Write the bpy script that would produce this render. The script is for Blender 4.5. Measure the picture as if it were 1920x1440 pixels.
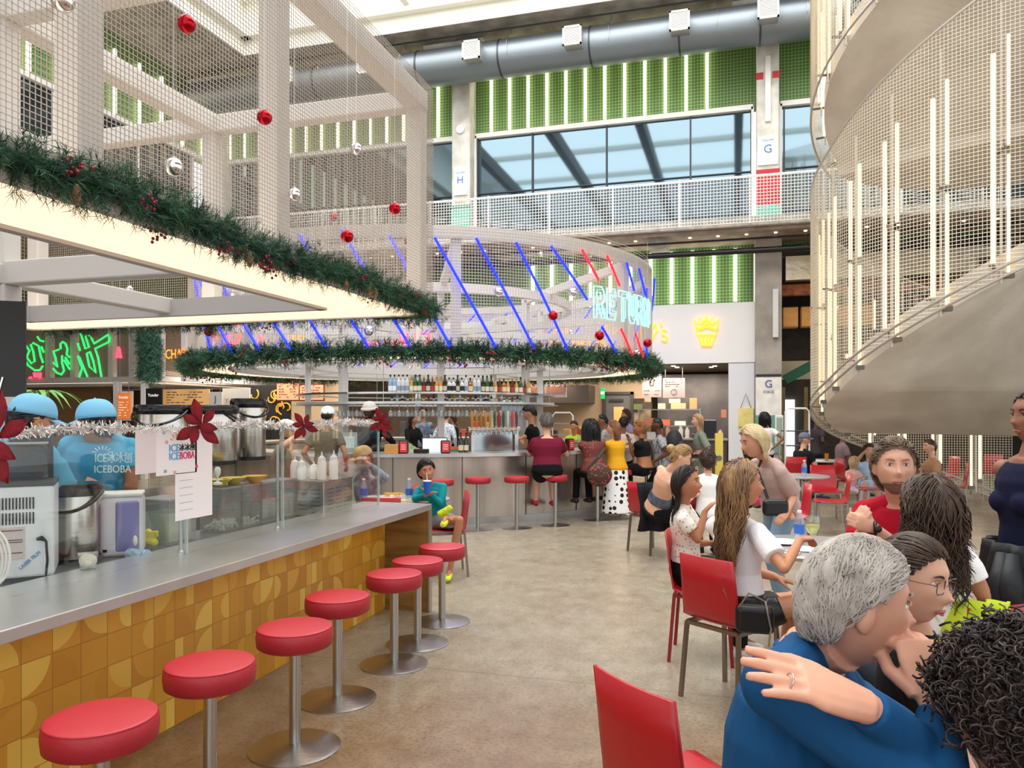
import bpy, math, random
import numpy as np
from mathutils import Vector as V, Matrix, Euler, noise
from math import sin, cos, pi, radians as R, sqrt, atan2
for o in list(bpy.data.objects): bpy.data.objects.remove(o)
random.seed(7)
S=bpy.context.scene; COL=S.collection
# ---------- camera ----------
TH=R(16.2); F=1442.0; HZ=776.0; EH=1.65
WX,WY=cos(TH),sin(TH); VX,VY=-sin(TH),cos(TH)
cam=bpy.data.objects.new('camera',bpy.data.cameras.new('camera')); COL.objects.link(cam); S.camera=cam
cam.data.sensor_width=36; cam.data.lens=F/1920*36; cam.data.shift_y=(HZ-720)/1920
cam.data.clip_start=.05; cam.data.clip_end=200
cam.location=(0,0,EH); cam.rotation_euler=(pi/2,0,TH)
S.view_settings.view_transform='Standard'; S.view_settings.look='None'; S.view_settings.gamma=1; S.view_settings.use_curve_mapping=False
S.view_settings.exposure=0.62
# ---------- world, daylight ----------
wd=bpy.data.worlds.new('world'); S.world=wd; wd.use_nodes=True
bg=wd.node_tree.nodes['Background']; bg.inputs[0].default_value=(.93,.96,1,1); bg.inputs[1].default_value=1.0
def area(name,loc,size,power,col=(1,1,1),rot=(0,0,0)):
    l=bpy.data.lights.new(name,'AREA'); l.shape='RECTANGLE'; l.size,l.size_y=size; l.energy=power; l.color=col
    o=bpy.data.objects.new(name,l); COL.objects.link(o); o.location=loc; o.rotation_euler=rot; return o
area('skylight_daylight',(-3.5,8,13.2),(15,17),2300,(1,.99,.97))
# ---------- pixel -> place helpers ----------
def ray(px): t=(px-960)/F; return WX*t+VX, WY*t+VY
def P(px,py,D):
    a,b=ray(px); return V((a*D,b*D,EH+(HZ-py)*D/F))
def PZ(px,py,z=0.): return P(px,py,F*(EH-z)/(py-HZ))
def PY(px,py,Y): return P(px,py,Y/ray(px)[1])
def PX(px,py,X): return P(px,py,X/ray(px)[0])
def FL(px,D): p=P(px,HZ,D); return V((p.x,p.y,0))
# ---------- materials ----------
def lin(h):
    if not isinstance(h,str): return tuple(h)
    h=h.lstrip('#'); c=[int(h[i:i+2],16)/255 for i in (0,2,4)]
    return tuple(x/12.92 if x<.04045 else ((x+.055)/1.055)**2.4 for x in c)
MC={}
def nd(nt,t,**k):
    n=nt.nodes.new(t)
    for a,b in k.items(): setattr(n,a,b)
    return n
def mat(h,rough=.5,metal=0,emit=0,bump=0,bs=40,var=0,vs=6,alpha=1,ecol=None,h2=None,spec=None,coat=0,stretch=None,key=None):
    k=(h,rough,metal,emit,bump,bs,var,vs,alpha,ecol,h2,spec,coat,stretch)
    if k in MC: return MC[k]
    m=bpy.data.materials.new('m_'+str(len(MC))); m.use_nodes=True; nt=m.node_tree; b=nt.nodes['Principled BSDF']
    c=lin(h); b.inputs['Base Color'].default_value=(*c,1); b.inputs['Roughness'].default_value=rough; b.inputs['Metallic'].default_value=metal
    if spec is not None: b.inputs['Specular IOR Level'].default_value=spec
    if coat: b.inputs['Coat Weight'].default_value=coat; b.inputs['Coat Roughness'].default_value=.15
    if alpha<1: b.inputs['Alpha'].default_value=alpha
    if emit: b.inputs['Emission Color'].default_value=(*lin(ecol or h),1); b.inputs['Emission Strength'].default_value=emit
    if bump or var or h2:
        tc=nd(nt,'ShaderNodeTexCoord'); mp=nd(nt,'ShaderNodeMapping'); nt.links.new(tc.outputs['Object'],mp.inputs[0])
        if stretch: mp.inputs['Scale'].default_value=stretch
        if var or h2:
            n=nd(nt,'ShaderNodeTexNoise'); n.inputs['Scale'].default_value=vs; n.inputs['Detail'].default_value=6; nt.links.new(mp.outputs[0],n.inputs['Vector'])
            mx=nd(nt,'ShaderNodeMix',data_type='RGBA'); rp=nd(nt,'ShaderNodeMapRange'); rp.inputs[1].default_value=.35; rp.inputs[2].default_value=.65
            nt.links.new(n.outputs['Fac'],rp.inputs[0]); nt.links.new(rp.outputs[0],mx.inputs[0])
            c2=lin(h2) if h2 else tuple(x*(1-var) for x in c); c1=c if h2 else tuple(min(1,x*(1+var*.5)) for x in c)
            mx.inputs[6].default_value=(*c1,1); mx.inputs[7].default_value=(*c2,1); nt.links.new(mx.outputs[2],b.inputs['Base Color'])
        if bump:
            n=nd(nt,'ShaderNodeTexNoise'); n.inputs['Scale'].default_value=bs; n.inputs['Detail'].default_value=4; nt.links.new(mp.outputs[0],n.inputs['Vector'])
            bp=nd(nt,'ShaderNodeBump'); bp.inputs['Strength'].default_value=bump; bp.inputs['Distance'].default_value=.02; nt.links.new(n.outputs['Fac'],bp.inputs['Height']); nt.links.new(bp.outputs[0],b.inputs['Normal'])
    MC[k]=m; return m
def spots(base,c2,scale,thr=.3,rough=.7,c3=None,key=None):
    k=('sp',base,c2,scale,thr,c3)
    if k in MC: return MC[k]
    m=bpy.data.materials.new('m_'+str(len(MC))); m.use_nodes=True; nt=m.node_tree; b=nt.nodes['Principled BSDF']; b.inputs['Roughness'].default_value=rough
    tc=nd(nt,'ShaderNodeTexCoord'); v=nd(nt,'ShaderNodeTexVoronoi'); v.inputs['Scale'].default_value=scale; v.inputs['Randomness'].default_value=.35 if c2=='#0c0c0c' else .9; nt.links.new(tc.outputs['Object'],v.inputs['Vector'])
    lt=nd(nt,'ShaderNodeMath',operation='LESS_THAN'); lt.inputs[1].default_value=thr; nt.links.new(v.outputs['Distance'],lt.inputs[0])
    mx=nd(nt,'ShaderNodeMix',data_type='RGBA'); nt.links.new(lt.outputs[0],mx.inputs[0]); mx.inputs[6].default_value=(*lin(base),1); mx.inputs[7].default_value=(*lin(c2),1)
    out=mx
    if c3:
        s=nd(nt,'ShaderNodeSeparateColor'); nt.links.new(v.outputs['Color'],s.inputs[0]); g=nd(nt,'ShaderNodeMath',operation='GREATER_THAN'); g.inputs[1].default_value=.5; nt.links.new(s.outputs[0],g.inputs[0])
        m2=nd(nt,'ShaderNodeMix',data_type='RGBA'); nt.links.new(g.outputs[0],m2.inputs[0]); m2.inputs[6].default_value=(*lin(c2),1); m2.inputs[7].default_value=(*lin(c3),1); nt.links.new(m2.outputs[2],mx.inputs[7])
    nt.links.new(out.outputs[2],b.inputs['Base Color']); MC[k]=m; return m
def glassm(tint='#ffffff',refl=.06,rough=.02,haze=0.):
    k=('gl',tint,refl,rough,haze)
    if k in MC: return MC[k]
    m=bpy.data.materials.new('m_'+str(len(MC))); m.use_nodes=True; nt=m.node_tree; nt.nodes.clear()
    o=nd(nt,'ShaderNodeOutputMaterial'); t=nd(nt,'ShaderNodeBsdfTransparent'); t.inputs[0].default_value=(*lin(tint),1)
    g=nd(nt,'ShaderNodeBsdfGlossy'); g.inputs['Roughness'].default_value=rough
    lw0=nd(nt,'ShaderNodeLayerWeight'); lw0.inputs[0].default_value=.5; lw=nd(nt,'ShaderNodeMath',operation='POWER'); lw.inputs[1].default_value=4; nt.links.new(lw0.outputs['Facing'],lw.inputs[0])
    ad=nd(nt,'ShaderNodeMath',operation='ADD'); ad.inputs[1].default_value=refl; nt.links.new(lw.outputs[0],ad.inputs[0]); ad.use_clamp=True
    mx=nd(nt,'ShaderNodeMixShader'); nt.links.new(ad.outputs[0],mx.inputs[0]); nt.links.new(t.outputs[0],mx.inputs[1]); nt.links.new(g.outputs[0],mx.inputs[2])
    last=mx
    if haze:
        d=nd(nt,'ShaderNodeBsdfDiffuse'); d.inputs[0].default_value=(*lin(tint),1); m2=nd(nt,'ShaderNodeMixShader'); m2.inputs[0].default_value=haze
        nt.links.new(mx.outputs[0],m2.inputs[1]); nt.links.new(d.outputs[0],m2.inputs[2]); last=m2
    nt.links.new(last.outputs[0],o.inputs[0]); MC[k]=m; return m
# ---------- mesh builder ----------
class MB:
    def __init__(s): s.v=[]; s.f=[]; s.mi=[]; s.m=0
    def add(s,vs,fs):
        n=len(s.v); s.v+= [tuple(x) for x in vs]; s.f+=[tuple(i+n for i in f) for f in fs]; s.mi+=[s.m]*len(fs); return s
    def box(s,c,d,rz=0,M=None):
        x,y,z=d[0]/2,d[1]/2,d[2]/2; vs=[V((a*x,b*y,g*z)) for a in(-1,1) for b in(-1,1) for g in(-1,1)]
        m=(M or Matrix.Rotation(rz,3,'Z')); c=V(c); return s.add([m@q+c for q in vs],[(0,1,3,2),(4,6,7,5),(0,4,5,1),(2,3,7,6),(0,2,6,4),(1,5,7,3)])
    def b2(s,x0,x1,y0,y1,z0,z1): return s.box(((x0+x1)/2,(y0+y1)/2,(z0+z1)/2),(abs(x1-x0),abs(y1-y0),abs(z1-z0)))
    def bar(s,p,q,w,h=None,up=(0,0,1)):
        p,q=V(p),V(q); d=(q-p); L=d.length
        if L<1e-6: return s
        d/=L; up=V(up)
        if abs(d.dot(up))>.99: up=V((0,1,0)) if abs(d.y)<.9 else V((1,0,0))
        a=d.cross(up).normalized(); b=a.cross(d); return s.box((p+q)/2,(w,L,h or w),M=Matrix((a,d,b)).transposed())
    def tube(s,pts,r,n=8,cap=True,closed=False,ax=None,sq=1.0):
        pts=[V(p) for p in pts]; N=len(pts); rs=r if hasattr(r,'__len__') else [r]*N
        vs=[]; prev=None
        for i,p in enumerate(pts):
            if closed: d=pts[(i+1)%N]-pts[i-1]
            else: d=pts[min(i+1,N-1)]-pts[max(i-1,0)]
            d=d.normalized() if d.length>1e-9 else V((0,0,1))
            if ax is not None: a=V(ax)
            elif prev is None: a=V((0,0,1)) if abs(d.z)<.9 else V((1,0,0))
            else: a=prev
            a=(a-d*a.dot(d)); a=a.normalized() if a.length>1e-6 else V((1,0,0)); prev=a; b=d.cross(a)
            rr=rs[i]; ra,rb=(rr if hasattr(rr,'__len__') else (rr,rr*sq))
            vs+=[p+a*(cos(2*pi*k/n)*ra)+b*(sin(2*pi*k/n)*rb) for k in range(n)]
        fs=[]
        for i in range(N if closed else N-1):
            j=(i+1)%N
            for k in range(n): fs.append((i*n+k,i*n+(k+1)%n,j*n+(k+1)%n,j*n+k))
        if cap and not closed: fs.append(tuple(range(n-1,-1,-1))); fs.append(tuple((N-1)*n+k for k in range(n)))
        return s.add(vs,fs)
    def cap(s,p,q,r0,r1=None,n=12):
        """tapered capsule"""
        p,q=V(p),V(q); r1=r0 if r1 is None else r1; d=q-p; L=max(d.length,1e-5); d/=L
        pts=[];rs=[]
        for a in(-80,-50,-20): pts.append(p+d*(r0*sin(R(a)))); rs.append(r0*cos(R(a)))
        for a in(20,50,80): pts.append(q+d*(r1*sin(R(a)))); rs.append(r1*cos(R(a)))
        if L<r0+r1: pass
        return s.tube(pts,rs,n)
    def lathe(s,prof,c=(0,0,0),n=24,M=None,cap=True):
        c=V(c); m=M or Matrix.Identity(3); vs=[];fs=[]
        for r,z in prof: vs+=[m@V((r*cos(2*pi*k/n),r*sin(2*pi*k/n),z))+c for k in range(n)]
        for i in range(len(prof)-1):
            for k in range(n): fs.append((i*n+k,i*n+(k+1)%n,(i+1)*n+(k+1)%n,(i+1)*n+k))
        if cap: fs.append(tuple(range(n-1,-1,-1))); fs.append(tuple((len(prof)-1)*n+k for k in range(n)))
        return s.add(vs,fs)
    def ell(s,c,r,n=16,k=10,M=None):
        r=(r,r,r) if not hasattr(r,'__len__') else r; m=M or Matrix.Identity(3); c=V(c); vs=[];fs=[]
        for i in range(k+1):
            a=pi*i/k
            for j in range(n): b=2*pi*j/n; vs.append(m@V((r[0]*max(sin(a),1e-4)*cos(b),r[1]*max(sin(a),1e-4)*sin(b),-r[2]*cos(a)))+c)
        for i in range(k):
            for j in range(n): fs.append((i*n+j,i*n+(j+1)%n,(i+1)*n+(j+1)%n,(i+1)*n+j))
        fs.append(tuple(range(n-1,-1,-1))); fs.append(tuple(k*n+j for j in range(n)))
        return s.add(vs,fs)
    def prism(s,pts,z0,z1,M=None,c=(0,0,0)):
        n=len(pts); m=M or Matrix.Identity(3); c=V(c)
        vs=[m@V((x,y,z0))+c for x,y in pts]+[m@V((x,y,z1))+c for x,y in pts]
        return s.add(vs,[tuple(range(n-1,-1,-1)),tuple(range(n,2*n))]+[(i,(i+1)%n,n+(i+1)%n,n+i) for i in range(n)])
    def grid(s,rows,closed=False):
        n=len(rows[0]); vs=[q for r in rows for q in r]; fs=[]
        for i in range(len(rows)-1):
            for j in range(n if closed else n-1): fs.append((i*n+j,i*n+(j+1)%n,(i+1)*n+(j+1)%n,(i+1)*n+j))
        return s.add(vs,fs)
    def wires(s,o,u,v,L,H,cell,w):
        """woven wire panel: origin o, unit dirs u,v"""
        o,u,v=V(o),V(u),V(v); nrm=u.cross(v).normalized()
        for i in range(int(L/cell)+1): p=o+u*(i*cell); s.bar(p,p+v*H,w,w,nrm)
        for i in range(int(H/cell)+1): p=o+v*(i*cell)+nrm*w; s.bar(p,p+u*L,w,w,nrm)
        return s
    def build(s,name,m,parent=None,smooth=False,bevel=0,local=False,seg=2,solid=0,origin=None):
        me=bpy.data.meshes.new(name); vs=s.v
        o=bpy.data.objects.new(name,me); COL.objects.link(o)
        if parent is None:
            if origin is None:
                a=np.array(vs); lo,hi=a.min(0),a.max(0); origin=((lo[0]+hi[0])/2,(lo[1]+hi[1])/2,lo[2])
            vs=[(x-origin[0],y-origin[1],z-origin[2]) for x,y,z in vs]; o.location=origin
        elif not local:
            L=wloc(parent); vs=[(x-L[0],y-L[1],z-L[2]) for x,y,z in vs]; o.parent=parent
        else: o.parent=parent
        me.from_pydata(vs,[],s.f); me.update()
        for q in (m if isinstance(m,(list,tuple)) else [m]): me.materials.append(q)
        if any(s.mi): me.polygons.foreach_set('material_index',s.mi)
        if smooth:
            me.polygons.foreach_set('use_smooth',[True]*len(me.polygons))
            if smooth!='all': me.set_sharp_from_angle(angle=R(38))
        if bevel:
            b=o.modifiers.new('b','BEVEL'); b.width=bevel; b.segments=seg; b.limit_method='ANGLE'; b.harden_normals=False
        if solid: q=o.modifiers.new('s','SOLIDIFY'); q.thickness=solid; q.offset=0
        return o
def wloc(o):
    l=V((0,0,0))
    while o: l+=o.location; o=o.parent
    return l
def tag(o,label,cat,group=None,kind=None):
    if label: o['label']=label
    if cat: o['category']=cat
    if group: o['group']=group
    if kind: o['kind']=kind
    return o
def thing(name,label,cat,loc=(0,0,0),rz=0,group=None):
    o=bpy.data.objects.new(name,None); COL.objects.link(o); o.location=loc; o.rotation_euler=(0,0,rz); o.empty_display_size=.1; return tag(o,label,cat,group)
def struct(o): o['kind']='structure'; return o
def dup(t,loc,rz=None,label=None,group=None,scale=None):
    def cp(o,par):
        c=o.copy(); COL.objects.link(c); c.parent=par
        for ch in KIDS.get(o.name) or [x for x in o.children]: cp(ch,c)
        return c
    r=cp(t,None); r.location=loc
    if rz is not None: r.rotation_euler=(0,0,rz)
    if label: r['label']=label
    if group: r['group']=group
    if scale: r.scale=(scale,)*3 if not hasattr(scale,'__len__') else scale
    return r
KIDS={}
def text(s,name,m,p,u,v,size,parent=None,depth=.004,align='CENTER',fit=None):
    """lettering as a mesh; p centre-baseline, u text direction, v up"""
    c=bpy.data.curves.new('t','FONT'); c.body=s; c.size=1; c.extrude=depth/2/size; c.align_x=align; c.resolution_u=3
    t=bpy.data.objects.new('t',c); COL.objects.link(t); dg=bpy.context.evaluated_depsgraph_get(); me=bpy.data.meshes.new_from_object(t.evaluated_get(dg)); bpy.data.objects.remove(t)
    mb=MB(); u,v=V(u).normalized(),V(v).normalized(); n=u.cross(v); co=[q.co for q in me.vertices]
    sx=size
    if fit and co:
        w=max(q.x for q in co)-min(q.x for q in co); sx=fit/w
    mb.add([V(p)+u*(q.x*sx)+v*(q.y*size)+n*(q.z*size) for q in co],[tuple(f.vertices) for f in me.polygons])
    bpy.data.meshes.remove(me)
    if not co: return None
    return mb.build(name,m,parent)
# ================= SETTING =================
YB,YE,ZS=19.2,17.6,5.93
def floor_mat():
    m=bpy.data.materials.new('polished_concrete'); m.use_nodes=True; nt=m.node_tree; b=nt.nodes['Principled BSDF']; L=nt.links
    tc=nd(nt,'ShaderNodeTexCoord')
    def nz(sc,det,stretch=None):
        n=nd(nt,'ShaderNodeTexNoise'); n.inputs['Scale'].default_value=sc; n.inputs['Detail'].default_value=det; n.inputs['Roughness'].default_value=.65
        if stretch:
            mp=nd(nt,'ShaderNodeMapping'); mp.inputs['Scale'].default_value=stretch; mp.inputs['Rotation'].default_value=(0,0,.5); L.new(tc.outputs['Object'],mp.inputs[0]); L.new(mp.outputs[0],n.inputs['Vector'])
        else: L.new(tc.outputs['Object'],n.inputs['Vector'])
        return n
    def ramp(n,st):
        r=nd(nt,'ShaderNodeValToRGB'); e=r.color_ramp.elements
        while len(e)<len(st): e.new(.5)
        for q,(p,c) in zip(e,st): q.position=p; q.color=(*lin(c),1)
        L.new(n.outputs['Fac'],r.inputs[0]); return r
    def mixc(a,b_,f,mode='MIX'):
        x=nd(nt,'ShaderNodeMix',data_type='RGBA',blend_type=mode)
        (L.new(f,x.inputs[0]) if hasattr(f,'links') else setattr(x.inputs[0],'default_value',f)); L.new(a,x.inputs[6]); L.new(b_,x.inputs[7]); return x.outputs[2]
    big=ramp(nz(.42,5,(1,1,1)),[(.3,'#8f806c'),(.45,'#9b917e'),(.58,'#a39c8a'),(.75,'#979080')])
    fine=ramp(nz(9,10,(1,.6,1)),[(.32,'#857560'),(.5,'#a59a88'),(.68,'#bfb4a0')])
    col=mixc(big.outputs[0],fine.outputs[0],.38)
    sp=ramp(nz(45,6),[(.36,'#9a8f80'),(.52,'#ffffff')]); col=mixc(col,sp.outputs[0],.5,'MULTIPLY'); sb=ramp(nz(3.1,8),[(.36,'#cdb89c'),(.6,'#ffffff')]); col=mixc(col,sb.outputs[0],.4,'MULTIPLY')
    # worn zone along the counter: browner slab
    s=nd(nt,'ShaderNodeSeparateXYZ'); L.new(tc.outputs['Object'],s.inputs[0])
    mr=nd(nt,'ShaderNodeMapRange'); mr.inputs[1].default_value=5.6; mr.inputs[2].default_value=3.9; 
    n2=nz(1.1,4); ad=nd(nt,'ShaderNodeMath',operation='MULTIPLY_ADD'); ad.inputs[1].default_value=1.6; L.new(n2.outputs['Fac'],ad.inputs[0]); L.new(s.outputs['Y'],ad.inputs[2]); L.new(ad.outputs[0],mr.inputs[0])
    br=nd(nt,'ShaderNodeRGB'); br.outputs[0].default_value=(*lin('#cfa882'),1)
    x=nd(nt,'ShaderNodeMath',operation='MULTIPLY'); x.inputs[1].default_value=.9; L.new(mr.outputs[0],x.inputs[0])
    col=mixc(col,br.outputs[0],x.outputs[0],'MULTIPLY')
    # saw-cut joints
    def joint(out,period,off):
        a=nd(nt,'ShaderNodeMath',operation='ADD'); a.inputs[1].default_value=off; L.new(out,a.inputs[0])
        w=nd(nt,'ShaderNodeMath',operation='WRAP'); w.inputs[1].default_value=period/2; w.inputs[2].default_value=-period/2; L.new(a.outputs[0],w.inputs[0])
        ab=nd(nt,'ShaderNodeMath',operation='ABSOLUTE'); L.new(w.outputs[0],ab.inputs[0]); lt=nd(nt,'ShaderNodeMath',operation='LESS_THAN'); lt.inputs[1].default_value=.006; L.new(ab.outputs[0],lt.inputs[0]); return lt.outputs[0]
    j=nd(nt,'ShaderNodeMath',operation='MAXIMUM'); L.new(joint(s.outputs['X'],7.5,-3.4),j.inputs[0]); L.new(joint(s.outputs['Y'],7.5,-4.65),j.inputs[1])
    jj=nd(nt,'ShaderNodeMath',operation='MULTIPLY'); jj.inputs[1].default_value=.6; L.new(j.outputs[0],jj.inputs[0])
    dk=nd(nt,'ShaderNodeRGB'); dk.outputs[0].default_value=(*lin('#6a5440'),1); col=mixc(col,dk.outputs[0],jj.outputs[0])
    L.new(col,b.inputs['Base Color'])
    rr=nd(nt,'ShaderNodeMapRange'); rr.inputs[3].default_value=.16; rr.inputs[4].default_value=.42; L.new(nz(1.7,6).outputs['Fac'],rr.inputs[0]); L.new(rr.outputs[0],b.inputs['Roughness'])
    return m
struct(MB().b2(-24,16,-6,30,-.2,0).build('floor',floor_mat(),origin=(0,0,0)))
CONC=mat('#b5ada0',.85,bump=.4,bs=14,h2='#8f877b',vs=1.4); CONCD=mat('#aaa297',.9,bump=.5,bs=10,h2='#7a7267',vs=2.2)
CONCL=mat('#c9c3b6',.85,bump=.5,bs=22,h2='#aaa395',vs=9); WHITE=mat('#e9e7e2',.5); STEELW=mat('#d8d5d0',.45); GREYP=mat('#b9b6b2',.5)
CREAM=mat('#f1efe2',.6); DARK=mat('#15151a',.5); BLK=mat('#050505',.35); SS=mat('#b9b8b5',.28,1.0,bump=.05,bs=30,stretch=(1,1,30)); SSB=mat('#c3c1bd',.22,1.0)
def green_mat():
    m=bpy.data.materials.new('green_panel'); m.use_nodes=True; nt=m.node_tree; b=nt.nodes['Principled BSDF']; L=nt.links; b.inputs['Roughness'].default_value=.55
    tc=nd(nt,'ShaderNodeTexCoord'); s=nd(nt,'ShaderNodeSeparateXYZ'); L.new(tc.outputs['Object'],s.inputs[0])
    ad=nd(nt,'ShaderNodeMath',operation='ADD'); L.new(s.outputs['X'],ad.inputs[0]); L.new(s.outputs['Y'],ad.inputs[1])
    def g(o,f,th):
        a=nd(nt,'ShaderNodeMath',operation='MULTIPLY'); a.inputs[1].default_value=f; L.new(o,a.inputs[0]); fr=nd(nt,'ShaderNodeMath',operation='FRACT'); L.new(a.outputs[0],fr.inputs[0])
        lt=nd(nt,'ShaderNodeMath',operation='LESS_THAN'); lt.inputs[1].default_value=th; L.new(fr.outputs[0],lt.inputs[0]); return lt.outputs[0]
    mx=nd(nt,'ShaderNodeMath',operation='MAXIMUM'); L.new(g(ad.outputs[0],13,.2),mx.inputs[0]); L.new(g(s.outputs['Z'],13,.2),mx.inputs[1])
    c=nd(nt,'ShaderNodeMix',data_type='RGBA'); c.inputs[6].default_value=(*lin('#3c6b36'),1); c.inputs[7].default_value=(*lin('#98a65e'),1); f=nd(nt,'ShaderNodeMath',operation='MULTIPLY'); f.inputs[1].default_value=.8; L.new(mx.outputs[0],f.inputs[0]); L.new(f.outputs[0],c.inputs[0]); L.new(c.outputs[2],b.inputs['Base Color']); return m
GREEN=green_mat(); LED=mat('#fff6dc',.5,emit=2.6,ecol='#fff3d6'); LEDW=mat('#fffaf0',.5,emit=4,ecol='#fffdf2')
WINM=bpy.data.materials.new('window_glass'); WINM.use_nodes=True
b=WINM.node_tree.nodes['Principled BSDF']; b.inputs['Base Color'].default_value=(*lin('#5b6d76'),1); b.inputs['Roughness'].default_value=.04; b.inputs['Metallic'].default_value=.8; b.inputs['Specular IOR Level'].default_value=.9
X0,X1=-14.7,9
# back wall, upper (green backing) with window band
m=MB().b2(X0,X1,YB,YB+.3,8.95,11).b2(X0,X1,YB,YB+.3,ZS-.3,6.2).b2(-24,.42,YB+.02,YB+.3,4.3,ZS-.16)
struct(m.build('wall_back',GREEN))
struct(MB().b2(X0-.3,X0,-6,YB,8.95,11).b2(X0-.3,X0,-6,YB,ZS-.3,6.6).build('wall_left',GREEN))
struct(MB().b2(X0-.02,X0+.1,-6,YB,8.87,9.0).b2(X0-.02,X0+.1,-6,YB,6.6,6.7).build('trim_1',WHITE))
m=MB().b2(-24,-23.7,-6,30,0,6); struct(m.build('wall_far_left',mat('#7a6a58',.8)))
# ceiling round the skylight well
m=MB().b2(X0-.3,X1+7,17.3,YB+.3,11,11.6).b2(X0-.3,-12.3,-6,17.3,11,11.6).b2(5.5,16,-6,17.3,11,11.6)
struct(m.build('ceiling',CONCD))
m=MB()
for (a,b_,c,d) in((-12.3,5.5,17.26,17.29),(-12.29,-12.26,-4,17.26),(5.46,5.49,-4,17.26)): m.b2(a,b_,c,d,10.97,13.4)
m.b2(-12.3,5.5,17.05,17.3,11.35,11.5).b2(-12.3,5.5,16.9,17.3,12.3,12.4).b2(-12.3,-12.0,-4,17.3,11.35,11.5)
struct(m.build('skylight_well',CREAM))
m=MB()
for y in np.arange(2,17,3.6): m.b2(-12.3,5.5,y-.06,y+.06,12.9,13.1)
struct(m.build('skylight_bars',CREAM))
m=MB()
for x in(-9.2,-6.1,-3.05,.1): m.b2(x-.14,x+.14,-4,14.5,11.15,11.6)
struct(m.build('skylight_beams',mat('#3a3a3a',.6)))
m=MB()
for x in(-7.6,1.5): m.b2(x-.08,x+.08,16.4,17.3,11.5,12.3)
struct(m.build('skylight_struts',CREAM))
# LED strips on the green wall (upper)
n=0
for i in range(-18,12):
    x=-6.118+.4965*i
    if x>8 or x<X0+.1 or abs(x+6.82)<.3 or abs(x-.71)<.32: continue
    top=10.7 if not(abs(x+6.82)<.6 or abs(x-.71)<.6) else 10.35
    n+=1; o=MB().b2(x-.035,x+.035,YB-.11,YB-.05,9.02,top).build('led_light_strip',LED,bevel=.01); tag(o,'warm white LED strip on the green upper wall of the atrium','light strip','LED strips on the upper green wall')
for i in range(22):
    y=YB-.6-.8*i; o=MB().b2(X0+.05,X0+.11,y-.035,y+.035,9.02,10.6).build('led_light_strip',LED); tag(o,'warm white LED strip on the green wall at the left side of the atrium','light strip','LED strips on the left green wall')
# windows
k=0
def mullions(nm,xs,y,z0,z1,zr,w=.03):
    m=MB()
    for x in xs: m.b2(x-w,x+w,y-.06,y,z0,z1)
    m.b2(xs[0],xs[-1],y-.05,y,zr-.012,zr+.012); return m
for i,(xa,xb,xs) in enumerate([(-14.5,-7.1,(-14.5,-12.6,-10.8,-9.1,-7.1)),(-6.52,.36,(-6.5,-5.02,-3.1,-1.05,.36)),(1.05,8,(1.1,3.2,5.6,8))]):
    g=struct(MB().b2(xa,xb,YB,YB+.05,6.2,8.93).build('window_%d'%(i+1),WINM))
    mullions('f',xs,YB,6.2,8.93,7.42,.018).build('mullion',mat('#1f2a33',.4),g)
    MB().b2(xa-.04,xb+.04,YB-.12,YB,8.87,8.99).b2(xa-.06,xa,YB-.12,YB,6.2,8.93).b2(xb,xb+.06,YB-.12,YB,6.2,8.93).build('frame',WHITE,g)
for i in range(4):
    y0=YB-.9-4.6*i; g=struct(MB().b2(X0-.05,X0,y0-4.2,y0,6.7,8.87).build('window_%d'%(i+4),mat('#2c3236',.08,.2)))
    MB().b2(X0,X0+.05,y0-.05,y0,6.7,8.87).b2(X0,X0+.05,y0-4.2,y0-4.1,6.7,8.87).b2(X0,X0+.05,y0-2.1,y0-2.04,6.7,8.87).build('frame',WHITE,g)
# balcony slab, soffit, beams
struct(MB().b2(X0,16,YE,YB+.1,ZS-.16,ZS+.04).b2(X0,-13.2,-6,YE,ZS-.16,ZS+.04).build('balcony_slab',CONCL,bevel=.015))
SOF=mat('#a08d7b',.8,h2='#857462',vs=3)
struct(MB().b2(X0-9,16,YE+.15,YB,ZS-.24,ZS-.17).b2(X0-9,-13.4,-6,YE,ZS-.24,ZS-.17).build('trim_2',SOF))
m=MB()
for x in np.arange(-13,9,3.75): m.b2(x-.2,x+.2,YE+.3,YB,ZS-.4,ZS-.24)
struct(m.build('trim_3',CONCD))
m=MB()
for x in np.arange(-13.4,6,.62): m.lathe([(.035,0),(.035,.02)],(x,YE+.45,ZS-.262),10)
struct(m.build('soffit_downlights',mat('#ffdca8',.5,emit=3)))
struct(MB().tube([(-14,18.1,5.32),(8,18.1,5.32)],.07,10).tube([(-14,17.9,5.55),(8,17.9,5.55)],.025,8).build('black_pipe',BLK,smooth=True))
# mesh railing on the balcony
t=thing('mesh_railing','white wire mesh railing along the edge of the upper gallery','railing',(-4,YE-.03,ZS-.1))
m=MB(); m.wires((-13.2,YE-.04,ZS-.1),(1,0,0),(0,0,1),18.5,1.0,.07,.011); m.build('wire_mesh',WHITE,t)
for x in np.arange(-13.2,5.4,1.5): MB().b2(x-.02,x+.02,YE-.03,YE+.02,ZS-.12,ZS+.95).build('post',WHITE,t)
MB().b2(-13.2,5.4,YE-.05,YE+.01,ZS+.9,ZS+.93).build('top_rail',WHITE,t)
t=thing('mesh_railing','white wire mesh railing of the upper gallery on the left side','railing',(-13.2,8,ZS-.1))
m=MB(); m.wires((-13.2,0,ZS-.1),(0,1,0),(0,0,1),17.5,1.0,.1,.011); m.build('wire_mesh',WHITE,t)
for y in np.arange(0,17.6,2.5): MB().b2(-13.22,-13.18,y-.02,y+.02,ZS-.12,ZS+.93).build('post',WHITE,t)
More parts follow.
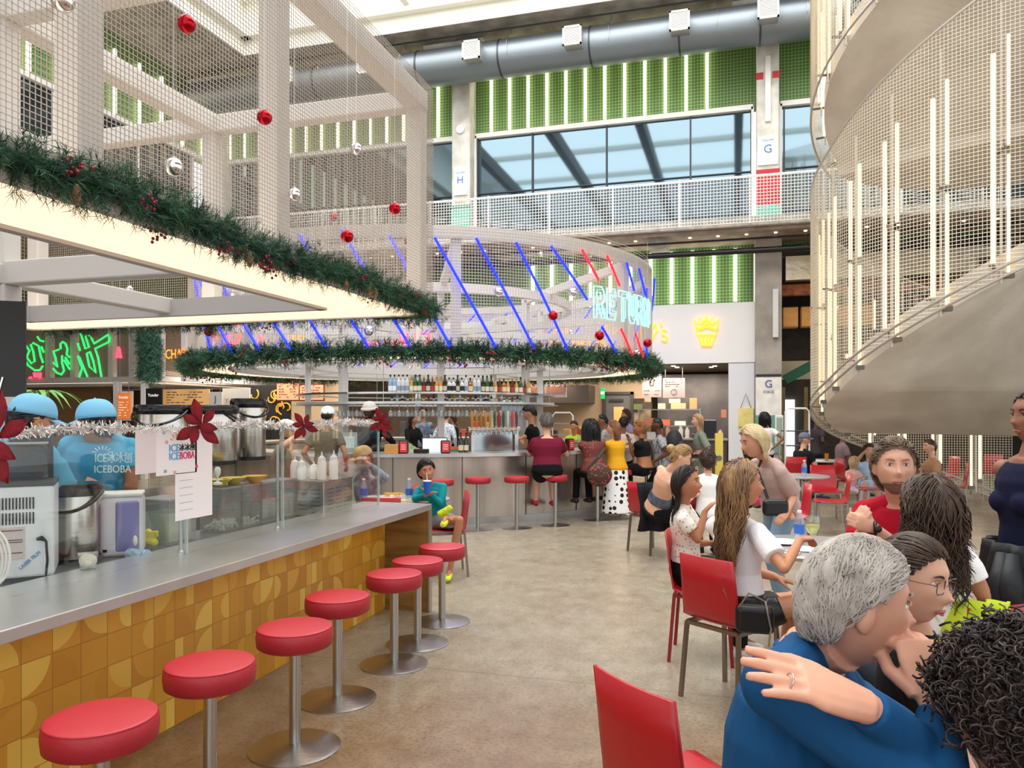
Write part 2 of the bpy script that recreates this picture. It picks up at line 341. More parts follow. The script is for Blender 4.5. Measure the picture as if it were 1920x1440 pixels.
# columns
COLW=mat('#dcd9d0',.7,bump=.3,bs=20,h2='#b9b4a8',vs=2.5)
def column(nm,xc,low=True):
    m=MB().b2(xc-.25,xc+.25,18.72,YB+.05,ZS,10.5); v=[]
    a=[(xc-.25,18.72),(xc+.25,18.72),(xc+.25,YB),(xc-.25,YB)]; bb=[(xc-.8,18.1),(xc+.8,18.1),(xc+.8,YB),(xc-.8,YB)]
    m.add([(x,y,10.35) for x,y in a]+[(x,y,10.9) for x,y in bb],[(3,2,1,0),(4,5,6,7)]+[(i,(i+1)%4,4+(i+1)%4,4+i) for i in range(4)])
    m.b2(xc-.8,xc+.8,18.1,YB,10.9,11)
    o=struct(m.build(nm,COLW,bevel=.03)); return o
cg=column('column_right',.72); ch=column('column_middle',-6.82); column('column_left',-14.3)
TEAL=mat('#6fb5a2',.6); RED=mat('#b9242b',.6); BLUE=mat('#4a78b8',.6)
m=MB().b2(-7.08,-6.56,18.70,18.73,ZS,6.95); m.build('teal_paint',TEAL,ch)
MB().b2(-7.08,-6.56,18.69,18.72,6.98,7.04).build('teal_band',mat('#3f8f7a',.6),ch)
MB().b2(.46,.98,18.70,18.73,ZS,6.45).build('teal_paint',TEAL,cg)
MB().b2(.46,.98,18.69,18.73,6.5,7.3).b2(.46,.62,18.70,18.73,9.4,9.55).b2(.82,.98,18.70,18.73,9.4,9.55).build('red_paint',RED,cg)
MB().b2(.66,.78,18.66,18.72,8.4,9.9).build('conduit_box',WHITE,cg)
MB().b2(-7.0,-6.64,18.69,18.72,7.3,8.0).build('sign_panel',mat('#f2f0ea',.6),ch); MB().b2(.5,.94,18.69,18.72,7.4,8.05).build('sign_panel',mat('#f2f0ea',.6),cg)
U=(1,0,0);Z=V((0,0,1))
text('H','letter_h',BLUE,(-6.82,18.68,7.6),U,Z,.27,ch); text('G','letter_g',BLUE,(.72,18.68,7.68),U,Z,.27,cg)
text('COLUMN','small_lettering',BLUE,(-6.82,18.68,7.86),U,Z,.06,ch); text('COLUMN','small_lettering',BLUE,(.72,18.68,7.95),U,Z,.06,cg)
text('ABC','faded_lettering',mat('#d8a83c',.6),(-6.82,18.68,7.1),U,Z,.16,ch)
MB().lathe([(.11,0),(.11,.03)],(-6.82,18.7,9.0),16,Matrix.Rotation(R(90),3,'X')).build('round_box',WHITE,ch)
# lower column G
o=struct(MB().b2(.44,1.02,18.6,YB+.1,0,ZS-.2).build('column_lower_right',CONC,bevel=.02))
MB().b2(.45,1.01,18.57,18.6,1.25,2.5).build('sign_panel',mat('#efebe3',.6,h2='#ddd6ca',vs=5),o)
MB().b2(.45,1.01,18.56,18.6,2.5,2.56).build('dark_band',mat('#23252e',.6),o); MB().b2(.45,1.01,18.56,18.6,.75,1.62).build('teal_panel',mat('#6d9486',.6),o)
text('G','letter_g',mat('#3e4f96',.6),(.73,18.55,2.26),U,Z,.24,o); text('STAGE','small_lettering',mat('#23252e',.6),(.73,18.55,2.13),U,Z,.08,o)
MB().b2(.82,.94,18.52,18.6,3.4,4.5).build('led_fixture',mat('#cfccc6',.5),o)
# exposed duct
t=thing('ventilation_duct','large round galvanised duct with square side vents below the ceiling','duct',(-4,18.0,9.9))
DUCT=mat('#858d92',.45,.85,bump=.15,bs=3,stretch=(60,1,1)); m=MB(); m.tube([(-14.6,18.0,10.33),(2.35,18.0,10.33)],.44,32); m.build('duct_tube',DUCT,t,smooth=True)
m=MB().tube([(2.2,18.3,10.5),(8,18.3,10.5)],.3,24); m.build('narrow_duct',mat('#6a7076',.35,.8),t,smooth=True)
for px in(790,942,1110,1275,1425,600): 
    x=PY(px,80,18).x; MB().tube([(x-.02,18,10.33),(x+.02,18,10.33)],.455,32).build('joint_band',mat('#4a4e52',.4,.8),t,smooth=True)
for px in(887,1075,1275,1440,690,540):
    x=PY(px,80,17.45).x; v=MB().b2(x-.2,x+.2,17.3,17.75,10.12,10.52).build('side_vent',mat('#a9a9a4',.4,.6),t)
    fr=MB().b2(x-.22,x+.22,17.27,17.31,10.5,10.54).b2(x-.22,x+.22,17.27,17.31,10.1,10.14).b2(x-.22,x-.18,17.27,17.31,10.1,10.54).b2(x+.18,x+.22,17.27,17.31,10.1,10.54)
    for q in range(12): fr.b2(x-.19,x+.19,17.285,17.3,10.15+q*.03,10.162+q*.03)
    fr.build('grille',WHITE,t)
    MB().tube([(x+.8,17.98,10.88),(x+.8,17.98,11.02)],.008,6).tube([(x+.8+0*.0,18+.47*sin(a),10.39+.47*cos(a)) for a in np.linspace(-pi,pi,20)],.006,6).build('hanger',SS,t)
struct(MB().tube([(-14,17.62,10.86),(8,17.62,10.86)],.02,8).build('ceiling_pipe',BLK))
# ================= GROUND LEVEL BACK: SHOP FRONTS =================
XF0=-14.5
# lower LED strips
for i in range(-6,6):
    x=-2.0+.5*i
    if x<.3: o=MB().b2(x-.035,x+.035,YB-.1,YB-.04,4.34,5.6).build('led_light_strip',LEDW); tag(o,'white LED strip on the lower green wall above the white shop fascia','light strip','LED strips on the lower green wall')
def perf():
    m=bpy.data.materials.new('perforated'); m.use_nodes=True; nt=m.node_tree; b=nt.nodes['Principled BSDF']; L=nt.links; b.inputs['Roughness'].default_value=.5
    tc=nd(nt,'ShaderNodeTexCoord'); mp=nd(nt,'ShaderNodeMapping'); L.new(tc.outputs['Object'],mp.inputs[0]); mp.inputs['Scale'].default_value=(7.5,0,7.5); mp.inputs['Location'].default_value=(0,.5,0)
    v=nd(nt,'ShaderNodeTexVoronoi'); v.inputs['Scale'].default_value=1; v.inputs['Randomness'].default_value=0; L.new(mp.outputs[0],v.inputs['Vector'])
    lt=nd(nt,'ShaderNodeMath',operation='LESS_THAN'); lt.inputs[1].default_value=.17; L.new(v.outputs['Distance'],lt.inputs[0]); x=nd(nt,'ShaderNodeMix',data_type='RGBA'); L.new(lt.outputs[0],x.inputs[0])
    x.inputs[6].default_value=(*lin('#f0eee9'),1); x.inputs[7].default_value=(*lin('#6f6c68'),1); L.new(x.outputs[2],b.inputs['Base Color']); return m
o=MB().b2(XF0,.44,YB-.16,YB-.02,2.87,4.30).build('shop_fascia',perf()); tag(o,'long white perforated sign fascia above the shop counters on the back wall','sign board')
# shop interior shell
IN=mat('#8f7d6b',.7,h2='#7b6a59',vs=2); STN=mat('#8d8a88',.35,.8,h2='#6d6a6a',vs=1.2)
m=MB().b2(-24,.44,24,24.2,0,4).b2(-24,.9,YB,24,3.3,3.5); struct(m.build('wall_shop_back',IN))
struct(MB().b2(.44,.9,YB+.1,24,0,3.3).build('wall_shop_side',IN)); struct(MB().b2(-24,.44,YB,24,2.86,3.0).build('trim_4',mat('#57504b',.7)))
o=MB().b2(-.16,.43,YB-.14,YB+.3,0,2.86).build('white_pillar',mat('#e4e4e6',.4)); struct(o)
for x in(-2.9,-1.9,-.7,-5,-7.4): area('shop_lamp',(x,20.6,2.8),(.9,1.4),38,(1,.85,.68))
for x,y in((-2.3,20),(-1.5,19.7),(-1.45,20.3),(-.5,20),(-.6,20.5),(-3.6,20.2)): struct(MB().lathe([(.05,0),(.05,.015)],(x,y,2.845),12).build('ceiling_downlight',mat('#fff2dd',.5,emit=12)))
def panel(name,lab,cat,px0,px1,py0,py1,Y,m,th=.04,group=None):
    a,b_=PY(px0,py0,Y),PY(px1,py1,Y); a2,b2=PY(px0,py1,Y),PY(px1,py1,Y); z1=PY((px0+px1)/2,py0,Y).z; z0=PY((px0+px1)/2,py1,Y).z
    o=MB().b2(a.x,b_.x,Y,Y+th,z0,z1).build(name,m,bevel=.004); tag(o,lab,cat,group); return o,(a.x,b_.x,z0,z1)
def hpanel(*a,ceil=2.86,**k):
    o,b=panel(*a,**k); Y=a[7]; ceil=ZS-.25 if Y<19 and ceil<3 else ceil
    for x in (b[0]+.06,b[1]-.06): MB().tube([(x,Y+.02,b[3]-.02),(x,Y+.02,ceil if Y>15 else 0)],.006,5).build('hanging_rod',SS,o)
    return o,b
def scrawl(o,box,Y,m,rows=5,seed=1,hh=.03,marg=.1,align='L'):
    """small illegible menu lines as bars"""
    rnd=random.Random(seed); x0,x1,z0,z1=box; w=x1-x0; mb=MB(); 
    for r in range(rows):
        z=z1-(z1-z0)*(marg+(1-2*marg)*(r+.5)/rows); x=x0+w*marg
        while x<x1-w*marg*1.5:
            l=w*rnd.uniform(.04,.13); l=min(l,x1-w*marg-x); MB().b2(x,x+l,Y-.006,Y,z-hh/2,z+hh/2).build('menu_line',m,o); x+=l+w*.03
            if rnd.random()<.18: x+=w*.25
INK=mat('#4b4440',.7)
o,b_=hpanel('menu_board','pale menu board with a cup emblem hanging above the kitchen pass','menu board',1204,1240,702,745,20.4,mat('#cbbcbf',.6))
scrawl(o,(b_[0],b_[1],b_[2],b_[2]+.25),20.4,INK,2,3,.012); text('U','cup_emblem',INK,((b_[0]+b_[1])/2,20.39,(b_[2]+b_[3])/2),U,Z,.2,o)
o,b_=hpanel('menu_board','pale menu board with printed lines and a round stamp, right of its twin','menu board',1243,1284,709,746,20.4,mat('#cdbfc0',.6))
scrawl(o,(b_[0],b_[1],b_[2]+.25,b_[3]),20.4,INK,4,4,.014); mt=MB(); c=((b_[0]+b_[1])/2,20.39,b_[2]+.15); mt.tube([(c[0]+.07*cos(a),c[1],c[2]+.07*sin(a)) for a in np.linspace(0,2*pi,20)],.005,6); mt.build('round_stamp',INK,o)
o,b_=hpanel('menu_board','wide menu panel with peach bands above the counter behind the maroon shirt','menu board',1021,1062,716,745,20.2,mat('#d6c6c8',.6)); MB().b2(b_[0]+.05,b_[1]-.05,20.18,20.2,b_[2]+.12,b_[3]-.12).build('print_band',mat('#c98f72',.6),o)
o,b_=hpanel('menu_board','narrow menu panel partly hidden by the garland beside the bar column','menu board',990,1018,716,745,20.2,mat('#cfbfc0',.6)); MB().b2(b_[0]+.05,b_[1]-.05,20.18,20.2,b_[2]+.12,b_[3]-.12).build('print_band',mat('#c98f72',.6),o)
# hood and steel back wall right, tiled wall left
o=MB().b2(-2.2,.4,22.9,23.0,.9,2.8).build('steel_backsplash',STN); tag(o,'brushed steel splash wall behind the cupcake kitchen','wall panel')
o=MB().b2(-6.6,-3.9,21.0,22.4,1.95,2.45).build('exhaust_hood',mat('#5d5650',.35,.7)); tag(o,'dark steel kitchen exhaust hood behind the bar','hood')
# door in shop
dx0=PY(1137,800,22).x; dx1=PY(1183,800,22).x
o=struct(MB().b2(dx0,dx1,21.95,22,0,2.2).build('door_1',mat('#5d5b5a',.5))); MB().b2(dx0+.22,dx1-.2,21.93,21.95,.9,1.85).build('wooden_pane',mat('#d3b46d',.5),o)
MB().b2(dx0-.08,dx0,21.9,22,0,2.28).b2(dx1,dx1+.08,21.9,22,0,2.28).b2(dx0-.08,dx1+.08,21.9,22,2.2,2.28).build('door_frame',mat('#3b3735',.5),o); MB().b2(dx0+.1,dx0+.5,21.9,21.95,2.0,2.07).build('door_closer',mat('#2b2b2b'),o)
struct(MB().b2(-6.6,-2.3,22.02,22.2,0,3).build('wall_shop_inner',mat('#b09a7e',.7)))
o,_=panel('framed_picture','small dark and green picture hung right of the kitchen door','picture',1188,1208,747,768,21.9,mat('#2c2018')); MB().b2(_[0],_[1],21.89,21.9,_[2],(_[2]+_[3])/2).build('lower_half',mat('#5c6b3a'),o)
e,bx=panel('exit_sign','small glowing green exit sign left of the kitchen door','exit sign',1126,1134,727,748,21.2,mat('#0c7a3a',.4,emit=1.5)); text('EXIT','lettering',mat('#d9ffe6',.5,emit=4),((bx[0]+bx[1])/2,21.19,(bx[2]+bx[3])/2-.02),U,Z,.09,e,fit=.1)
# shelves with boxes, back counter with equipment (right shop)
t=thing('steel_shelf_unit','steel shelving unit with two tiers in the cupcake kitchen','shelf',(-1.7,21.6,0))
for z in(.9,1.3,1.75): MB().b2(-2.6,-.9,21.4,21.8,z,z+.03).build('shelf',SS,t)
for x in(-2.58,-.92):
    for y in(21.42,21.78): MB().b2(x-.015,x+.015,y-.015,y+.015,0,1.8).build('leg',SS,t)
BX=[(-2.3,1.33,.3,.2,'#7c4a3c','brown'),(-1.9,1.33,.35,.16,'#c45a4a','red'),(-1.45,1.33,.3,.12,'#d8cfc6','white'),(-2.35,1.78,.25,.2,'#3b2a24','dark brown'),(-1.95,1.78,.2,.16,'#c9b496','tan'),(-1.5,1.78,.4,.16,'#c4a27c','cardboard'),(-1.1,1.78,.2,.3,'#b3895e','kraft'),(-1.15,1.33,.2,.25,'#3a3a3a','black'),(-1.6,1.94,.3,.12,'#d9c3a0','cream'),(-2.2,.93,.3,.22,'#8f8f95','grey'),(-1.6,.93,.3,.25,'#262626','matt black')]
for x,z,w,h,c,nm in BX: tag(MB().b2(x-w/2,x+w/2,21.45,21.72,z+.005,z+h).build('storage_box',mat(c,.6),bevel=.006),nm+' box on the steel shelving of the cupcake kitchen','box','boxes on the kitchen shelving')
t=thing('service_counter','dark shop counter with steel top below the white fascia','counter',(-.9,19.6,0)); MB().b2(-1.9,-.2,19.5,20.1,0,1.0).build('body',mat('#4a4038',.6),t); MB().b2(-1.95,-.18,19.45,20.15,1.0,1.04).build('worktop',SS,t)
rnd=random.Random(5)
for i in range(10):
    x=-1.8+i*.16; h=rnd.uniform(.12,.35); tag(MB().lathe([(.05,0),(.055,h*.7),(.03,h*.85),(.03,h)],(x,19.75,1.04),10).build('counter_canister',mat(rnd.choice(['#1c1c1e','#d9d2c8','#7b3b34','#3b3f45','#a98a68']),.4),smooth=True),'small canister on the dark shop counter right of the bar','canister','canisters on the shop counter')
o=MB().b2(-.75,-.45,19.6,19.75,1.04,1.5).build('coffee_grinder',mat('#1b1b1d',.3),bevel=.02); tag(o,'black grinder on the shop counter near the white pillar','grinder')
o,_=panel('price_card','small orange price card on the counter near the white pillar','card',1352,1362,768,783,19.6,mat('#d98d6a',.6))
# kitchen left behind bar : counters, shelves, racks
t=thing('kitchen_counter','long steel kitchen counter behind the bar','counter',(-7,20.6,0)); MB().b2(-9.5,-3.2,20.2,20.9,0,.95).build('body',mat('#77706a',.4,.5),t); MB().b2(-9.5,-3.2,20.15,20.95,.95,1.0).build('worktop',SSB,t)
for i in range(16):
    x=-9.2+i*.37; h=rnd.uniform(.15,.45); c=rnd.choice(['#e6e0d8','#9a3a30','#b08a5a','#2a2a2c','#c9c9c9','#5a6b4a']); tag(MB().b2(x-.09,x+.09,20.4,20.6,1.0,1.0+h).build('kitchen_box',mat(c,.5),bevel=.01),'kitchen container on the steel counter behind the bar','container','containers on the kitchen counter')
t=thing('wire_rack','white wire baking rack standing behind the bar','rack',(PY(1055,800,19.6).x,19.6,0))
for z in(.3,.7,1.1,1.4): MB().box((0,0,z),(.5,.4,.02)).build('tray',SS,t,local=True)
MB().tube([(-.27,0,0),(-.27,0,1.6),(-.2,0,1.68),(.2,0,1.68),(.27,0,1.6),(.27,0,0)],.02,8).build('frame',WHITE,t,local=True,smooth=True)
# neon signs on the white fascia
def neon(name,lab,pts_list,Y,m,r=.014,group=None):
    mb=MB()
    for pts in pts_list: mb.tube([PY(x,y,Y) for x,y in pts],r,6)
    o=mb.build(name,m,smooth=True); return tag(o,lab,'neon sign',group)
NY=mat('#f0b020',.4,emit=1.1,ecol='#ffae10'); NR=mat('#ff4050',.4,emit=2.8,ecol='#ff2f45'); NG=mat('#38ff70',.4,emit=1.5,ecol='#20f05a'); NO=mat('#ff7a20',.4,emit=3,ecol='#ff6a10'); NB=mat('#1c2cff',.4,emit=2.6,ecol='#0c1cff'); NW=mat('#a8e0e0',.4,emit=.85,ecol='#7fe6e2'); NRB=mat('#ff2a3a',.4,emit=1.8,ecol='#ff1528')
c=(1325,620)
def off(l): return [(c[0]+x,c[1]+y) for x,y in l]
neon('cupcake_neon','yellow neon cupcake with swirled top on the white fascia',[off([(-15,8),(-9,28),(9,28),(15,8)]),off([(-20,-5),(-18,8),(18,8),(21,-5),(10,-3),(0,-7),(-10,-3),(-20,-5)]),off([(-20,-5),(-22,-20),(-15,-12),(-14,-26),(-6,-16),(-1,-29),(4,-16),(12,-27),(13,-13),(22,-22),(20,-5)]),off([(-7,10),(-5,26)]),off([(0,10),(0,26)]),off([(7,10),(5,26)]),off([(-16,0),(0,-14),(16,0)]),off([(-12,-12),(0,-20),(12,-11)])],YB-.2,NY,.02)
o=neon('script_neon','yellow neon script lettering on the white fascia seen through the round canopy',[[(1035,650),(1033,630),(1046,615),(1060,613),(1062,624),(1048,640),(1036,646)],[(1064,650),(1070,632),(1075,650),(1082,632),(1088,648)],[(1092,650),(1095,630),(1104,632),(1106,650)],[(1110,655),(1114,630),(1124,630),(1122,645),(1112,648)],[(1128,650),(1130,615),(1140,608),(1138,630),(1130,648),(1142,650)],[(1145,650),(1152,625),(1160,610),(1166,628),(1168,650)],[(1172,652),(1182,610),(1190,640),(1200,605),(1205,650)],[(1213,636),(1228,606),(1232,618),(1220,640),(1214,640)],[(1238,604),(1240,612)],[(1250,620),(1242,618),(1242,627),(1251,632),(1248,640),(1240,638)]],YB-.2,NY,.02)
o=text('GIN DINER','red_neon_lettering',NR,PY(745,648,YB-.2),U,Z,.5,fit=1.98); tag(o,'red neon lettering on the back fascia seen through the round canopy','neon sign')
# open dark room right of column G
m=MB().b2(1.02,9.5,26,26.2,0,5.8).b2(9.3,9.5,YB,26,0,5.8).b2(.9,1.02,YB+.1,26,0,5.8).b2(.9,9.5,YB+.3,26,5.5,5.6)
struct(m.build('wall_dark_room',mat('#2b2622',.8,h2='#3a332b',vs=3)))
xa=1.02; 
o=MB().b2(xa+.1,6,YB-.3,YB-.02,4.75,5.3).build('foil_wrapped_duct',mat('#c9bda4',.3,.7,bump=1,bs=5)); tag(o,'crumpled foil wrapped duct above the dark passage','duct')
struct(MB().b2(xa,9,YB+.05,YB+.25,4.45,4.7).build('trim_5',mat('#a85a24',.6,h2='#5a2f16',vs=6))); struct(MB().b2(xa,9,YB,YB+.2,5.36,5.46).build('trim_6',BLK)); struct(MB().b2(xa,9,YB+.1,YB+.3,5.46,5.65).build('trim_7',mat('#b88436',.6)))
for i,x in enumerate(np.arange(1.1,3.2,.42)): tag(MB().b2(x,x+.36,YB+.6,YB+.9,3.75,4.25).build('foil_insulation_pad',mat('#c98f4a',.35,.5,bump=.8,bs=8),bevel=.02),'gold foil insulation pad high in the dark passage','insulation','foil pads in the dark passage')
area('passage_lamp',(2.2,22,4.6),(1,2),60,(1,.9,.7)); area('passage_lamp_2',(5,21,4.6),(2,2),60,(1,.85,.7))
o=MB().b2(1.15,3.2,22.4,22.6,2.6,3.1).build('grey_cabinet',mat('#8b8272',.6)); tag(o,'grey horizontal duct box in the dark passage','duct')
t=MB().bar((1.25,21.5,2.55),(2.6,21.5,3.3),.18,.25); tag(t.build('green_beam',mat('#14684a',.5)),'slanting green beam in the dark passage','beam')
tag(MB().b2(1.2,1.35,23,23.1,0,2.4).b2(1.85,1.95,23,23.1,0,2.4).build('wood_post',mat('#8a7444',.6)),'pale wood posts in the dark passage','post')
o=struct(MB().b2(1.45,1.8,25.9,25.98,.3,2.1).build('window_9',mat('#e8f2ff',.5,emit=2.5)))
# ================= CANOPIES, COUNTER, BAR =================
PNL=mat('#fff0dc',.5,emit=.72,ecol='#ffe2bf'); TUBE=mat('#cfcac4',.45); TUBED=mat('#b3aeaa',.5); WIRE=mat('#b0a498',.5,.2)
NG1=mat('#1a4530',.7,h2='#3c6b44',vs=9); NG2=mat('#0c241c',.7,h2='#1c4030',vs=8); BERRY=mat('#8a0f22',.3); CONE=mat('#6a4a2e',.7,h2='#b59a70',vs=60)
def needles(path,rad,nsp,nn,L,w,seed,nl,droop=.3,up=(0,0,1)):
    r=np.random.RandomState(seed); P_=np.array([tuple(p) for p in path]); seg=np.linalg.norm(np.diff(P_,axis=0),axis=1); cum=np.r_[0,np.cumsum(seg)]
    t=r.rand(nsp)*cum[-1]; b=np.stack([np.interp(t,cum,P_[:,k]) for k in range(3)],1); b2=np.stack([np.interp(np.minimum(t+.05,cum[-1]),cum,P_[:,k]) for k in range(3)],1)-np.stack([np.interp(np.maximum(t-.05,0),cum,P_[:,k]) for k in range(3)],1)
    b2/=np.linalg.norm(b2,axis=1)[:,None]
    d=r.randn(nsp,3); d-=b2*np.sum(d*b2,1)[:,None]*.6; d[:,2]-=droop; d/=np.linalg.norm(d,axis=1)[:,None]
    b=b+d*rad*.25*r.rand(nsp,1); LL=L*(.5+.8*r.rand(nsp))
    o=np.repeat(b,nn,0); D=np.repeat(d,nn,0); T=np.tile(np.linspace(.1,1,nn),nsp)[:,None]*np.repeat(LL,nn)[:,None]
    o=o+D*T+np.array([0,0,-1])*(T**2)*droop*1.5; q=r.randn(len(o),3); q/=np.linalg.norm(q,axis=1)[:,None]; nd_=D*.75+q*.75; nd_/=np.linalg.norm(nd_,axis=1)[:,None]
    tip=o+nd_*nl*(.6+.7*r.rand(len(o),1)); s=np.cross(nd_,r.randn(len(o),3)); s/=np.linalg.norm(s,axis=1)[:,None]; s*=w
    v=np.stack([o-s,o+s,tip+s*.3,tip-s*.3],1).reshape(-1,3); m=MB(); m.v=[tuple(x) for x in v]; m.f=[(i,i+1,i+2,i+3) for i in range(0,len(v),4)]; m.mi=[0]*len(m.f)
    return m,b
def berries(m,c,n,r,spread,rnd):
    for _ in range(n):
        q=V(c)+V((rnd.gauss(0,spread),rnd.gauss(0,spread),rnd.gauss(0,spread)-spread)); m.ell(q,r,6,4)
    return m
def garland(label,path,rad,nsp,nn,L,w,nl,seed,nb,br,bs,cones=0,group=None,ncl=8):
    t=thing('garland',label,'garland',tuple(path[len(path)//2]),group=group); rnd=random.Random(seed)
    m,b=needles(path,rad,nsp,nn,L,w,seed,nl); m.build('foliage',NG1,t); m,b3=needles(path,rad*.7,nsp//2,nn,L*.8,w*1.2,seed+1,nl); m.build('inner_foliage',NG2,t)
    MB().tube(path[::max(1,len(path)//60)],rad*.32,6).build('stem',mat('#1c3a28',.9),t)
    for i in range(nb):
        c=V(b[rnd.randrange(len(b))])+V((rnd.uniform(-1,1)*rad*.6,rnd.uniform(-1,1)*rad*.6,rnd.uniform(-.9,.5)*rad)); berries(MB(),c,ncl,br,bs,rnd).build('berry_cluster',BERRY,t,smooth='all')
    for i in range(cones):
        c=V(b[rnd.randrange(len(b))])+V((rad*.4,0,-rad*.5)); m=MB()
        for k in range(9):
            rr=.016*sin(pi*(k+1.5)/11)+.004; m.lathe([(rr*.6,0),(rr,.006),(rr*.5,.012)],c+V((0,0,-k*.008)),8)
        m.build('pine_cone',CONE,t)
    return t
def box_canopy(label,x0,x1,y0,y1,z0,z1,postY,postX,cell,wire,w=.62,ww=.13,faces='EN',open_mid=True):
    t=thing('mesh_canopy',label,'canopy',((x0+x1)/2,(y0+y1)/2,z0))
    # light panels
    for a in((x1-w,x1,y0,y1),(x0,x0+w,y0,y1),(x0+w,x1-w,y1-w,y1),(x0+w,x1-w,y0,y0+w)): MB().b2(*a,z0,z0+.03).build('light_panel',PNL,t)
    f=MB()
    f.b2(x1-.05,x1+.01,y0,y1+.01,z0-.01,z0+.14).b2(x0-.01,x0+.05,y0,y1,z0-.01,z0+.14).b2(x0,x1,y1-.05,y1+.01,z0-.01,z0+.14).b2(x0,x1,y0-.01,y0+.05,z0-.01,z0+.14)
    f.build('outer_fascia',TUBE,t)
    f=MB(); f.b2(x1-w-.06,x1-w,y0,y1-w,z0-.02,z0+.12).b2(x0+w,x0+w+.06,y0,y1-w,z0-.02,z0+.12).b2(x0+w,x1-w,y1-w-.06,y1-w,z0-.02,z0+.12); f.build('inner_fascia',TUBED,t)
    for yy in postY:
        for xx in (x0+.1,x1-.1): MB().b2(xx-ww/2,xx+ww/2,yy-ww/2,yy+ww/2,z0+.1,z1).build('post',TUBE,t,bevel=.01)
    for xx in postX:
        for yy in postY: MB().b2(xx-ww/2,xx+ww/2,yy-ww/2,yy+ww/2,z0+.0,z1).build('post',TUBE,t,bevel=.01)
    for xx in list(postX)+[x0+.1,x1-.1]: MB().b2(xx-.08,xx+.08,y0,y1-.02,z1-.16,z1).build('top_beam',TUBE,t,bevel=.01)
    for yy in postY: MB().b2(x0+.04,x1-.04,yy-.07,yy+.07,z1-.16,z1-.01).build('cross_beam',TUBE,t,bevel=.01)
    for yy in postY[1:]: MB().b2(x0+w,x1-w,yy-.06,yy+.06,z0,z0+.15).build('lower_beam',TUBE,t,bevel=.01)
    for xx in postX: MB().b2(xx-.06,xx+.06,y0,y1-w,z0,z0+.13).build('lower_beam',TUBE,t,bevel=.01)
    def wp(o,u,L): 
        m=MB(); m.wires(o,u,(0,0,1),L,z1-z0,cell,wire); m.build('wire_mesh',WIRE,t)
    if 'E' in faces: wp((x1+.02,y0,z0+.02),(0,1,0),y1-y0)
    if 'N' in faces: wp((x0,y1+.02,z0+.02),(1,0,0),x1-x0)
    if 'W' in faces: wp((x0-.02,y0,z0+.02),(0,1,0),y1-y0)
    if 'S' in faces: wp((x0,y0-.02,z0+.02),(1,0,0),x1-x0)
    return t
CZ=2.48; CT=4.34
ca=box_canopy('large grey steel canopy frame wrapped in wire mesh over the yellow tiled counter',-6.65,-2.45,-1.5,6.0,CZ,CT,[5.93,3.87,2.5,.6],[-4.55],.0235,.0026,faces='EN')
m=MB()
m.wires((-6.67,-1.5,CZ),(0,1,0),(0,0,1),7.5,CT-CZ,.035,.004); m.build('wire_mesh',WIRE,ca)
MB().b2(-4.62,-4.48,3.8,3.94,.86,CZ).build('centre_post',TUBE,ca,bevel=.01)
gp=[(-2.41,y,CZ+.06+.02*sin(y*3)) for y in np.arange(.6,6.03,.05)]
garland('thick green garland with red berries along the near canopy edge above the stools',gp,.11,1500,24,.098,.0014,.04,11,30,.008,.02,6,ncl=14)
gp=[(x,6.05,CZ+.03+.02*sin(x*3)) for x in np.arange(-6.6,-2.4,.05)]
garland('garland along the far end edge of the near canopy',gp,.1,500,14,.1,.002,.05,13,14,.008,.02)
def sprig(p,tips,m): 
    for q in tips: m.tube([p,q],.002,4)
# ---- round canopy ----
CX,CY,CR=-5.88,14.22,4.35
t=thing('round_canopy','large round wire mesh canopy with blue neon tubes over the circular bar','canopy',(CX,CY,CZ))
def circ(r,z,n=96,a0=0,a1=2*pi,cx=None,cy=None): return [V(((CX if cx is None else cx)+r*cos(a),(CY if cy is None else cy)+r*sin(a),z)) for a in np.linspace(a0,a1,n)]
def ringbox(m,r0,r1,z0,z1,n=96,a0=0,a1=2*pi,cx=None,cy=None):
    rows=[circ(r,z,n+1,a0,a1,cx,cy) for r,z in((r0,z0),(r1,z0),(r1,z1),(r0,z1),(r0,z0))]; return m.grid(rows)
CRT=CR
ringbox(MB(),CR-.62,CR-.03,CZ,CZ+.03).build('light_panel',PNL,t); ringbox(MB(),CR-.04,CR+.02,CZ-.01,CZ+.14).build('outer_fascia',TUBE,t,smooth=True); ringbox(MB(),CR-.68,CR-.62,CZ-.02,CZ+.1).build('inner_fascia',TUBED,t,smooth=True)
ringbox(MB(),CR-.1,CR+.03,CT-.16,CT).build('top_ring',TUBE,t,smooth=True); ringbox(MB(),CR-1.6,CR-1.5,CT-.7,CT-.55).build('inner_ring',TUBE,t,smooth=True)
ringbox(MB(),2.2,2.35,CZ+.05,CZ+.2).build('inner_ring',TUBE,t,smooth=True); ringbox(MB(),CR-1.1,CR-1.0,CZ+.02,CZ+.14).build('inner_ring',TUBE,t,smooth=True)
